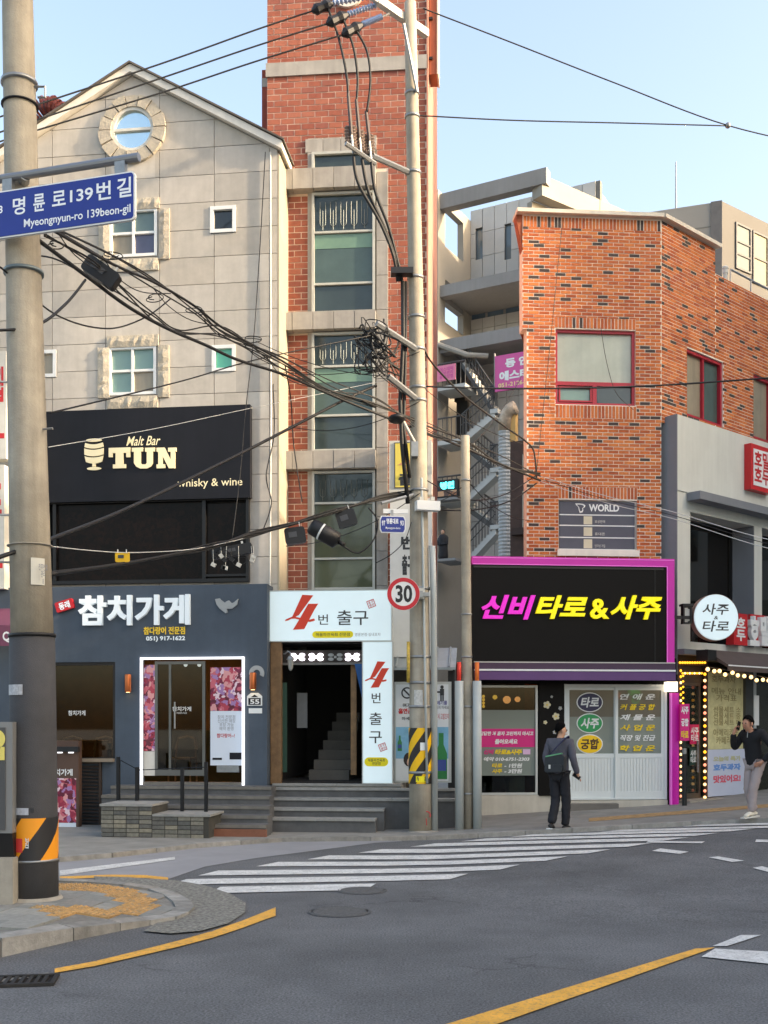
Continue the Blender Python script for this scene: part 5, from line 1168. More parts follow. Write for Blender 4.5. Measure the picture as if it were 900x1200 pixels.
# awning strip
M_aw = mat('purple_awning', (98, 66, 116), .7, var=.06); M_awd = mat('dark_purple_cassette', (66, 44, 68), .6, var=.08)
aw = fthing('awning', 'closed purple awning with white strip under the black sign', 'awning', FS, 1.5, FS.uz(660, 797, sv)[1], sv)
a = FS.rect(556, 776.5, 792, 797, sv-.08); za, zb3, zc = FS.uz(670, 777, sv-.05)[1], FS.uz(670, 784.5, sv-.08)[1], FS.uz(670, 797, sv-.1)[1]
MB().box(a[0], a[1], sv-.06, sv+.25, zb3+.002, za).build('cassette', M_awd, aw, FS); MB().box(a[0], a[1]-.01, sv-.10, sv-.03, zb3-.03, zb3).build('white_strip', M_white, aw, FS); MB().box(a[0]+.005, a[1]-.005, sv-.085, sv-.06, zc, zb3-.031).build('valance', M_aw, aw, FS)
MB().box(a[0], a[1], sv-.05, sv-.02, za+.002, za+.02).build('drip_rail', M_offw, aw, FS)
# front wall
sh = fthing('fortune_shop', 'small fortune teller shopfront with black pier and white sliding doors', 'shopfront', FS, 1.5, 0, 0)
zaw = FS.uz(670, 790)[1]; W = FS.rect(560, 803, 630, 931.5); D = FS.rect(661, 802, 781, 937); Lf, Rg = FS.uz(558, 900)[0], FS.uz(793, 900)[0]
uP0, uP1 = W[1]+.02, D[0]-.005
zg = lambda u: hfar(*FS.P(u, 0, 0)[:2])
MB().box(Lf, uP0, -.02, .12, -.1, W[2]-.005).build('plinth', mat('cream_plinth', (196, 190, 176), .8, var=.07, streak=.12), sh, FS)
MB().box(uP0+.002, uP1, -.03, .12, W[2]-.02, zaw).build('black_pier', M_blk, sh, FS); MB().box(uP0+.002, uP1-.002, -.0, .12, -.1, W[2]-.021).build('pier_base', MT['cream_plinth'], sh, FS)
MB().box(D[1]+.005, Rg, -.04, .12, .0, zaw).build('black_pier', M_blk, sh, FS); MB().box(Lf, Rg, .0, .12, max(W[3], D[3])+.01, zaw+.3).build('head_board', M_blk, sh, FS)
MB().box(D[0], D[1], -.06, .12, -.1, D[2]-.01).build('door_sill', MT['cream_plinth'], sh, FS)
pu = FS.rect(664, 940, 722, 950, -.06); MB().box(pu[0], pu[1], -.22, -.062, pu[2]-.12, pu[3]-.02).build('entry_step', mat('grey_step', (110, 106, 100), .8, var=.1), sh, FS)
MB().box(Lf, Rg, 2.2, 2.3, 0, zaw+.3).box(Lf, Lf+.05, .13, 2.2, 0, zaw+.3).box(Rg-.05, Rg, .13, 2.2, 0, zaw+.3).build('room', mat('shop_room', (96, 92, 84), .9, var=.1), sh, FS)
MB().box(Lf, Rg, .13, 2.2, zaw+.25, zaw+.3).box(Lf, Rg, .13, 2.2, .1, .2).build('room_slabs', M_dark, sh, FS)
G_film = glass('half_frosted', (190, 200, 195), .9, .06, .8, (142, 152, 144)); G_shop = glass('shop_pane', (175, 180, 176), 1.0)
wf = rim(*W, -.01, .08, .04); wf = wf.build('window', M_alu, sh, FS)
ys = [FS.uz(595, y)[1] for y in (832, 909)]
MB().box(W[0]+.04, W[1]-.04, .03, .038, W[2]+.04, ys[1]).build('pane', G_shop, wf, FS); MB().box(W[0]+.04, W[1]-.04, .03, .038, ys[1]+.001, ys[0]).build('frosted_film', G_film, wf, FS); MB().box(W[0]+.04, W[1]-.04, .03, .038, ys[0]+.001, W[3]-.04).build('pane', G_shop, wf, FS)
M_mp = mat('magenta_print', (214, 18, 122), .5, var=.02); M_yp = mat('gold_print', (240, 206, 30), .5, var=0)
fbox(FS, 561, 854, 627, 875.5, .022, .026).build('magenta_strip', M_mp, sh, FS)
ptext('답답한 거 혼자 고민하지 마시고', FS, 562.5, 857, 625, 862, .02, M_white, sh, bold=.04, shear=.15); ptext('들어오세요', FS, 580, 866, 606.5, 872, .02, M_white, sh, bold=.05, shear=.15)
ptext('신비', FS, 567, 878, 579, 884, .022, M_mp, sh, bold=.05, shear=.2); ptext('타로&사주', FS, 580, 878, 612, 884.5, .022, M_yp, sh, bold=.05, shear=.2); ptext('예약 010-6751-2303', FS, 567, 887, 620.5, 892, .022, M_white, sh, bold=.04, shear=.15)
for y, s_, p_ in ((894.5, '타로', '1만원'), (901, '사주', '3만원')): ptext(s_, FS, 576.5, y, 588.5, y+5.2, .022, M_yp, sh, bold=.04, shear=.15); ptext('- '+p_, FS, 591, y, 612, y+5.2, .022, M_white, sh, bold=.04, shear=.15)
fbox(FS, 613, 878, 621.5, 884, .02, .024).build('badge', mat('pink_badge', (220, 180, 214), .5), sh, FS)
# lanterns inside the window
for x, y, r, n, lab in ((566.5, 816, .03, 4, 'string of four small round paper lanterns, leftmost in the shop window'), (580, 817, .045, 1, 'small yellow oval paper lantern in the shop window'), (594, 820, .075, 1, 'largest glowing round paper lantern in the shop window'), (606.5, 819.5, .055, 1, 'pink round paper lantern, rightmost in the shop window')):
    u, z = FS.uz(x, y, .35); t = fthing('paper_lantern', lab, 'lantern', FS, u, z, .35, 'paper lanterns in the shop window')
    em = mat('lantern_paper' if r > .05 else 'lantern_amber', (255, 176, 110) if r > .05 else (255, 200, 90), .8, var=.1, scale=20, emit=.55 if r > .05 else .45)
    MB().tube([(u, .35, z+r), (u, .35, W[3]+.2)], .004, 4).build('cord', M_black, t, FS)
    for k in range(n): MB().ball((u, .35, z-k*.062), (r, r, r*.95)).build('shade', em, t, FS, True)
    MB().lathe([(r*.4, z+r*.9), (r*.4, z+r*1.15)], (u, .35, 0), 8).build('cap', M_black, t, FS)
bx = fthing('storage_unit', 'pale appliance box standing behind the lower shop window', 'box', FS, FS.uz(606, 930, .3)[0], W[2], .3); fbox(FS, 597, 910, 615, 930, .3, .7).build('case', M_offw, bx, FS); fbox(FS, 606, 913, 613, 925, .29, .299).build('front_panel', M_alu, bx, FS); fbox(FS, 562, 917, 580, 931, .4, .6).build('side_crate', M_concd, bx, FS)
# sliding doors
M_door = mat('white_door_frame', (216, 222, 220), .45, var=.03)
dw = (D[0]+D[1])/2; ztop_ = D[3]; zmid = FS.uz(720, 885)[1]; rim(D[0], D[1], D[2], D[3], -.03, .1, .05, tb=.03).build('door_frame', M_door, sh, FS)
for k, (ua, ub_, vd) in enumerate(((D[0]+.05, dw+.03, .02), (dw-.01, D[1]-.05, -.015))):
    dm = rim(ua, ub_, D[2]+.03, ztop_-.05, vd, vd+.035, .055, tb=.12); dm.box(ua+.055, ub_-.055, vd, vd+.035, zmid-.05, zmid+.03); dm = dm.build('door', M_door, sh, FS)
    n = 14; pw2 = (ub_-ua-.11)/n
    for i in range(n): MB().box(ua+.055+i*pw2+.003, ua+.055+(i+1)*pw2-.003, vd+.008, vd+.02, D[2]+.15, zmid-.05).build('slat', M_door, dm, FS)
    MB().box(ua+.055, ub_-.055, vd+.0205, vd+.026, D[2]+.15, zmid-.05).build('slat_backing', M_offw, dm, FS)
    zf_ = FS.uz(720, 840)[1]
    MB().box(ua+.055, ub_-.055, vd+.012, vd+.018, zmid+.03, zf_).build('pane', G_film, dm, FS); MB().box(ua+.055, ub_-.055, vd+.012, vd+.018, zf_+.001, ztop_-.105).build('pane', glass('door_upper', (175, 175, 170), .9, .05, .6, (128, 126, 116)), dm, FS)
for (y, s_, m_, tm_) in ((823, '타로', mat('navy_oval', (40, 38, 72), .5, var=0), M_white), (847.5, '사주', mat('green_oval', (28, 150, 84), .5, var=0), M_white), (872, '궁합', mat('yellow_oval', (246, 200, 16), .5, var=0), mat('brown_print', (70, 40, 20), .5, var=0))):
    u, z = FS.uz(691.5, y, .0); d_ = FS.d(691)/FPX; disc(FS, u, z, 15.8*d_, 11.6*d_, .020, .030).build('oval_rim', M_white, sh, FS); disc(FS, u, z, 14.6*d_, 10.5*d_, .013, .0195).build('oval_sticker', m_, sh, FS); text(s_, FS, u-11*d_, u+11*d_, z-6.2*d_, z+6.2*d_, .010, tm_, sh, bold=.035, shear=.2 if s_ != '궁합' else .1)
for i, s_ in enumerate(('연 애 운', '커 플 궁 합', '재 물 운', '사 업 운', '직장 및 진급', '학 업 운')): ptext(s_, FS, 726.5, 813+12.05*i, 768, 820+12.05*i, -.018, (M_white, M_yp)[i % 2], sh, bold=.03, shear=.25)
nl = fthing('neon_sign', 'small green and orange neon sign glowing behind the right sliding door', 'neon sign', FS, FS.uz(742, 820, .3)[0], FS.uz(742, 825, .3)[1], .3)
ptext('OPEN', FS, 736, 808, 750, 815, .3, mat('green_neon', (30, 255, 110), .5, var=0, emit=.8), nl, bold=.03, depth=.01); ring(*FS.uz(745, 820, .3), .05, .075, .3, .31, n=12).build('tube_ring', MT['green_neon'], nl, FS)
disc(FS, *FS.uz(725, 815, .3), .05, .06, .3, .31).build('orange_lamp', mat('orange_neon', (255, 140, 40), .5, var=0, emit=.7), nl, FS); MB().box(*FS.rect(722, 806, 752, 807, .32)[:2], .311, .33, FS.uz(740, 828, .32)[1], FS.uz(740, 803, .32)[1]).build('backing', M_black, nl, FS)
# flower stickers on the black pier
M_fl = [mat('cream_petal', (216, 206, 170), .6, var=.05), mat('grey_petal', (168, 170, 172), .6, var=.05)]
for k, (x, y, r) in enumerate(((641, 826, 5), (646.5, 816.5, 1.8), (651.5, 839.5, 4.8), (656.5, 830, 2.6), (639, 846.5, 2.6), (650, 858, 2.6))):
    u, z = FS.uz(x, y, -.033); r *= FS.d(x)/FPX; mb = MB()
    for i in range(5): t = 2*math.pi*i/5+.3*k; disc(FS, u+r*.55*math.cos(t), z+r*.55*math.sin(t), r*.38, r*.38, -.037-.0002*i, -.031, 8, mb)
    o = mb.build('flower_sticker', M_fl[k % 2], sh, FS); disc(FS, u, z, r*.2, r*.2, -.040, -.0385, 8).build('flower_eye', M_yp, o, FS)
# magenta upright at the shop's right edge, with white lamp
up = fthing('magenta_upright', 'magenta lit upright strip at the right edge of the fortune shop', 'light strip', FS, FS.uz(789, 943, -.1)[0], .25, -.1)
a = FS.rect(787.5, 812, 795, 944, -.1); MB().box(a[0], a[1], -.12, -.042, a[2], a[3]).build('strip', M_mag, up, FS); MB().box(a[0]-.03, a[0]-.002, -.115, -.042, a[2], a[3]).build('pale_edge', M_magl, up, FS)
a = FS.rect(780.5, 799, 793, 810.5, -.15); MB().box(a[0], a[1], -.2, -.045, a[2], a[3]).build('lamp', mat('warm_white_lamp', (255, 240, 220), .5, var=0, emit=.5), up, FS)

# ------------------------------------------------------------------ grey corner building on the right
M_gr = mat('light_grey_render', (204, 206, 198), .75, var=.05, scale=1.2, streak=.08); M_grd = mat('slate_shade_render', (118, 122, 128), .75, var=.06, scale=1.2); M_smoke = glass('smoked_pane', (58, 54, 48), 1.3, .03, .35, (40, 36, 30))  # the darker grey paints shade on return and reveals; ledges share it
gc = fthing('grey_corner_building', 'light grey rendered corner building with large dark windows, right edge', 'building', FG, 2, 0, 0)
GL = FG.len+4; Z = lambda px, py, v=0: FG.uz(px, py, v)[1]
g0 = FG.uz(794, 600)[0]; ztopg = Z(790, 484); zled = Z(806, 577); zwin = Z(812, 600); zsil = Z(812, 752)
# fascia
MB().box(g0, GL, 0, .5, zled, ztopg).build('fascia', M_gr, gc, FG)
# return on the left end, its shade painted in darker grey
nrm = FG.M
MB().box(FG.uz(780.5, 600, .25)[0]-.02, g0-.001, -.0, .5, 0, ztopg).build('return', M_grd, gc, FG)
MB().box(FG.uz(806, 577)[0]-.02, GL, -.28, -.001, zled-.16, zled-.01).build('ledge', M_grd, gc, FG)
piers = [(794, 810), (885, 894), (960, 975)]; hs = []
wins_ = [(FG.uz(810, 680)[0], FG.uz(885, 680)[0]), (FG.uz(894, 680)[0], FG.uz(1000, 680)[0])]
holed(g0, GL, Z(812, 762), zled-.001, .02, .5, [(a, b, zsil, zwin) for a, b in wins_]).build('upper_wall', M_gr, gc, FG)
for a, b in wins_:
    MB().box(b-.02, b-.001, .021, .9, zsil, zwin).build('reveal', M_grd, gc, FG)  # pier side painted in the shade grey
    MB().box(a, b, .55, .56, zsil, zwin).build('window_pane', M_smoke, gc, FG); MB().box(a, b, 2.0, 2.05, zsil-.2, zwin+.2).build('room_back', mat('brown_dim_room', (84, 72, 58), .9, var=.35, scale=1.5), gc, FG)
    rim(a, b, zsil, zwin, .5, .6, .05).build('window_frame', M_black, gc, FG)
MB().box(g0, GL, -.15, .019, Z(812, 762)-.1, Z(812, 762)-.0).build('sill_band', M_grd, gc, FG)
# ground floor
zsb = Z(812, 762)-.101; doorL, doorR = FG.uz(797, 850)[0], FG.uz(829, 850)[0]; shL, shR = FG.uz(831, 850)[0], FG.uz(874, 850)[0]; zfl = .36
MB().box(g0, doorL-.05, .05, .5, 0, zsb).build('pier', M_gr, gc, FG)
MB().box(shR, FG.uz(883, 850)[0], .0, .4, 0, zsb).build('pier', mat('dark_steel_pier', (70, 72, 70), .5, .3), gc, FG)
MB().box(FG.uz(883.2, 850)[0], FG.uz(889, 850)[0], .05, .4, 0, zsb).build('pier', M_alu, gc, FG)
fl = MB()
MB().box(doorL-.05, GL, -.25, .5, -.1, zfl).build('threshold', M_conc, gc, FG)
MB().box(g0, GL, 2.4, 2.5, 0, zsb).box(g0, GL, .5, 2.4, zsb-.05, zsb-.001).build('back_room', mat('tan_room', (150, 140, 116), .9, var=.25, scale=1.5), gc, FG)
gd = rim(doorL+.08, doorR-.08, zfl, Z(812, 800), .1, .18, .05, tb=.1).build('door', mat('brown_door_frame', (82, 74, 66), .5, .2), gc, FG); MB().box(doorL+.13, doorR-.13, .13, .138, zfl+.1, Z(812, 800)-.05).build('pane', glass('door_glass', (150, 160, 150), 1, .03, .25, (90, 96, 84)), gd, FG)
MB().box(doorL, doorR, .1, .3, Z(812, 800)+.0, zsb).build('transom', mat('dark_transom', (56, 50, 46), .6), gc, FG)
MB().tube([FG.P(doorR-.25, .05, zfl+.5), FG.P(doorR-.25, .05, zfl+1.1)], .02, 6).build('handle', M_steel, gd)
# menu window
zpn = Z(852, 878); MB().box(shL, shR, .06, .08, zpn+.003, Z(852, 788)).build('menu_window', mat('yellowed_menu_paper', (206, 200, 150), .35, var=.16, scale=5), gc, FG)
q = .055
for (x0, y0, x1, y1, s_) in ((834, 792, 862, 800, '호두과자'), (834, 806, 868, 822, '메뉴 안내\n가격표'), (836, 828, 868, 850, '선물세트 소\n선물세트 중\n선물세트 대'), (836, 854, 866, 872, '아메리카노\n카페라떼')): ptext(s_, FG, x0, y0, x1, y1, q, mat('faint_brown_print', (150, 136, 92), .5, var=0), gc, bold=.01)
fbn = fthing('promo_banner', 'pale blue promotional banner below the menu window', 'banner', FG, shL, zfl, .02)
MB().box(shL-.02, shR+.15, .01, .04, zfl+.02, zpn).build('sheet', mat('pale_blue_sheet', (196, 204, 222), .5, var=.03), fbn, FG)
for y0, y1, s_, c in ((886, 892, '오늘의 특가', (190, 190, 150)), (895, 903, '호두과자', (100, 150, 216)), (908, 917, '맛있어요!', (222, 96, 116))): ptext(s_, FG, 836, y0, 868, y1, .006, mat('promo_%d' % y0, c, .5, var=0), fbn, bold=.05)
MB().box(FG.uz(889.2, 850)[0], GL, .12, .14, zfl, zsb).build('shop_glass', glass('shop_glass', (190, 195, 180), 1.0, .03, .15, (120, 120, 100)), gc, FG)
a = FG.rect(883.5, 815, 889, 850, .03); MB().box(a[0], a[1], .02, .045, a[2], a[3]).build('white_notice', M_white, gc, FG)
# brown awning with lights
aw2 = fthing('brown_awning', 'folded brown awning with a white edge line over the menu window', 'awning', FG, FG.uz(860, 780, -.4)[0], Z(860, 790, -.4), -.4)
ua = FG.uz(829, 775, -.2)[0]; z1_ = Z(835, 765, -.1); z2_ = Z(860, 779, -.62)
MB().hexa([(ua, -.62, z2_-.05), (GL, -.62, z2_-.05), (GL, -.152, z1_-.05), (ua, -.152, z1_-.05), (ua, -.62, z2_), (GL, -.62, z2_), (GL, -.152, z1_+.05), (ua, -.152, z1_+.05)]).build('canopy', mat('brown_canvas', (84, 72, 68), .85, var=.1), aw2, FG)
MB().box(ua, GL, -.64, -.621, z2_-.12, z2_+.01).build('valance', MT['brown_canvas'], aw2, FG); MB().box(ua, GL, -.645, -.641, z2_-.03, z2_-.005).build('white_line', M_white, aw2, FG)
MB().box(ua-.3, ua-.01, -.4, -.152, z1_-.18, z1_+.02).build('arm_housing', M_black, aw2, FG)
# round sign and red signs
rs_ = fthing('round_sign', 'round pale blue lightbox sign reading 사주 타로 on an arm', 'sign', FS, FS.uz(839, 723, -.3)[0], FS.uz(839, 750, -.3)[1], -.3)
u, z = FS.uz(839, 723.5, -.3); r = 27*FS.d(839, -.3)/FPX
MB().lathe([(r, -.3), (r*.97, -.32), (.001, -.32)], (u, 0, z), 40, 'y', caps=False).build('face', M_lbox, rs_, FS); MB().lathe([(r*1.01, -.315), (r*1.01, -.12), (.001, -.12)], (u, 0, z), 40, 'y', caps=False).build('drum', mat('copper_brown_drum', (150, 108, 96), .4, .3), rs_, FS)
d_ = FS.d(839, -.32)/FPX
for s_, dx0, dx1, dy0, dy1 in (('사주', -17, 15, -16, -3), ('&', -3, 2, -1.5, 2.5), ('타로', -17, 15, 4, 17)): text(s_, FS, u+dx0*d_, u+dx1*d_, z-dy1*d_, z-dy0*d_, -.324, M_txt, rs_, bold=.015, shear=.15)
MB().box(u-r-.35, u-r*.6, -.24, -.2, z-.03, z+.03).build('arm', M_black, rs_, FS)
M_sred = mat('sign_red', (196, 32, 38), .4, var=.04)
r1 = fthing('red_square_sign', 'red framed square sign with white field on the grey fascia', 'sign', FG, FG.uz(890, 575, -.12)[0], Z(890, 575, -.12), -.12)
a = FG.rect(880, 523, 905, 576, -.15); MB().box(a[0], a[1], -.15, -.002, a[2], a[3]).build('box', M_sred, r1, FG); MB().box(a[0]+.09, a[1]-.09, -.156, -.151, a[2]+.09, a[3]-.09).build('field', M_white, r1, FG)
text('호밀\n호두', FG, a[0]+.12, a[1]-.12, a[2]+.14, a[3]-.12, -.16, M_sred, r1, bold=.03)
r2 = fthing('red_letter_sign', 'red sign with white letters above the brown awning, right edge', 'sign', FG, FG.uz(870, 752, -.15)[0], Z(880, 755, -.15), -.15)
a = FG.rect(860, 719, 876, 756, -.17); MB().box(a[0], a[1], -.17, -.002, a[2], a[3]).build('box', M_sred, r2, FG); text('호\n두', FG, a[0]+.09, a[1]-.08, a[2]+.08, a[3]-.08, -.173, M_white, r2, bold=.04)
for i, (s_, x0, x1) in enumerate((('호', 877, 888), ('밀', 889.5, 900), ('호', 901, 911))): a = FG.rect(x0, 722, x1, 757, -.1); text(s_, FG, a[0], a[1], a[2], a[3], -.06, M_white, r2, bold=.05, depth=.08)
MB().box(FG.uz(876.5, 0)[0], GL, -.055, -.002, Z(886, 757), Z(886, 721)).build('rail', M_sred, r2, FG)
# lantern + bracket on the pier
bkl = fthing('wall_lantern', 'small black wall lantern left of the round sign', 'lantern', FS, FS.uz(805, 730, -.2)[0], FS.uz(805, 735, -.2)[1], -.2); u, z = FS.uz(805, 720, -.22)
rim(u-.08, u+.08, z-.17, z+.15, -.26, -.12, .025).build('cage', M_black, bkl, FS); MB().box(u-.05, u+.05, -.22, -.16, z-.12, z+.1).build('glass', M_offw, bkl, FS); MB().box(u-.1, u+.1, -.28, -.1, z+.151, z+.19).build('cap', M_black, bkl, FS)
# string of bulbs round the door and along the awning
M_bulb = [mat('bulb_amber', (255, 176, 50), .5, var=0, emit=.5), mat('bulb_pale', (255, 206, 140), .5, var=0, emit=.7), mat('bulb_pink', (255, 150, 120), .5, var=0, emit=.4)]
sl_ = fthing('string_lights', 'warm bulbs strung round the shop door and along the brown awning', 'string lights', FG, doorL, zfl, -.05)
bulbm = [MB().ball((0, 0, 0), .03, 8, 6).mesh('bulb', m_, True) for m_ in M_bulb]; inv = TM[sl_.name].inverted()
def bulb(px, py, v, k, s_=1):
    u, z = FG.uz(px, py, v); o = link('bulb', bulbm[k % 3], sl_); o.matrix_local = inv @ Matrix.Translation(FG.P(u, v, z)) @ Matrix.Scale(s_, 4)
for i in range(22): bulb(797.5, 786+7.0*i, .0, (0, 0, 1)[i % 3] if i < 12 else (1, 2)[i % 2], .9)
for i in range(20): bulb(826, 790+7.6*i, .0, (0, 1, 2, 1)[i % 4], 1.0)
for i in range(11): bulb(797+2.9*i, 776.5, -.02, 0, .8)
for i in range(9): bulb(800+2.8*i, 789, .02, 1 if i % 2 else 0, .7)
for i in range(10): bulb(800.5, 792+6.5*i, .03, 0, .7)
for i in range(11): bulb(829+7.2*i+rnd.uniform(-1, 1), 785+i*1.3+rnd.uniform(-2, 2), -.66, 1, 1.25)
pts = [FG.P(*((FG.uz(828+4.1*i, 781+i*.75, -.66)[0], -.66, FG.uz(828+4.1*i, 781+i*.75, -.66)[1]))) for i in range(19)]
MB().tube(pts, .006, 4).build('wire', M_black, sl_)
MB().box(doorL-.06, doorL+.02, -.0, .06, zfl, Z(812, 776)).box(doorR-.03, doorR+.05, .02, .06, zfl, Z(812, 776)).box(doorL+.021, doorR-.031, .02, .06, Z(812, 780), Z(812, 775)).build('light_board', mat('brown_board', (66, 44, 34), .7), sl_, FG)
# small pink vertical sign and black bollard
pv = fthing('pink_vertical_sign', 'pink vertical sign reading 사주 궁합 타로 beside the bulb-lit door', 'sign', FS, FS.uz(802, 868, -.25)[0], FS.uz(802, 868, -.25)[1], -.25); a = FS.rect(797, 825, 808, 868, -.25)
MB().box(a[0], a[1], -.25, -.18, a[2], a[3]).build('box', M_mp, pv, FS)
for i, s_ in enumerate(('사주', '궁합', '타로')): h_ = (a[3]-a[2])/3; text(s_, FS, a[0]+.02, a[1]-.02, a[3]-h_*(i+1)+.04, a[3]-h_*i-.04, -.254, (M_white, M_white, M_yp)[i], pv, bold=.04)
MB().box(a[0]+.05, a[0]+.08, -.178, -.0, a[2]+.3, a[2]+.33).build('bracket', M_black, pv, FS)
p = pg(802, 944, hfar); bo = thing('bollard', 'slim black bollard post in front of the bulb-lit door', 'bollard', (p.x, p.y, p.z)); zt_b = CH+(HY-877)/FPX*p.y
MB().lathe([(.045, -.05), (.045, zt_b-p.z-.1)], tuple(p), 10).build('post', M_black, bo); MB().lathe([(.04, zt_b-p.z-.1), (.04, zt_b-p.z)], tuple(p), 10).build('head', M_steel, bo)
for (x0, y0, x1, y1, c, lab) in ((808.5, 849, 819, 872, (206, 30, 90), 'magenta price card stuck on the bulb-lit glass door'), (808, 876, 816.5, 897, (34, 62, 52), 'green menu card stuck low on the bulb-lit glass door')):
    a = FG.rect(x0, y0, x1, y1, .09); t = fthing('door_card', lab, 'card', FG, a[0], a[2], .09, 'cards on the glass door'); MB().box(a[0], a[1], .085, .095, a[2], a[3]).build('card', mat('card%d' % c[0], c, .5), t, FG); text('사주\n타로', FG, a[0]+.02, a[1]-.02, a[2]+.05, a[3]-.05, .083, M_white, t, bold=.03)
# stone plinth step by the pavement
# ------------------------------------------------------------------ grey block beyond, upper right
FR = Fr(765, 56.1, 845, 55.0); FR2 = Fr(845, 55.0, 900, 57.5)
fb = fthing('grey_block', 'grey panelled block with a tall pale window, beyond the brick house', 'building', FR, 3, 0, 0)
zt = FR.uz(845, 236)[1]
MB().box(-2, FR.len, 0, 8, 0, zt).build('wall', mat('grey_far_wall', (136, 134, 130), .8, var=.05, scale=.5), fb, FR); MB().box(.02, FR2.len+4, -.02, 6, 0, zt+.02).build('corner_wall', mat('taupe_far_wall', (80, 79, 78), .8, var=.06, scale=.6), fb, FR2)
uw = FR.uz(833, 300)[0]; MB().box(uw, FR.len+.05, -.06, -.001, 0, zt+.03).build('corner_panel', mat('dark_far_panel', (96, 96, 98), .8), fb, FR)
window(FR2, fb, 862, 264, 880, 318, -.05, mat('dark_far_panel', (96, 96, 98), .8), [mat('far_teal_glass', (66, 78, 78), .4, spec=.2)], .1, (), (.33, .6)); window(FR2, fb, 882, 274, 900, 335, -.05, mat('dark_far_panel', (96, 96, 98), .8), [mat('far_lit_glass', (120, 116, 92), .5, spec=.2)], .1, (), (.5,))
for k in range(5):
    z = zt-1.2*(k+1); MB().box(-2, uw-.01, -.02, -.001, z, z+.05).build('joint', M_line, fb, FR)
at_ = fthing('roof_antenna', 'thin antenna mast on the grey block roof', 'antenna', FR, FR.uz(792, 245, 1)[0], zt, 1); u, z = FR.uz(792, 190, 1); MB().tube([(u, 1, zt), (u, 1, z)], [.05, .03], 5).build('mast', M_steel, at_, FR); MB().box(u-.12, u+.12, .88, 1.12, zt+.001, zt+.08).build('base', M_steel, at_, FR)
# dark red ribbed duct behind the gable roof, far left
dm = FL; t = fthing('ribbed_roof_duct', 'dark red ribbed curved duct behind the left roof slope', 'duct', FL, FL.uz(60, 150, 3)[0], 8, 3)
u, z = FL.uz(56, 139, 3); R_ = .32; mb = MB()
for i in range(13):
    a = math.pi*i/12; mb.tube([(u-R_*1.3*math.cos(a)*.9, 3, z-.1+R_*1.15*math.sin(a)), (u-R_*1.3*math.cos(a+.12)*.9, 3, z-.1+R_*1.15*math.sin(a+.12))], .2 if i % 2 else .17, 10)
mb.tube([(u-R_*1.2, 3, z-2), (u-R_*1.2, 3, z)], .17, 10); mb.tube([(u+R_*1.1, 3, z-2), (u+R_*1.1, 3, z)], .17, 10); mb.build('duct', mat('oxide_red', (128, 62, 52), .6, .2, var=.1), t, FL)
# ------------------------------------------------------------------ left utility pole with padded sleeve
M_pole = mat('pole_concrete', (172, 163, 146), .88, var=.14, scale=4, bump=.25, streak=.34)
M_sleeve = mat('dark_padded_sleeve', (66, 66, 68), .85, var=.1, scale=6, bump=.25, bscale=120)
def striped(name, ca_, cb_, rep, slope_, off=0.):
    m = bpy.data.materials.new(name); m.use_nodes = True; N = m.node_tree.nodes; L = m.node_tree.links; b = N['Principled BSDF']; b.inputs['Roughness'].default_value = .55
    tc = N.new('ShaderNodeTexCoord'); sp = N.new('ShaderNodeSeparateXYZ'); L.new(tc.outputs['Object'], sp.inputs[0])
    at2 = N.new('ShaderNodeMath'); at2.operation = 'ARCTAN2'; L.new(sp.outputs['X'], at2.inputs[0])
    ng = N.new('ShaderNodeMath'); ng.operation = 'MULTIPLY'; ng.inputs[1].default_value = -1; L.new(sp.outputs['Y'], ng.inputs[0]); L.new(ng.outputs[0], at2.inputs[1])
    m1 = N.new('ShaderNodeMath'); m1.operation = 'MULTIPLY'; m1.inputs[1].default_value = -slope_; L.new(at2.outputs[0], m1.inputs[0])
    ad = N.new('ShaderNodeMath'); ad.operation = 'ADD'; L.new(m1.outputs[0], ad.inputs[0]); L.new(sp.outputs['Z'], ad.inputs[1])
    m2 = N.new('ShaderNodeMath'); m2.operation = 'MULTIPLY_ADD'; m2.inputs[1].default_value = 1/rep; m2.inputs[2].default_value = off; L.new(ad.outputs[0], m2.inputs[0])
    fr = N.new('ShaderNodeMath'); fr.operation = 'FRACT'; L.new(m2.outputs[0], fr.inputs[0]); gt = N.new('ShaderNodeMath'); gt.operation = 'GREATER_THAN'; gt.inputs[1].default_value = .5; L.new(fr.outputs[0], gt.inputs[0])
    mx = N.new('ShaderNodeMix'); mx.data_type = 'RGBA'; L.new(gt.outputs[0], mx.inputs['Factor']); mx.inputs['A'].default_value = (*lin(ca_), 1); mx.inputs['B'].default_value = (*lin(cb_), 1); L.new(mx.outputs['Result'], b.inputs['Base Color']); return m
class Pole:
    def __init__(s, name, label, pts, top, zbase):     # pts: (px, py, width px) at distance s.Y
        s.Y = pts[-1][3]; s.q = [(at(x, y, s.Y), w_*s.Y/FPX/2) for x, y, w_, _ in pts]; b = s.q[-1][0]
        s.t = thing(name, label, 'utility pole', (b.x, b.y, zbase)); s.zb = zbase
        (p0, r0), (p1, r1) = s.q[0], s.q[1]; k = (top-p0.z)/(p0.z-p1.z); s.q.insert(0, (p0+(p0-p1)*k, max(.06, r0+(r0-r1)*k)))
    def c(s, z):
        for (a, ra), (b, rb_) in zip(s.q, s.q[1:]):
            if b.z <= z <= a.z or (b is s.q[-1][0]): t = (z-b.z)/(a.z-b.z); return b+(a-b)*t, rb_+(ra-rb_)*t
        return s.q[0]
    def zof(s, py): return CH+(HY-py)/FPX*s.Y
    def sect(s, z0, z1, dr, name, m, n=24, steps=1, smooth=True):
        mb = MB(); pts, rs = [], []
        for i in range(steps+1): p, r = s.c(z0+(z1-z0)*i/steps); pts.append(p); rs.append(r+dr)
        return mb.tube(pts, rs, n).build(name, m, s.t, None, smooth)
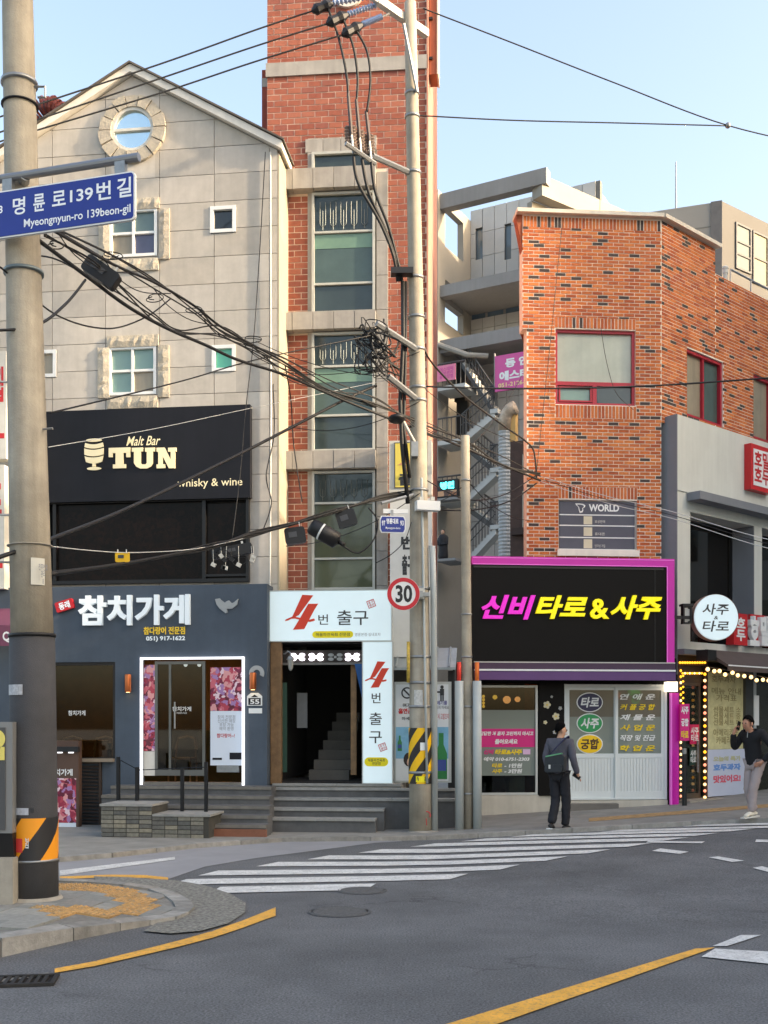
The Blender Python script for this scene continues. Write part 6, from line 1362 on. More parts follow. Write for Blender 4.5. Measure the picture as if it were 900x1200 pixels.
zi = hisl(-3.3, 10.3)
LP = Pole('utility_pole', 'thick leaning concrete pole with dark padded base and striped wrap, left foreground', [(20.5, 0, 35, 10.3), (30, 420, 42, 10.3), (38, 760, 49, 10.3), (40.5, 1053, 52, 10.3)], 12.5, zi)
LP.sect(LP.zof(745), 12.5, 0, 'shaft', M_pole, 28, 6)
LP.sect(zi, LP.zof(745), .012, 'padded_sleeve', M_sleeve, 28, 3)
zc_, rc_ = LP.c(zi+.55)
wrapz = (LP.zof(1006), LP.zof(957)); pc, pr = LP.c((wrapz[0]+wrapz[1])/2)
wr_ = MB().lathe([(pr+.016, -(wrapz[1]-wrapz[0])/2), (pr+.016, (wrapz[1]-wrapz[0])/2)], (0, 0, 0), 28, caps=False).mesh('stripe_wrap', striped('stripe_orange', (232, 150, 30), (34, 34, 36), .62, .30, .08), True)
o = link('stripe_wrap', wr_, LP.t); o.location = TM[LP.t.name].inverted() @ pc
for py, h_, m_ in ((745, .03, M_rubber), (1007, .02, M_steel), (98, .03, M_steel), (320, .03, mat('aged_strap', (108, 120, 122), .5, .5)), (124, .012, M_rubber), (640, .008, M_conc)):
    LP.sect(LP.zof(py)-h_/2, LP.zof(py)+h_/2, .022, 'strap', m_)
MB().lathe([(.27, zi-.02), (.24, zi+.03)], (LP.c(zi)[0].x, LP.c(zi)[0].y, 0), 20).build('collar', M_conc, LP.t)
def plate_on(pole, x0, y0, x1, y1, m, name, body=None, tm_=None, dy=.03):
    """thin sheet curved round the pole"""
    zc0, zc1 = pole.zof(y1), pole.zof(y0); mb = MB(); n = 6; c, r = pole.c((zc0+zc1)/2); r += dy
    xs_ = [at(x0+(x1-x0)*i/n, 600, pole.Y).x for i in range(n+1)]; P = []
    for x in xs_:
        d_ = max(-.98, min(.98, (x-c.x)/r)); P.append((c.x+r*d_, c.y-r*math.sqrt(1-d_*d_)))
    for i in range(n):
        (ax, ay), (bx, by) = P[i], P[i+1]; mb.hexa([(ax, ay, zc0), (bx, by, zc0), (bx, by+.004, zc0), (ax, ay+.004, zc0), (ax, ay, zc1), (bx, by, zc1), (bx, by+.004, zc1), (ax, ay+.004, zc1)])
    o = mb.build(name, m, pole.t); FF = Fr(x0, P[0][1]-.012, x1, P[-1][1]-.012)
    if body: ptext(body, FF, x0+(x1-x0)*.1, y0+(y1-y0)*.12, x1-(x1-x0)*.1, y1-(y1-y0)*.12, -.004, tm_ or M_txt, pole.t, bold=.02)
    return o
plate_on(LP, 44, 657, 57, 688, mat('pale_sticker', (196, 194, 182), .6, var=.06), 'notice_sticker', '전주번호\n관리\n8', M_gtxt, .02)
plate_on(LP, 15, 803, 35, 815, mat('grey_sticker', (176, 176, 178), .6, var=.3, scale=30), 'torn_sticker', None, None, .02); plate_on(LP, 20.5, 980, 35, 996, mat('red_sticker', (206, 60, 56), .5, var=.05), 'red_sticker', '위험', M_white, .022)
plate_on(LP, 17, 945, 42, 953, mat('pale_logo_sticker', (170, 176, 186), .6, var=.15, scale=30), 'logo_sticker', '안전제일', M_txt, .018)
a, r = LP.c(LP.zof(103)); MB().tube([a+Vector((r, -.02, .0)), a+Vector((r+.10, -.02, 0)), a+Vector((r+.10, -.02, -.1)), a+Vector((r+.03, -.02, -.1))], .012, 5).build('hook', M_steel, LP.t)
for py in (450, 505, 660, 605): a, r = LP.c(LP.zof(py)); s_ = -1 if py != 505 else 1; MB().tube([a+Vector((s_*r*.8, -.05, 0)), a+Vector((s_*(r+.09), -.09, 0))], .011, 5).build('step_bolt', M_steel, LP.t)
# street name sign on its arm
FG2 = Fr(0, 10.05, 158, 9.67)
M_sblue = mat('street_sign_blue', (14, 42, 136), .35, var=.03)
sg = fthing('street_name_sign', 'blue street name sign on a grey arm, clamped to the left pole', 'street sign', FG2, FG2.uz(70, 270)[0], FG2.uz(70, 270)[1], 0)
uS0 = FG2.uz(-130, 250)[0]; uS1 = FG2.uz(158, 230)[0]; zS1 = FG2.uz(157, 200)[1]; zS0 = FG2.uz(158, 257)[1]
def rr_(u0, u1, z0, z1, r, n=5):
    pts = []
    for cx, cz, a0 in ((u1-r, z0+r, -90), (u1-r, z1-r, 0), (u0+r, z1-r, 90), (u0+r, z0+r, 180)):
        pts += [(cx+r*math.cos(math.radians(a0+90*i/n)), cz+r*math.sin(math.radians(a0+90*i/n))) for i in range(n+1)]
    return pts
MB().prism(rr_(uS0, uS1, zS0, zS1, .04), 0, .03).build('white_border', M_white, sg, FG2); MB().prism(rr_(uS0+.013, uS1-.013, zS0+.013, zS1-.013, .03), -.004, -.0005).build('blue_face', M_sblue, sg, FG2)
M_sw = mat('reflective_white', (236, 240, 244), .4, var=0)
for s_, x0, y0, x1, y1 in (('명', 15, 231, 29.5, 251.5), ('륜', 39, 227, 52.5, 247.5), ('로', 61, 223.5, 77, 241), ('139', 82, 221, 109, 235.5), ('번', 113, 212.5, 130, 234), ('길', 137, 208, 154, 231)): ptext(s_, FG2, x0, y0, x1, y1, -.006, M_sw, sg, bold=.018)
ptext('Myeongnyun-ro 139beon-gil', FG2, 28, 247.8, 153, 260.3, -.006, M_sw, sg, bold=.015); ptext('8', FG2, -2, 241, 3, 250, -.006, M_sw, sg, bold=.02)
a = FG2.uz(163, 184, .06); b = FG2.uz(-120, 230, .06); c0 = (a[1]); MB().tube([(a[0], .06, a[1]-.0), (b[0], .06, a[1])], .037, 12).build('arm', mat('brushed_grey_arm', (140, 142, 146), .35, .7, var=.05), sg, FG2)
for px in (140, 8): u, z = FG2.uz(px, 205, .03); MB().box(u-.05, u+.05, .031, .08, zS1-.06, c0-.02).build('bracket', M_steel, sg, FG2)
ca_, ra_ = LP.c(c0); MB().tube([FG2.P(FG2.uz(30, 200, .06)[0], .06, c0), ca_], .05, 8).build('clamp', M_steel, sg)
# grey utility cabinet at the left edge
cb = thing('utility_cabinet', 'grey street utility cabinet on a concrete plinth, cut by the left edge', 'cabinet', (-3.75, 10.1, zi))
def at2(px, py, Y): p = at(px, py, Y); return p.x, p.z
x1c, zt_c = at2(14.5, 846, 10.0); x0c = x1c-.75; zbC = at2(0, 1005, 10.0)[1]
MB().box(x0c, x1c, 10.0, 10.35, zbC+.22, zt_c).build('case', mat('cabinet_grey', (128, 130, 130), .5, .2, var=.05), cb)
MB().box(x0c-.01, x1c-.06, 9.985, 9.999, zbC+.25, zt_c-.05).build('door', mat('cabinet_dark', (72, 74, 76), .5, var=.05), cb)
MB().hexa([(x0c, 10.05, zbC), (x1c, 10.05, zbC), (x1c, 10.3, zbC), (x0c, 10.3, zbC), (x0c, 10.0, zbC+.218), (x1c, 10.0, zbC+.218), (x1c, 10.35, zbC+.218), (x0c, 10.35, zbC+.218)]).build('skirt', M_black, cb)
xq, zq_ = at2(1, 866, 9.98); MB().lathe([(.09, 9.978), (.088, 9.984)], (xq-.05, 0, zq_), 20, 'y').build('round_sticker', mat('sticker_lemon', (220, 206, 110), .5, var=.05), cb); xq, zq_ = at2(0, 883, 9.98); MB().box(xq-.15, xq+.04, 9.978, 9.984, zq_-.06, zq_+.06).build('square_sticker', MT['sticker_lemon'], cb)
MB().box(x0c-.1, x1c+.02, 9.95, 10.4, zi-.05, zbC-.001).build('plinth', M_conc, cb)
# burgundy awning and upright signs at the far left edge
q = -.9; ba = fthing('burgundy_awning', 'burgundy awning with a white ring logo, cut by the left edge', 'awning', FL, FL.uz(0, 757, q)[0], FL.uz(0, 757, q)[1], q)
a = FL.rect(-40, 735, 13, 757, q); zt_a = FL.uz(0, 715, -.5)[1]
MB().box(a[0], a[1], q, q+.03, a[2], a[3]).build('valance', mat('burgundy_canvas', (112, 62, 84), .8, var=.06), ba, FL); MB().hexa([(a[0], q, a[3]), (a[1], q, a[3]), (a[1], -.46, zt_a), (a[0], -.46, zt_a), (a[0], q, a[3]+.03), (a[1], q, a[3]+.03), (a[1], -.46, zt_a+.03), (a[0], -.46, zt_a+.03)]).build('canopy', MT['burgundy_canvas'], ba, FL)
ptext('Q', FL, 3, 740, 12, 753, q-.003, M_white, ba, bold=.03)
for (x1_, y0, y1, s_, lab) in ((7, 412, 538, '맛집', 'tall white upright sign with red marks, upper one at the left edge'), (5, 545, 690, '호프', 'tall white upright sign with red marks, lower one at the left edge')):
    t = fthing('upright_sign', lab, 'sign', FL, FL.uz(0, y1, -.5)[0], FL.uz(0, y1, -.5)[1], -.5, 'upright signs at the left edge'); fbox(FL, -28, y0, x1_, y1, -.6, -.35).build('box', M_offw, t, FL); ptext(s_, FL, -24, y0+18, x1_-3, y0+60, -.604, M_redtxt, t, bold=.04); fbox(FL, -26, y1-30, x1_-2, y1-24, -.604, -.601).build('stripe', M_redtxt, t, FL)
    MB().box(*FL.rect(-20, 0, -16, 1, -.35)[:2], -.349, .0, FL.uz(0, y0+20)[1]-.03, FL.uz(0, y0+20)[1]+.03).build('bracket', M_steel, t, FL)

# ------------------------------------------------------------------ central utility pole
Yc = 17.55; zcb = hfar(.6, Yc)
CP = Pole('utility_pole', 'tall concrete pole with yellow-black wrap and 30 sign before the brick tower', [(480.8, 3, 13.5, Yc), (484.4, 200, 16, Yc), (490, 480, 19, Yc), (491.5, 700, 23, Yc), (493, 975, 27, Yc)], CH+(HY-3)/FPX*Yc, zcb)
CP.sect(zcb-.05, CH+(HY-3)/FPX*Yc-.002, 0, 'shaft', M_pole, 24, 10)
wz = (CP.zof(918), CP.zof(853)); pc, pr = CP.c((wz[0]+wz[1])/2)
o = link('stripe_wrap', MB().lathe([(pr+.012, -(wz[1]-wz[0])/2), (pr+.012, (wz[1]-wz[0])/2)], (0, 0, 0), 28, caps=False).mesh('stripe_wrap', striped('stripe_yellow', (246, 190, 12), (38, 34, 32), .42, .26, .3), True), CP.t); o.location = TM[CP.t.name].inverted() @ pc
for py in (137, 203, 110, 326, 372, 410, 455, 470, 575, 690, 770, 800, 828, 905): CP.sect(CP.zof(py)-.02, CP.zof(py)+.02, .016, 'strap', M_steel)
plate_on(CP, 485, 809, 495, 828, mat('torn_paper', (190, 188, 182), .7, var=.2, scale=25), 'paper_notice', None, None, .014); plate_on(CP, 492, 870, 498, 879, M_white, 'small_label', None, None, .02); plate_on(CP, 487, 909, 500, 916, M_yel, 'base_label', '위험', M_txt, .018)
c, r = CP.c(CP.zof(958)); ring(0, 0, .05, .065, -.004, 0, -.6, 4.2, 14).tube([(-.01, -.003, -.05), (0, -.003, -.16)], .008, 4).xf(Matrix.Translation(c+Vector((.09, -r*.86, .05)))).build('red_spray_mark', mat('red_spray', (196, 56, 60), .7, var=.1), CP.t)
MB().lathe([(.34, zcb-.03), (.2, zcb+.03)], (CP.c(zcb)[0].x+.05, Yc, 0), 18).build('concrete_collar', M_conc, CP.t)
# conduits strapped to it
def pipe(thing_, pts, rad, m, name='conduit'): return MB().tube(pts, rad, 10).build(name, m, thing_, None, True)
M_cond = mat('pale_grey_conduit', (176, 182, 180), .5, var=.06, streak=.1)
pipe(CP.t, [at(509.5, 975, Yc-.05), at(508, 690, Yc-.05), at(506.5, 640, Yc-.05)], .052, M_cond); pipe(CP.t, [at(500.5, 918, Yc-.2), at(498, 780, Yc-.2), at(496, 660, Yc-.15), at(494, 560, Yc-.12)], .02, M_cond); pipe(CP.t, [at(478.5, 800, Yc-.12), at(478.5, 752, Yc-.12)], .028, mat('yellow_black_marker', (190, 160, 70), .6, var=.4, scale=18), 'marker_strip')
MB().box(*[at(x, 600, Yc-.2).x for x in (490, 497)], Yc-.3, Yc-.18, CP.zof(704), CP.zof(692)).build('junction_box', M_offw, CP.t)
pipe(CP.t, [at(472, 330, Yc-.12), at(472.5, 400, Yc-.12), at(469, 470, Yc-.14), at(471, 520, Yc-.14), at(478, 590, Yc-.15)], .035, M_rubber, 'riser_cable'); pipe(CP.t, [at(476, 330, Yc-.1), at(475, 420, Yc-.12), at(473, 500, Yc-.14), at(480, 560, Yc-.14)], .028, M_rubber, 'riser_cable')
# crossarms: they point past the camera to the left
def arm(pa, pb, Yb, name, w_=.05, m=M_steel, lev=None):
    b = at(*pb, Yb); Ya = (b.z-CH)*FPX/(HY-pa[1]); a = at(*pa, Ya); d = (b-a).normalized(); n = d.cross(Vector((0, 0, 1))).normalized()*w_; up_ = Vector((0, 0, w_*1.2))
    MB().hexa([a-n-up_, b-n-up_, b+n-up_, a+n-up_, a-n+up_, b-n+up_, b+n+up_, a+n+up_]).build(name, m, CP.t); return a, b
aT = arm((442, 0), (500, 40), 18.0, 'crossarm', .05, M_offw); d = aT[0]-aT[1]
MB().tube([aT[0]+d*.0, aT[0]+d*.7], .06, 6).build('crossarm_end', M_offw, CP.t)
MB().tube([at(473, 28, Yc-.3), at(489, 108, Yc-.12)], .028, 6).build('brace', M_steel, CP.t)
aM = (at(437, 183, 17.2), at(482, 203, Yc-.05)); MB().tube(aM, .045, 6).build('bracket_arm', M_steel, CP.t)
aR = (at(405, 168, 16.9), at(440, 192, 17.2)); MB().tube(aR, .035, 6).build('cutout_rail', M_steel, CP.t)
aL1 = (at(441, 379, 17.0), at(492, 412, Yc-.05)); MB().tube(aL1, .05, 6).build('bracket_arm', M_steel, CP.t); aL2 = (at(455, 441, 17.1), at(492, 471, Yc-.05)); MB().tube(aL2, .05, 6).build('bracket_arm', M_steel, CP.t)
MB().tube([at(447, 590, 17.2), at(492, 578, Yc-.05)], .03, 6).build('bracket_arm', M_steel, CP.t)
# high-voltage line insulators
M_ins = mat('black_polymer', (26, 26, 30), .55, var=.1); M_disc = mat('glass_disc', (150, 164, 190), .2, .3, var=.05); M_brn = mat('grey_porcelain', (128, 112, 104), .35, var=.1)
hv = []
for k, (xa, ya, xb, yb, xc, yc, lab) in enumerate(((366, 13, 389, 4, 452, -8, 'upper'), (383, 28, 407, 17, 452, 2, 'middle'), (401, 41, 424, 29, 456, 16, 'lower'))):
    p0, p1, p2 = at(xa, ya, 17.0), at(xb, yb, 17.1), at(xc, yc, 17.25); t = thing('line_insulator', 'black line insulator with ribbed rod near the pole top, %s of three' % {'upper': 'uppermost', 'middle': 'middle', 'lower': 'lowest'}[lab], 'insulator', tuple(p0), 0, 'line insulators at the pole top')
    MB().tube([p0, p0+(p1-p0)*.12, p0+(p1-p0)*.2, p0+(p1-p0)*.5, p0+(p1-p0)*.7, p1], [.03, .06, .085, .07, .09, .04], 8).build('sleeve', M_ins, t)
    n = 10; pts, rs = [], []
    for i in range(n*2+1): pts.append(p1+(p2-p1)*(i/(n*2)*.75)); rs.append(.05 if i % 2 else .022)
    MB().tube(pts, rs, 8).build('ribbed_rod', M_disc, t); MB().tube([p1+(p2-p1)*.75, p2], .014, 5).build('tension_rod', M_steel, t); hv.append(p0)
def cat_(pts, n=8):
    P = [at(*p) for p in pts]; out = []
    for i in range(len(P)-1):
        a = P[max(0, i-1)]; b = P[i]; c = P[i+1]; d = P[min(len(P)-1, i+2)]
        for k in range(n):
            t = k/n; out.append(.5*((2*b)+(c-a)*t+(2*a-5*b+4*c-d)*t*t+(3*b-a-3*c+d)*t**3))
    out.append(P[-1]); return out
def cable(label, pts, r, m=M_rubber, name='cable', group=None, n=8):
    return tag(MB().tube(cat_(pts, n), r, 5).build(name, m, None, None, True), label, 'cable', group)
for k, (x, y0, lab) in enumerate(((411, 110, 'left'), (420.5, 117, 'middle'), (432, 130, 'right'))):
    t = thing('fuse_cutout', 'grey ribbed fuse cutout hanging beside the pole, %s of three' % lab, 'cutout', tuple(at(x, 172+3*k, 17.05)), 0, 'fuse cutouts on the rail'); Yk = 17.0+.08*k
    p0, p1 = at(x-3, y0, Yk), at(x+1, 158+6*k*.6, Yk); MB().tube([p0, p0+(p1-p0)*.5, p1], [.025, .03, .03], 7).build('fuse_tube', mat('brown_fuse', (74, 62, 58), .5), t)
    for s_, dx in (('a', -4), ('b', 3)):
        q0, q1 = at(x+dx, 148+5*k, Yk+.05), at(x+dx+1, 172+4*k, Yk+.05); n = 6; pts, rs = [], []
        for i in range(n*2+1): pts.append(q0+(q1-q0)*(i/(n*2))); rs.append(.055 if i % 2 else .03)
        MB().tube(pts, rs, 9).build('ribbed_insulator', M_brn, t)
    MB().tube([p1, at(x+3, 180+4*k, Yk+.03)], .02, 6).build('terminal', M_steel, t)
for k, pts in enumerate((((384, 9, 17.05), (397, 45, 17.05), (406, 87, 17), (408, 112, 17)), ((402, 22, 17.05), (414, 55, 17.05), (419, 90, 17.05), (418, 118, 17.08)), ((417, 35, 17.05), (430, 60, 17.1), (434, 95, 17.1), (430, 131, 17.15)))):
    cable('black jumper lead curving down to the fuse cutouts, %s of three' % ('left', 'middle', 'right')[k], pts, .02, name='jumper_cable', group='jumper leads at the pole top')
for k, pts in enumerate((((414, 182, 17.05), (420, 215, 17.1), (446, 262, 17.2), (461, 300, 17.3), (466, 330, 17.42)), ((424, 186, 17.1), (432, 225, 17.15), (452, 270, 17.25), (464, 305, 17.33), (468, 330, 17.43)), ((435, 190, 17.15), (440, 225, 17.2), (455, 265, 17.25), (467, 310, 17.35), (471, 330, 17.43)))):
    cable('thick black feeder from the fuse cutouts down to the pole clamp, %s of three' % ('left', 'middle', 'right')[k], pts, .026, name='feeder_cable', group='feeder cables down the pole')
MB().box(*[at(x, 600, Yc-.2).x for x in (458, 484)], Yc-.28, Yc-.1, CP.zof(328), CP.zof(321)).build('cable_clamp', M_black, CP.t)
# signs and lamp on the pole
ss = thing('speed_limit_sign', 'round red and white 30 speed limit sign on the central pole', 'traffic sign', tuple(at(473, 714, Yc-.35))); FP = Fr(440, Yc-.36, 510, Yc-.36); u, z = FP.uz(472.8, 696); r = 19.3*(Yc-.36)/FPX
disc(FP, u, z, r, r, -.012, 0, 40).build('plate', M_white, ss, FP); ring(u, z, r*.74, r*.985, -.016, -.0125, n=40).build('red_ring', mat('traffic_red', (196, 24, 40), .4, var=.03), ss, FP)
ptext('30', FP, 463.5, 685.5, 483, 706, -.015, mat('traffic_black', (26, 26, 28), .5, var=0), ss, bold=.03)
MB().box(u+.02, u+.3, .001, .04, z-.05, z+.05).box(u+.15, u+.4, .041, .2, z-.03, z+.03).build('bracket', M_steel, ss, FP)
bl_ = thing('small_blue_street_sign', 'small blue address-range street sign beside the central pole', 'street sign', tuple(at(460, 625, Yc-.4))); FP2 = Fr(440, Yc-.45, 480, Yc-.38)
shape(FP2, [(.06, 0), (.94, 0), (1, .2), (1, .8), (.94, 1), (.06, 1), (0, .8), (0, .2)], 445, 604.5, 475.5, 624.5, .0, .02, 'plate', M_white, bl_); shape(FP2, [(.06, 0), (.94, 0), (1, .2), (1, .8), (.94, 1), (.06, 1), (0, .8), (0, .2)], 446.2, 605.6, 474.3, 623.4, -.005, -.0005, 'blue_face', M_sblue, bl_)
ptext('명륜대로', FP2, 453, 607.5, 467, 614, -.008, M_sw, bl_, bold=.03); ptext('Myeongnyun-daero', FP2, 452, 617.5, 469, 620.5, -.008, M_sw, bl_, bold=.01); ptext('97', FP2, 447.5, 610, 451.5, 616, -.008, M_sw, bl_, bold=.02); ptext('93', FP2, 469, 610, 473, 616, -.008, M_sw, bl_, bold=.02)
MB().box(*FP2.rect(449, 595, 478, 600, .05)[:2], .03, .06, FP2.uz(460, 601)[1], FP2.uz(460, 596)[1]).build('arm', M_white, bl_, FP2); MB().box(*FP2.rect(458, 595, 461, 600, .02)[:2], .021, .05, FP2.uz(460, 612)[1], FP2.uz(460, 597)[1]).build('strap', M_steel, bl_, FP2)
wb = thing('white_camera_box', 'white equipment box on the central pole above the blue sign', 'box', tuple(at(503, 600, Yc-.25))); FP3 = Fr(488, Yc-.3, 518, Yc-.2)
fbox(FP3, 489, 586.5, 516, 597.5, 0, .16).build('case', M_white, wb, FP3)
for x in (494, 507): fbox(FP3, x-2, 582, x+2.5, 586.2, .03, .1).build('gland', M_offw, wb, FP3)
MB().box(*FP3.rect(491, 0, 500, 1, .16)[:2], .161, .3, FP3.uz(495, 594)[1], FP3.uz(495, 590)[1]).build('bracket', M_steel, wb, FP3)
la = thing('street_lamp', 'small dark street lamp head on a slanting arm of the central pole', 'lamp', tuple(at(466, 494, 17.0))); p = at(465, 491, 17.0)
MB().ball(tuple(p), (.14, .2, .06)).build('head', M_black, la, None, True); MB().tube([p+Vector((.08, 0, 0)), at(480, 508, 17.2), at(489, 524, Yc-.1)], .025, 8).build('arm', M_offw, la, None, True); MB().box(*[at(x, 600, Yc-.2).x for x in (482, 490)], Yc-.26, Yc-.1, CP.zof(539), CP.zof(522)).build('gear_box', M_steel, la)

# thin second pole with guarded guy pipes
Yt = 17.7; ztb = hfar(1.3, Yt)
TP = Pole('thin_pole', 'thin plain concrete pole right of the main pole, beside the black sign', [(545, 512, 10.5, Yt), (548.5, 973, 13, Yt)], CH+(HY-511)/FPX*Yt, ztb)
TP.sect(ztb-.05, TP.zof(511)-.003, 0, 'shaft', M_pole, 18, 4)
for py in (563, 720, 828, 930, 770): TP.sect(TP.zof(py)-.015, TP.zof(py)+.015, .01, 'strap', M_steel)
for x, c_, lab in ((538.5, (226, 60, 44), 'pale grey guard pipe with red tip, left of the thin pole'), (559.5, (226, 112, 40), 'pale grey guard pipe with orange tip, right of the thin pole')):
    b = at(x, 973, Yt-.1); t = thing('guard_pipe', lab, 'pipe', (b.x, b.y, ztb), 0, 'guard pipes by the thin pole'); MB().tube([(b.x, b.y, ztb-.03), at(x-.5, 798, Yt-.1)], .07, 12).build('pipe', M_cond, t, None, True); MB().tube([at(x-.5, 798, Yt-.1), at(x-.5, 776, Yt-.1)], .035, 10).build('tip', mat('tip%d' % c_[1], c_, .6, var=.05), t, None, True)

# ------------------------------------------------------------------ overhead lines
for k, (pts, lab) in enumerate(((((-150, 186, 15.6), (0, 137, 16.2), (185, 76, 16.7), (300, 35, 16.9), (366, 13, 17.0)), 'uppermost'), (((-150, 206, 15.6), (0, 155, 16.2), (185, 93, 16.7), (300, 54, 16.9), (383, 28, 17.0)), 'middle'), (((-150, 216, 15.6), (0, 166, 16.2), (185, 110, 16.7), (300, 72, 16.9), (401, 41, 17.0)), 'lowest'))):
    cable('black power line crossing the sky and the gable, %s of three' % lab, pts, .013, name='power_line', group='power lines over the gable')
cable('thin line slanting down across the sky at the upper right', [(496, 10, 17.6), (600, 50, 18), (720, 97, 18.5), (853, 147, 19), (990, 178, 19.6)], .011, name='sky_line'); cable('thin nearly level line across the sky from the pole', [(484, 135, 17.6), (600, 141, 18), (720, 144, 18.5), (853, 147.5, 19)], .011, name='sky_line')
tag(MB().ball(tuple(at(853, 147, 19)), .05).build('line_clamp', M_steel, None, None, True), 'small clamp joining two thin lines in the sky', 'clamp')
A1 = [(47, 283, 10.3), (102, 324, 11.4), (151, 360, 12.3), (196, 385, 13.2), (242, 405, 14.1), (279, 422, 14.8), (335, 440, 15.7), (400, 468, 16.6), (450, 488, 17.2), (501, 508, 17.7), (547, 526, 18.5), (589, 545, 19.4), (633, 563, 20.3)]
A2 = [(60, 268, 10.3), (132, 305, 11.9), (181, 335, 12.9), (227, 360, 13.7), (264, 388, 14.5), (332, 426, 15.6), (384, 450, 16.4), (441, 473, 17.1), (501, 503, 17.6), (547, 520, 18.5), (589, 540, 19.4), (633, 557, 20.3)]
A3 = [(52, 275, 10.3), (110, 312, 11.5), (140, 339, 12), (181, 370, 12.9), (211, 384, 13.5), (264, 392, 14.5), (325, 424, 15.5), (384, 452, 16.4), (441, 477, 17.2)]
cable('thick black cable at the lower side of the big bundle from the left pole', A1, .021, name='bundle_cable'); 
for k in range(7):
    e = [rnd.uniform(-8, 8) for _ in range(20)]; B_ = A2 if k < 4 else A3
    cable('thin black cable in the tangled bundle from left pole to central pole', [(x, y+e[i]*(.4 if i in (0, len(B_)-1) else 1), Y) for i, (x, y, Y) in enumerate(B_)], .009 if k else .016, name='bundle_cable', group='thin strands of the big cable bundle')
cable('thick black guy cable rising from the left pole to the central pole', [(-60, 676, 10.0), (0, 653, 10.05), (59, 632, 10.6), (156, 593, 12.6), (291, 527, 15.0), (403, 469, 16.8), (441, 452, 17.2)], .022, name='guy_cable')
cable('thin pale line across the bar sign board', [(57, 524, 10.3), (178, 503, 13), (291, 479, 15.4), (335, 470, 16.6), (455, 445, 17.2)], .004, M_wirewhite, 'service_wire'); cable('thin dark line above the bar sign board', [(58, 484, 10.3), (211, 447, 13.5), (302, 421, 15.5), (440, 392, 17)], .009, name='service_wire')
cable('thin sagging loop of wire across the beige facade left of the box', [(-30, 300, 10), (0, 313, 10.1), (64, 368, 11), (125, 385, 12), (170, 372, 12.8), (200, 350, 13.4)], .009, name='service_wire'); cable('dark cable hanging from the left pole up to the black splice box', [(-30, 388, 10), (38, 383, 10.25), (75, 358, 10.8), (100, 328, 11.4)], .014, name='service_wire')
cable('wire from behind the left pole to the splice box along the facade', [(10, 300, 10.2), (60, 302, 11), (105, 325, 12), (150, 350, 13)], .009, name='service_wire')
D1 = [(59, 673, 10.5), (160, 658, 12.5), (249, 640, 14.2), (290, 627, 15), (333, 617, 15.8), (390, 600, 16.7), (447, 583, 17.3), (486, 577, 17.5)]
for k in range(5):
    e = [rnd.uniform(-3.5, 3.5) for _ in range(20)]
    cable('thin black cable in the low bundle over the dark bar window' if k else 'thick black messenger cable of the low bundle over the bar window', [(x, y+(e[i] if k else 0), Y) for i, (x, y, Y) in enumerate(D1)], .022 if k == 0 else .011, name='low_bundle_cable', group=None if k == 0 else 'thin strands of the low cable bundle')
cable('thin white wire low across the dark bar window', [(58, 640, 10.5), (110, 645.5, 11.4), (160, 647.5, 12.4), (230, 643, 13.8), (290, 630, 15)], .005, M_wirewhite, 'service_wire')
cable('dark line level across the brick house window', [(497, 453, 17.5), (610, 455.5, 17.6), (745, 453, 17.6), (860, 446, 17.4), (990, 436, 17)], .015, name='cross_line'); cable('dark cable slanting from the pole down to the brick corner', [(494, 395, 17.6), (504, 422, 17.8), (544, 464, 18.6), (589, 498, 19.5), (616, 517, 20.3), (626, 530, 20.4), (629, 562, 20.4)], .017, name='drop_cable')
for k in range(3): cable('thin looped wire from the brick house across the grey corner building', [(633, 558+3*k, 20.3), (713, 582+4*k, 20.0), (789, 600+4*k, 19), (887, 629+5*k, 17.8), (990, 650+6*k, 17)], .006, M_wirewhite if k != 1 else M_rubber, 'looped_wire', 'looped wires over the grey building')
cable('dark wire sagging from the thin pole to the brick corner', [(513, 598, 17.5), (560, 597, 18.4), (600, 586, 19.4), (629, 566, 20.3)], .012, name='gap_wire'); cable('upper dark wire from the thin pole to the brick corner', [(495, 560, 17.5), (545, 585, 18.0), (590, 580, 19.4), (630, 556, 20.3)], .010, name='gap_wire')
cable('thin wire hanging down the right end of the beige facade', [(311, 178, 18.3), (304, 300, 18.2), (297, 400, 18.1), (288, 480, 17.8), (281, 560, 17.6), (272, 632, 17.4)], .008, name='hanging_wire'); cable('dark wires hanging along the corner strip by the tower', [(320, 450, 17.9), (321, 510, 17.8), (312, 557, 17.7), (318, 590, 17.6), (308, 622, 17.2)], .010, name='hanging_wire'); cable('dark wire drooping on the left brick strip of the tower', [(334, 428, 17.0), (341, 470, 17.6), (344, 520, 17.8), (354, 588, 17.6)], .010, name='hanging_wire')
cable('black loop of cable hanging below the splice boxes', [(402, 640, 16.9), (420, 648, 17), (438, 632, 17.1), (442, 610, 17.2), (432, 595, 17.2)], .013, name='cable_loop'); cable('thin wire slanting from the low left to the blue sign', [(440, 660, 17.3), (458, 650, 17.3), (474, 634, 17.3), (482, 612, 17.4)], .007, name='service_wire')
cable('thin diagonal wire over the brick house top left', [(628, 560, 20.3), (645, 400, 20.2), (655, 300, 20.2), (660, 258, 20.3)], .006, name='hanging_wire'); cable('thin wire drooping across the red framed window', [(704, 384, 20.3), (711, 425, 20.2), (722, 460, 20.2), (742, 480, 20.3)], .006, name='hanging_wire')
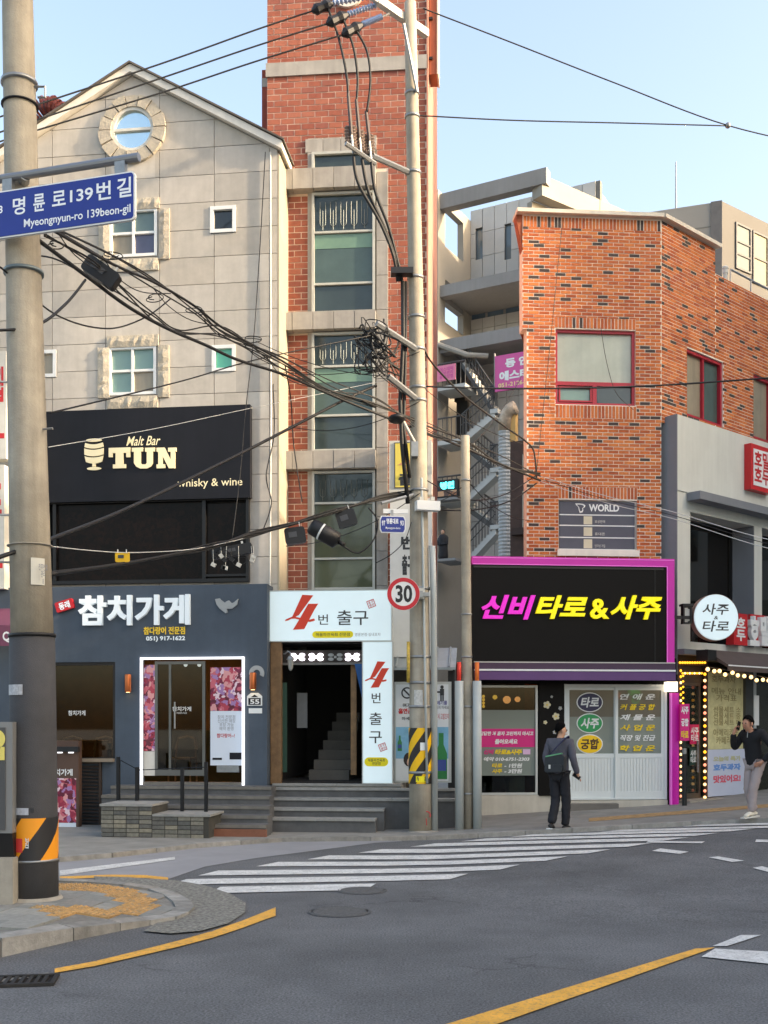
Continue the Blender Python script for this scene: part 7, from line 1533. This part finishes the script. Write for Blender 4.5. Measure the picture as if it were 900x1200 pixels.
for k, (a, b) in enumerate((((492, 412, 17.4), (332, 436, 17.9)), ((492, 470, 17.4), (338, 500, 17.9)), ((455, 441, 17.1), (300, 400, 17.9)), ((492, 578, 17.4), (335, 640, 17.6)), ((497, 455, 17.5), (612, 520, 20.2)), ((497, 500, 17.5), (548, 520, 17.7)), ((500, 590, 17.5), (546, 566, 17.7)), ((550, 566, 17.7), (620, 610, 20.2)), ((548, 525, 17.7), (612, 440, 20.2)))):
    sg_ = (12, 16, 9, 14, 8, 3, 6, 10, 9)[k]; cable('stray thin dark wire between the poles and walls, %s' % ('upper left toward the beige corner', 'middle left toward the brick strip', 'rising left from the lower bracket', 'low left under the boxes', 'right toward the brick corner', 'short span to the thin pole top', 'short low span to the thin pole', 'thin pole down to the brick house', 'thin pole up to the brick house')[k], [(a[0]+(b[0]-a[0])*t, a[1]+(b[1]-a[1])*t+sg_*4*t*(1-t), a[2]+(b[2]-a[2])*t) for t in (0, .2, .4, .6, .8, 1)], .0065, name='stray_wire', group='stray wires round the poles')
# loops and tangles beside the pole
for k in range(12):
    cx, cy = rnd.uniform(432, 456), rnd.uniform(392, 442); Y = 17.05+rnd.uniform(-.1, .2); pts = [(468, rnd.uniform(395, 455), 17.35)]
    for t in range(rnd.randint(5, 9)): pts.append((cx+rnd.uniform(-20, 18), cy+rnd.uniform(-22, 24), Y+rnd.uniform(-.06, .06)))
    cable('black strand of the cable tangle left of the central pole', pts, rnd.choice((.007, .009, .013)), name='tangled_cable', group='cable tangle beside the pole', n=5)
for k, (x, y, Y) in enumerate(((66, 285, 10.6), (132, 297, 11.8), (182, 347, 12.9), (228, 362, 13.7), (296, 396, 15.1), (262, 648, 14.5), (282, 655, 14.8))):
    a0 = rnd.uniform(0, 6); rx, ry, tl = rnd.uniform(5, 9), rnd.uniform(3, 6), rnd.uniform(-.6, .6)
    cable('irregular loop of spare wire on the cable bundles', [(x+rx*math.cos(a0+t*.75)*(1+.04*t)+tl*ry*math.sin(a0+t*.75), y+ry*math.sin(a0+t*.75)+t*.35, Y) for t in range(13)], .006, name='wire_loop', group='wire loops on the cable bundles', n=3)
for k in range(6):
    x, y = (70, 120, 180, 235, 280, 310)[k], (276, 300, 338, 368, 395, 414)[k]; Y = (10.6, 11.6, 12.9, 13.9, 14.8, 15.3)[k]
    cable('slack thin wire drooping under the big cable bundle', [(x, y, Y), (x+18, y+20+rnd.uniform(0, 12), Y+.4), (x+45, y+34+rnd.uniform(0, 8), Y+.9), (x+80, y+44, Y+1.4)], .006, name='slack_wire', group='slack wires under the big bundle', n=5)
# splice boxes and closures hung on the cables
def obox(name, label, c, Y, L_, W_, ang, m, depth=.12, cat='splice box', extra=None, group=None):
    p = at(*c, Y); t = thing(name, label, cat, tuple(p), 0, group); s_ = Y/FPX; R = Matrix.Translation(p) @ Matrix.Rotation(-math.radians(ang), 4, 'Y')
    l, w_ = L_*s_/2, W_*s_/2; MB().prism(rr_(-l, l, -w_, w_, min(l, w_)*.35, 3), -depth/2, depth/2).xf(R).build('case', m, t)
    MB().box(-l*.6, l*.2, -depth/2-.004, -depth/2-.001, -w_*.2, w_*.45).xf(R).build('label', mat('dark_label', (70, 72, 76), .6), t); MB().box(-l*.7, -l*.6, -.01, .01, w_*.9, w_*1.6).box(l*.5, l*.6, -.01, .01, w_*.9, w_*1.6).xf(R).build('hanger', M_wirewhite, t); return t
obox('splice_box', 'black splice box on the big bundle, below the street name sign', (119, 320), 11.7, 44, 20, -35, M_black)
obox('splice_box', 'small black splice box on the low bundle, over the brick strip', (346, 628), 16.0, 24, 19, 8, M_black); obox('splice_box', 'small black splice box on the low bundle, over the tower windows', (406, 608), 16.9, 23, 19, 18, M_black); obox('splice_box', 'long black cable closure at the right end of the dark bar window', (272, 646), 14.6, 48, 12, 10, M_black)
obox('warning_tag', 'small yellow tag hanging on the low wire over the bar window', (143.5, 653), 12.2, 17, 11.5, 0, mat('tag_yellow', (236, 186, 30), .5, var=.05), .01, 'tag')
t = thing('cable_closure', 'fat black cylinder closure with white band on the low bundle', 'closure', tuple(at(382, 627, 16.4))); p0, p1 = at(364, 616, 16.4), at(402, 638, 16.4); d = p1-p0
MB().tube([p0, p0+d*.06, p0+d*.8, p0+d*.86], [.1, .125, .125, .06], 14).build('body', M_black, t, None, True); MB().tube([p0+d*.3, p0+d*.35], .128, 14).build('band', M_white, t, None, True); MB().tube([p0+d*.86, p1+d*.05], .035, 8).build('tail', M_rubber, t, None, True)
for k in range(9): x, y = rnd.uniform(244, 298), rnd.uniform(650, 668); tag(MB().box(-.03, .03, -.02, .02, -.025, .025).xf(Matrix.Translation(at(x, y, 14.5)) @ Matrix.Rotation(rnd.uniform(0, 1), 4, 'Y')).tube([at(x, y-2, 14.5), at(x+rnd.uniform(-2, 2), 640, 14.5)], .004, 4).build('wire_tag', M_offw if k % 3 else M_rubber, None), 'tiny white tag dangling under the long cable closure', 'tag', 'tags under the long closure')

# ------------------------------------------------------------------ people
SK = []
def skin(name, V, E, m, parent, M, sub=1):
    me = bpy.data.meshes.new(name); me.from_pydata([v[:3] for v in V], E, []); o = bpy.data.objects.new(name+'_rig', me); COL.objects.link(o)
    o.modifiers.new('s', 'SKIN'); me.skin_vertices
    for i, v in enumerate(V): d = me.skin_vertices[0].data[i]; d.radius = (v[3], v[4] if len(v) > 4 else v[3]); d.use_root = i == 0
    o.modifiers['s'].use_smooth_shade = True; sm = o.modifiers.new('b', 'SUBSURF'); sm.levels = sub; sm.render_levels = sub
    SK.append((o, name, m, parent, M))
def chain(V, E, start, pts):
    for p in pts:
        V.append(p); E.append((start, len(V)-1)); start = len(V)-1
    return start
def figure(label, J, M, mats, hair_m):
    """J: joints in metres, figure faces +y, right side +x"""
    loc = M.to_translation(); t = thing('person', label, 'person', tuple(loc)); sc_ = M.median_scale
    Minv = TM[t.name].inverted() @ M
    V = [(*J['pelvis'], .11, .09)]; E = []
    ch = chain(V, E, 0, [(*J['waist'], .105, .085), (*J['chest'], .13, .09)]); nk = chain(V, E, ch, [(*J['neck'], .05, .05)]); hd = Vector(J['head'])
    f = Vector(J['face'])
    top = chain(V, E, nk, [tuple(hd+Vector((0, 0, -.06))+f*.02)+(.062, .072), tuple(hd+Vector((0, 0, .02)))+(.074, .092), tuple(hd+Vector((0, 0, .09))-f*.01)+(.05, .065)])
    nose = hd+f*.098+Vector((0, 0, -.025)); chain(V, E, top-1, [tuple(nose)+(.012, .014)])
    for s_ in ('R', 'L'):
        sh_ = chain(V, E, ch, [(*J['sh'+s_], .05)]); wr2 = chain(V, E, sh_, [(*J['el'+s_], .038), (*J['wr'+s_], .025)])
        w_, h_ = Vector(J['wr'+s_]), Vector(J['ha'+s_]); d = (h_-w_).normalized(); sd = Vector(J['pa'+s_]).normalized(); cu_ = d.cross(sd)
        pm = chain(V, E, wr2, [tuple(w_+d*.05)+(.036, .018)]); 
        for k, (o_, l) in enumerate(((-.03, .06), (-.01, .075), (.011, .07), (.03, .055))): b_ = w_+d*.085+sd*o_; chain(V, E, pm, [tuple(b_)+(.0095,), tuple(b_+d*l*.55+cu_*.008)+(.0085,), tuple(b_+d*l*.9+cu_*.025)+(.007,)])
        chain(V, E, pm, [tuple(w_+d*.045-sd*.045)+(.010,), tuple(w_+d*.085-sd*.058+cu_*.012)+(.008,)])
        hp_ = chain(V, E, 0, [(*J['hi'+s_], .07)]); chain(V, E, hp_, [(*J['kn'+s_], .05), (*J['an'+s_], .035)])
    skin('body', V, E, mats['skin'], t, Minv)
    V = [(*J['waist'], .155, .118)]; E = []
    lo = Vector(J['pelvis'])+Vector((0, 0, J.get('hem', -.02))); chain(V, E, 0, [tuple(lo)+(.188, .15)]); ch = chain(V, E, 0, [tuple(Vector(J['chest'])-Vector((0, 0, .04)))+(.175, .125), tuple(Vector(J['chest'])+Vector((0, 0, .07)))+(.12, .10), tuple(Vector(J['neck'])-Vector((0, 0, .02)))+(.066, .066)])
    for s_ in ('R', 'L'): sh_ = chain(V, E, ch-1, [(*J['sh'+s_], .078)]); chain(V, E, sh_, [(*J['el'+s_], .062), tuple(Vector(J['wr'+s_]))+(.045,)])
    skin('jacket', V, E, mats['top'], t, Minv, 2)
    V = [(*J['pelvis'], .125, .105)]; E = []
    for s_ in ('R', 'L'):
        hp_ = chain(V, E, 0, [(*J['hi'+s_], .095)]); kn, an = Vector(J['kn'+s_]), Vector(J['an'+s_]); chain(V, E, hp_, [tuple(kn)+(.078,), tuple(kn+(an-kn)*.55)+(.074,), tuple(an+Vector((0, 0, .0)))+(.068, .072)])
    skin('trousers', V, E, mats['leg'], t, Minv, 2)
    for s_ in ('R', 'L'):
        an, toe = Vector(J['an'+s_]), Vector(J['to'+s_]); dd_ = toe-an; heel = an-Vector((dd_.x, dd_.y, 0)).normalized()*.055+Vector((0, 0, -.045)); 
        V = [tuple(an+Vector((0, 0, .0)))+(.042,)]; E = []; chain(V, E, 0, [tuple(heel+Vector((0, 0, .01)))+(.04, .034)]); chain(V, E, 0, [tuple(an+dd_*.5)+(.046, .036), tuple(toe)+(.042, .028)])
        skin('shoe', V, E, mats['shoe'], t, Minv)
        sd_ = Vector((dd_.y, -dd_.x, 0)).normalized()*.047; a_ = heel-Vector((0, 0, .0))-Vector((dd_.x, dd_.y, 0)).normalized()*.03; b_ = toe+Vector((dd_.x, dd_.y, 0)).normalized()*.05; dn = Vector((0, 0, -.035)); d2 = Vector((0, 0, -.012))
        MB().hexa([a_-sd_+dn, b_-sd_+dn, b_+sd_+dn, a_+sd_+dn, a_-sd_+d2, b_-sd_+d2, b_+sd_+d2, a_+sd_+d2]).xf(M).build('sole', mats['sole'], t)
    # hair cap: upper back shell of the head with a slightly uneven edge
    mb = MB(); n, m_ = 18, 9; fa = math.atan2(f.y, f.x)
    for j in range(m_+1):
        for i in range(n):
            a_ = 2*math.pi*i/n; fr_ = math.cos(a_-fa); lim = math.radians(62+50*(1-fr_)/2*1.25+rnd.uniform(-3, 3)); ph_ = lim*j/m_; rr2 = 1+.03*math.sin(5*a_+j)+rnd.uniform(-.03, .03)
            mb.v.append((hd.x-f.x*.012+.088*rr2*math.sin(ph_)*math.cos(a_), hd.y-f.y*.012+(.100 if True else 0)*rr2*math.sin(ph_)*math.sin(a_), hd.z+.02+.112*rr2*math.cos(ph_)))
    mb.f = [(j*n+i, j*n+(i+1) % n, (j+1)*n+(i+1) % n, (j+1)*n+i) for j in range(m_) for i in range(n)]
    mb.xf(M).build('hair', hair_m, t, None, True)
    sd = Vector((f.y, -f.x, 0))
    for s_ in (-1, 1):
        MB().ball(tuple(hd+sd*.032*s_+f*.083+Vector((0, 0, .0))), (.012, .012, .008), 8, 5).xf(M).build('eye', M_black, t); MB().ball(tuple(hd+sd*.083*s_-f*.005+Vector((0, 0, -.015))), (.014, .02, .032), 8, 6).xf(M).build('ear', mats['skin'], t, None, True)
    c_ = hd+f*.083+Vector((0, 0, -.062)); MB().ball(tuple(c_), (.024, .02, .006), 8, 5).xf(M).build('mouth', mat('lips', (150, 84, 76), .6, var=0), t)
    return t, Minv
M_skinp = mat('skin', (196, 150, 122), .6, var=.04); M_hair = mat('black_hair', (8, 7, 7), .9, var=.1, scale=40, spec=.1)
def nrm(x, y): l = math.hypot(x, y); return (x/l, y/l, 0)
# walker seen from behind, crossing to the right
p = pg(655.5, 975); s1 = 130*p.y/FPX/1.72
J = dict(pelvis=(0, 0, .93), waist=(0, .01, 1.1), chest=(0, .02, 1.30), neck=(.0, .03, 1.47), head=(.01, .05, 1.58), face=nrm(.75, .65), hem=-.09,
         shR=(.17, .02, 1.39), elR=(.225, .0, 1.12), wrR=(.25, .12, .90), haR=(.27, .17, .84), paR=(.3, -.9, 0), shL=(-.17, .02, 1.39), elL=(-.215, -.03, 1.12), wrL=(-.17, .08, .90), haL=(-.16, .12, .83), paL=(0, 1, 0),
         hiR=(.08, 0, .88), knR=(.08, .08, .49), anR=(.07, .07, .09), toR=(.09, .22, .045), hiL=(-.08, 0, .88), knL=(-.07, .02, .47), anL=(-.08, -.14, .13), toL=(-.08, -.05, .05))
Mp = Matrix.Translation(Vector((p.x, p.y, gz(p.x, p.y)))) @ Matrix.Rotation(math.radians(-30), 4, 'Z') @ Matrix.Scale(s1, 4)
w1, W1 = figure('person in grey jacket and black trousers seen from behind on the crossing', J, Mp, dict(skin=M_skinp, top=mat('slate_jacket', (80, 80, 90), .85, var=.12, scale=12, bump=.2, bscale=18), leg=mat('black_trousers', (24, 25, 32), .85, var=.1, bump=.2, bscale=14), shoe=mat('black_shoe', (34, 34, 36), .6), sole=M_white), M_hair)
bg = thing('shoulder_bag', 'dark shoulder bag with green top edge on the walker in the grey jacket', 'bag', tuple(Mp @ Vector((.03, -.17, 1.0))))
mb = MB().prism(rr_(-.14, .17, .93, 1.20, .05), -.27, -.145); mb.v = [(x+(.06*(z-1.0)), y, z+.12*x*.3) for x, y, z in mb.v]; mb.xf(Mp).build('body', mat('dark_bag', (38, 42, 46), .7, var=.15, scale=14, bump=.15), bg)
MB().prism(rr_(-.12, .15, .94, 1.06, .04), -.295, -.271).xf(Mp).build('front_pocket', MT['dark_bag'], bg); MB().hexa([(-.12, -.274, 1.165), (.13, -.274, 1.215), (.13, -.2, 1.215), (-.12, -.2, 1.165), (-.12, -.274, 1.185), (.13, -.274, 1.235), (.13, -.2, 1.235), (-.12, -.2, 1.185)]).xf(Mp).build('green_edge', mat('mint_trim', (96, 160, 116), .6, var=0), bg)
MB().tube([(-.1, -.21, 1.18), (0, -.17, 1.30), (.1, -.11, 1.42), (.14, .0, 1.485), (.1, .12, 1.40)], .024, 6, flat=.4).xf(Mp).build('strap', mat('navy_strap', (40, 40, 72), .8), bg); MB().box(-.06, -.03, -.3, -.296, .99, 1.05).xf(Mp).build('zip_pull', M_offw, bg)
ph = thing('phone', 'small pale phone held low by the walker in the grey jacket', 'phone', tuple(Mp @ Vector((.2, .12, .86)))); MB().box(-.035, .035, -.004, .004, -.07, .07).xf(Mp @ Matrix.Translation((.235, .13, .865)) @ Matrix.Rotation(-1.0, 4, 'Y')).build('case', M_offw, ph); MB().box(-.031, .031, -.006, -.0045, -.064, .064).xf(Mp @ Matrix.Translation((.235, .13, .865)) @ Matrix.Rotation(-1.0, 4, 'Y')).build('screen', M_black, ph)
# man on the phone walking left
p = pg(884.5, 959, hfar); s2 = 121*p.y/FPX/1.66
J = dict(pelvis=(0, 0, .90), waist=(0, .03, 1.08), chest=(0, .06, 1.28), neck=(.0, .11, 1.43), head=(.0, .17, 1.53), face=(0, 1, 0), hem=-.10,
         shR=(.18, .06, 1.36), elR=(.25, .20, 1.12), wrR=(.15, .33, 1.36), haR=(.12, .30, 1.45), paR=(.2, .9, 0), shL=(-.18, .04, 1.36), elL=(-.34, -.06, 1.12), wrL=(-.22, .08, .92), haL=(-.17, .13, .88), paL=(0, .5, .8),
         hiR=(.085, 0, .87), knR=(.06, .09, .47), anR=(.03, -.02, .10), toR=(.04, .13, .045), hiL=(-.085, 0, .87), knL=(-.08, .14, .47), anL=(-.08, .18, .11), toL=(-.08, .33, .05))
Mp = Matrix.Translation(Vector((p.x, p.y, hfar(p.x, p.y)))) @ Matrix.Rotation(math.radians(122), 4, 'Z') @ Matrix.Scale(s2, 4)
w2, W2 = figure('person in black top and grey trousers on the phone by the menu window', J, Mp, dict(skin=mat('tan_skin', (186, 134, 108), .6, var=.04), top=mat('black_knit', (22, 22, 25), .9, var=.1, bump=.2, bscale=20), leg=mat('grey_slacks', (158, 146, 144), .85, var=.08, bump=.3, bscale=12), shoe=mat('cream_shoe', (222, 214, 196), .6, var=.05), sole=M_offw), M_hair)
ph = thing('phone', 'dark phone held to the ear of the person in black', 'phone', tuple(Mp @ Vector((.11, .27, 1.48)))); R = Mp @ Matrix.Translation((.10, .265, 1.49)) @ Matrix.Rotation(.3, 4, 'X'); MB().box(-.004, .004, -.035, .035, -.07, .07).xf(R).build('case', M_black, ph); MB().box(.0042, .006, -.03, .03, -.064, .064).xf(R).build('screen', G_dark, ph)
MB().tube([(0, .165, 1.42), (0, .178, 1.30)], .008, 5).xf(Mp).build('zip', M_steel, w2)
dg = bpy.context.evaluated_depsgraph_get()
for o, name, m, parent, M in SK:
    me = bpy.data.meshes.new_from_object(o.evaluated_get(dg)); me.name = name; me.materials.clear(); me.materials.append(m)
    if name in ('jacket', 'trousers'):     # cloth folds
        from mathutils import noise as mn
        for v_ in me.vertices:
            q = v_.co; a_ = mn.noise((q.x*9, q.y*9, q.z*16+3))*.011+mn.noise((q.x*22, q.y*22, q.z*30))*.004; v_.co = q+v_.normal*a_
    me.transform(M)
    for pl in me.polygons: pl.use_smooth = True
    link(name, me, parent)
for o, *_ in SK: bpy.data.objects.remove(o)
# unseen blocks added at right, shaped to keep the low sun off the street
def flats(label, x0, x1, y0, y1, h):
    t = thing('shade_block', label, 'building', ((x0+x1)/2, (y0+y1)/2, 0), 0, 'added shade blocks outside the picture'); g_ = gz(x0, y0)
    MB().box(x0, x1, y0, y1, -.3, h).build('wall', mat('flat_wall', (176, 172, 164), .8, var=.06, scale=.6), t); MB().box(x0-.25, x1+.25, y0-.25, y1+.25, h+.001, h+.3).build('parapet', M_conc, t)
    me = MB().box(-.02, .02, -.9, .9, -.85, .85).mesh('window', G_dark); k = 0
    for fz in range(int(h/3.1)):
        for fy in range(int((y1-y0)/3.6)):
            o = link('window', me, t); o.matrix_local = TM[t.name].inverted() @ Matrix.Translation((x0-.01, y0+2+fy*3.6, 2.2+fz*3.1))
flats('low grey shade block added across the street, outside the picture', 32, 46, 4, 13.0, 17.0)
flats('long tall shade block added behind the camera to the right, outside the picture', 32, 46, -26, 3.5, 23.0)
flats('taller grey shade block added further up the hill, outside the picture', 24, 38, 14.5, 60, 24)
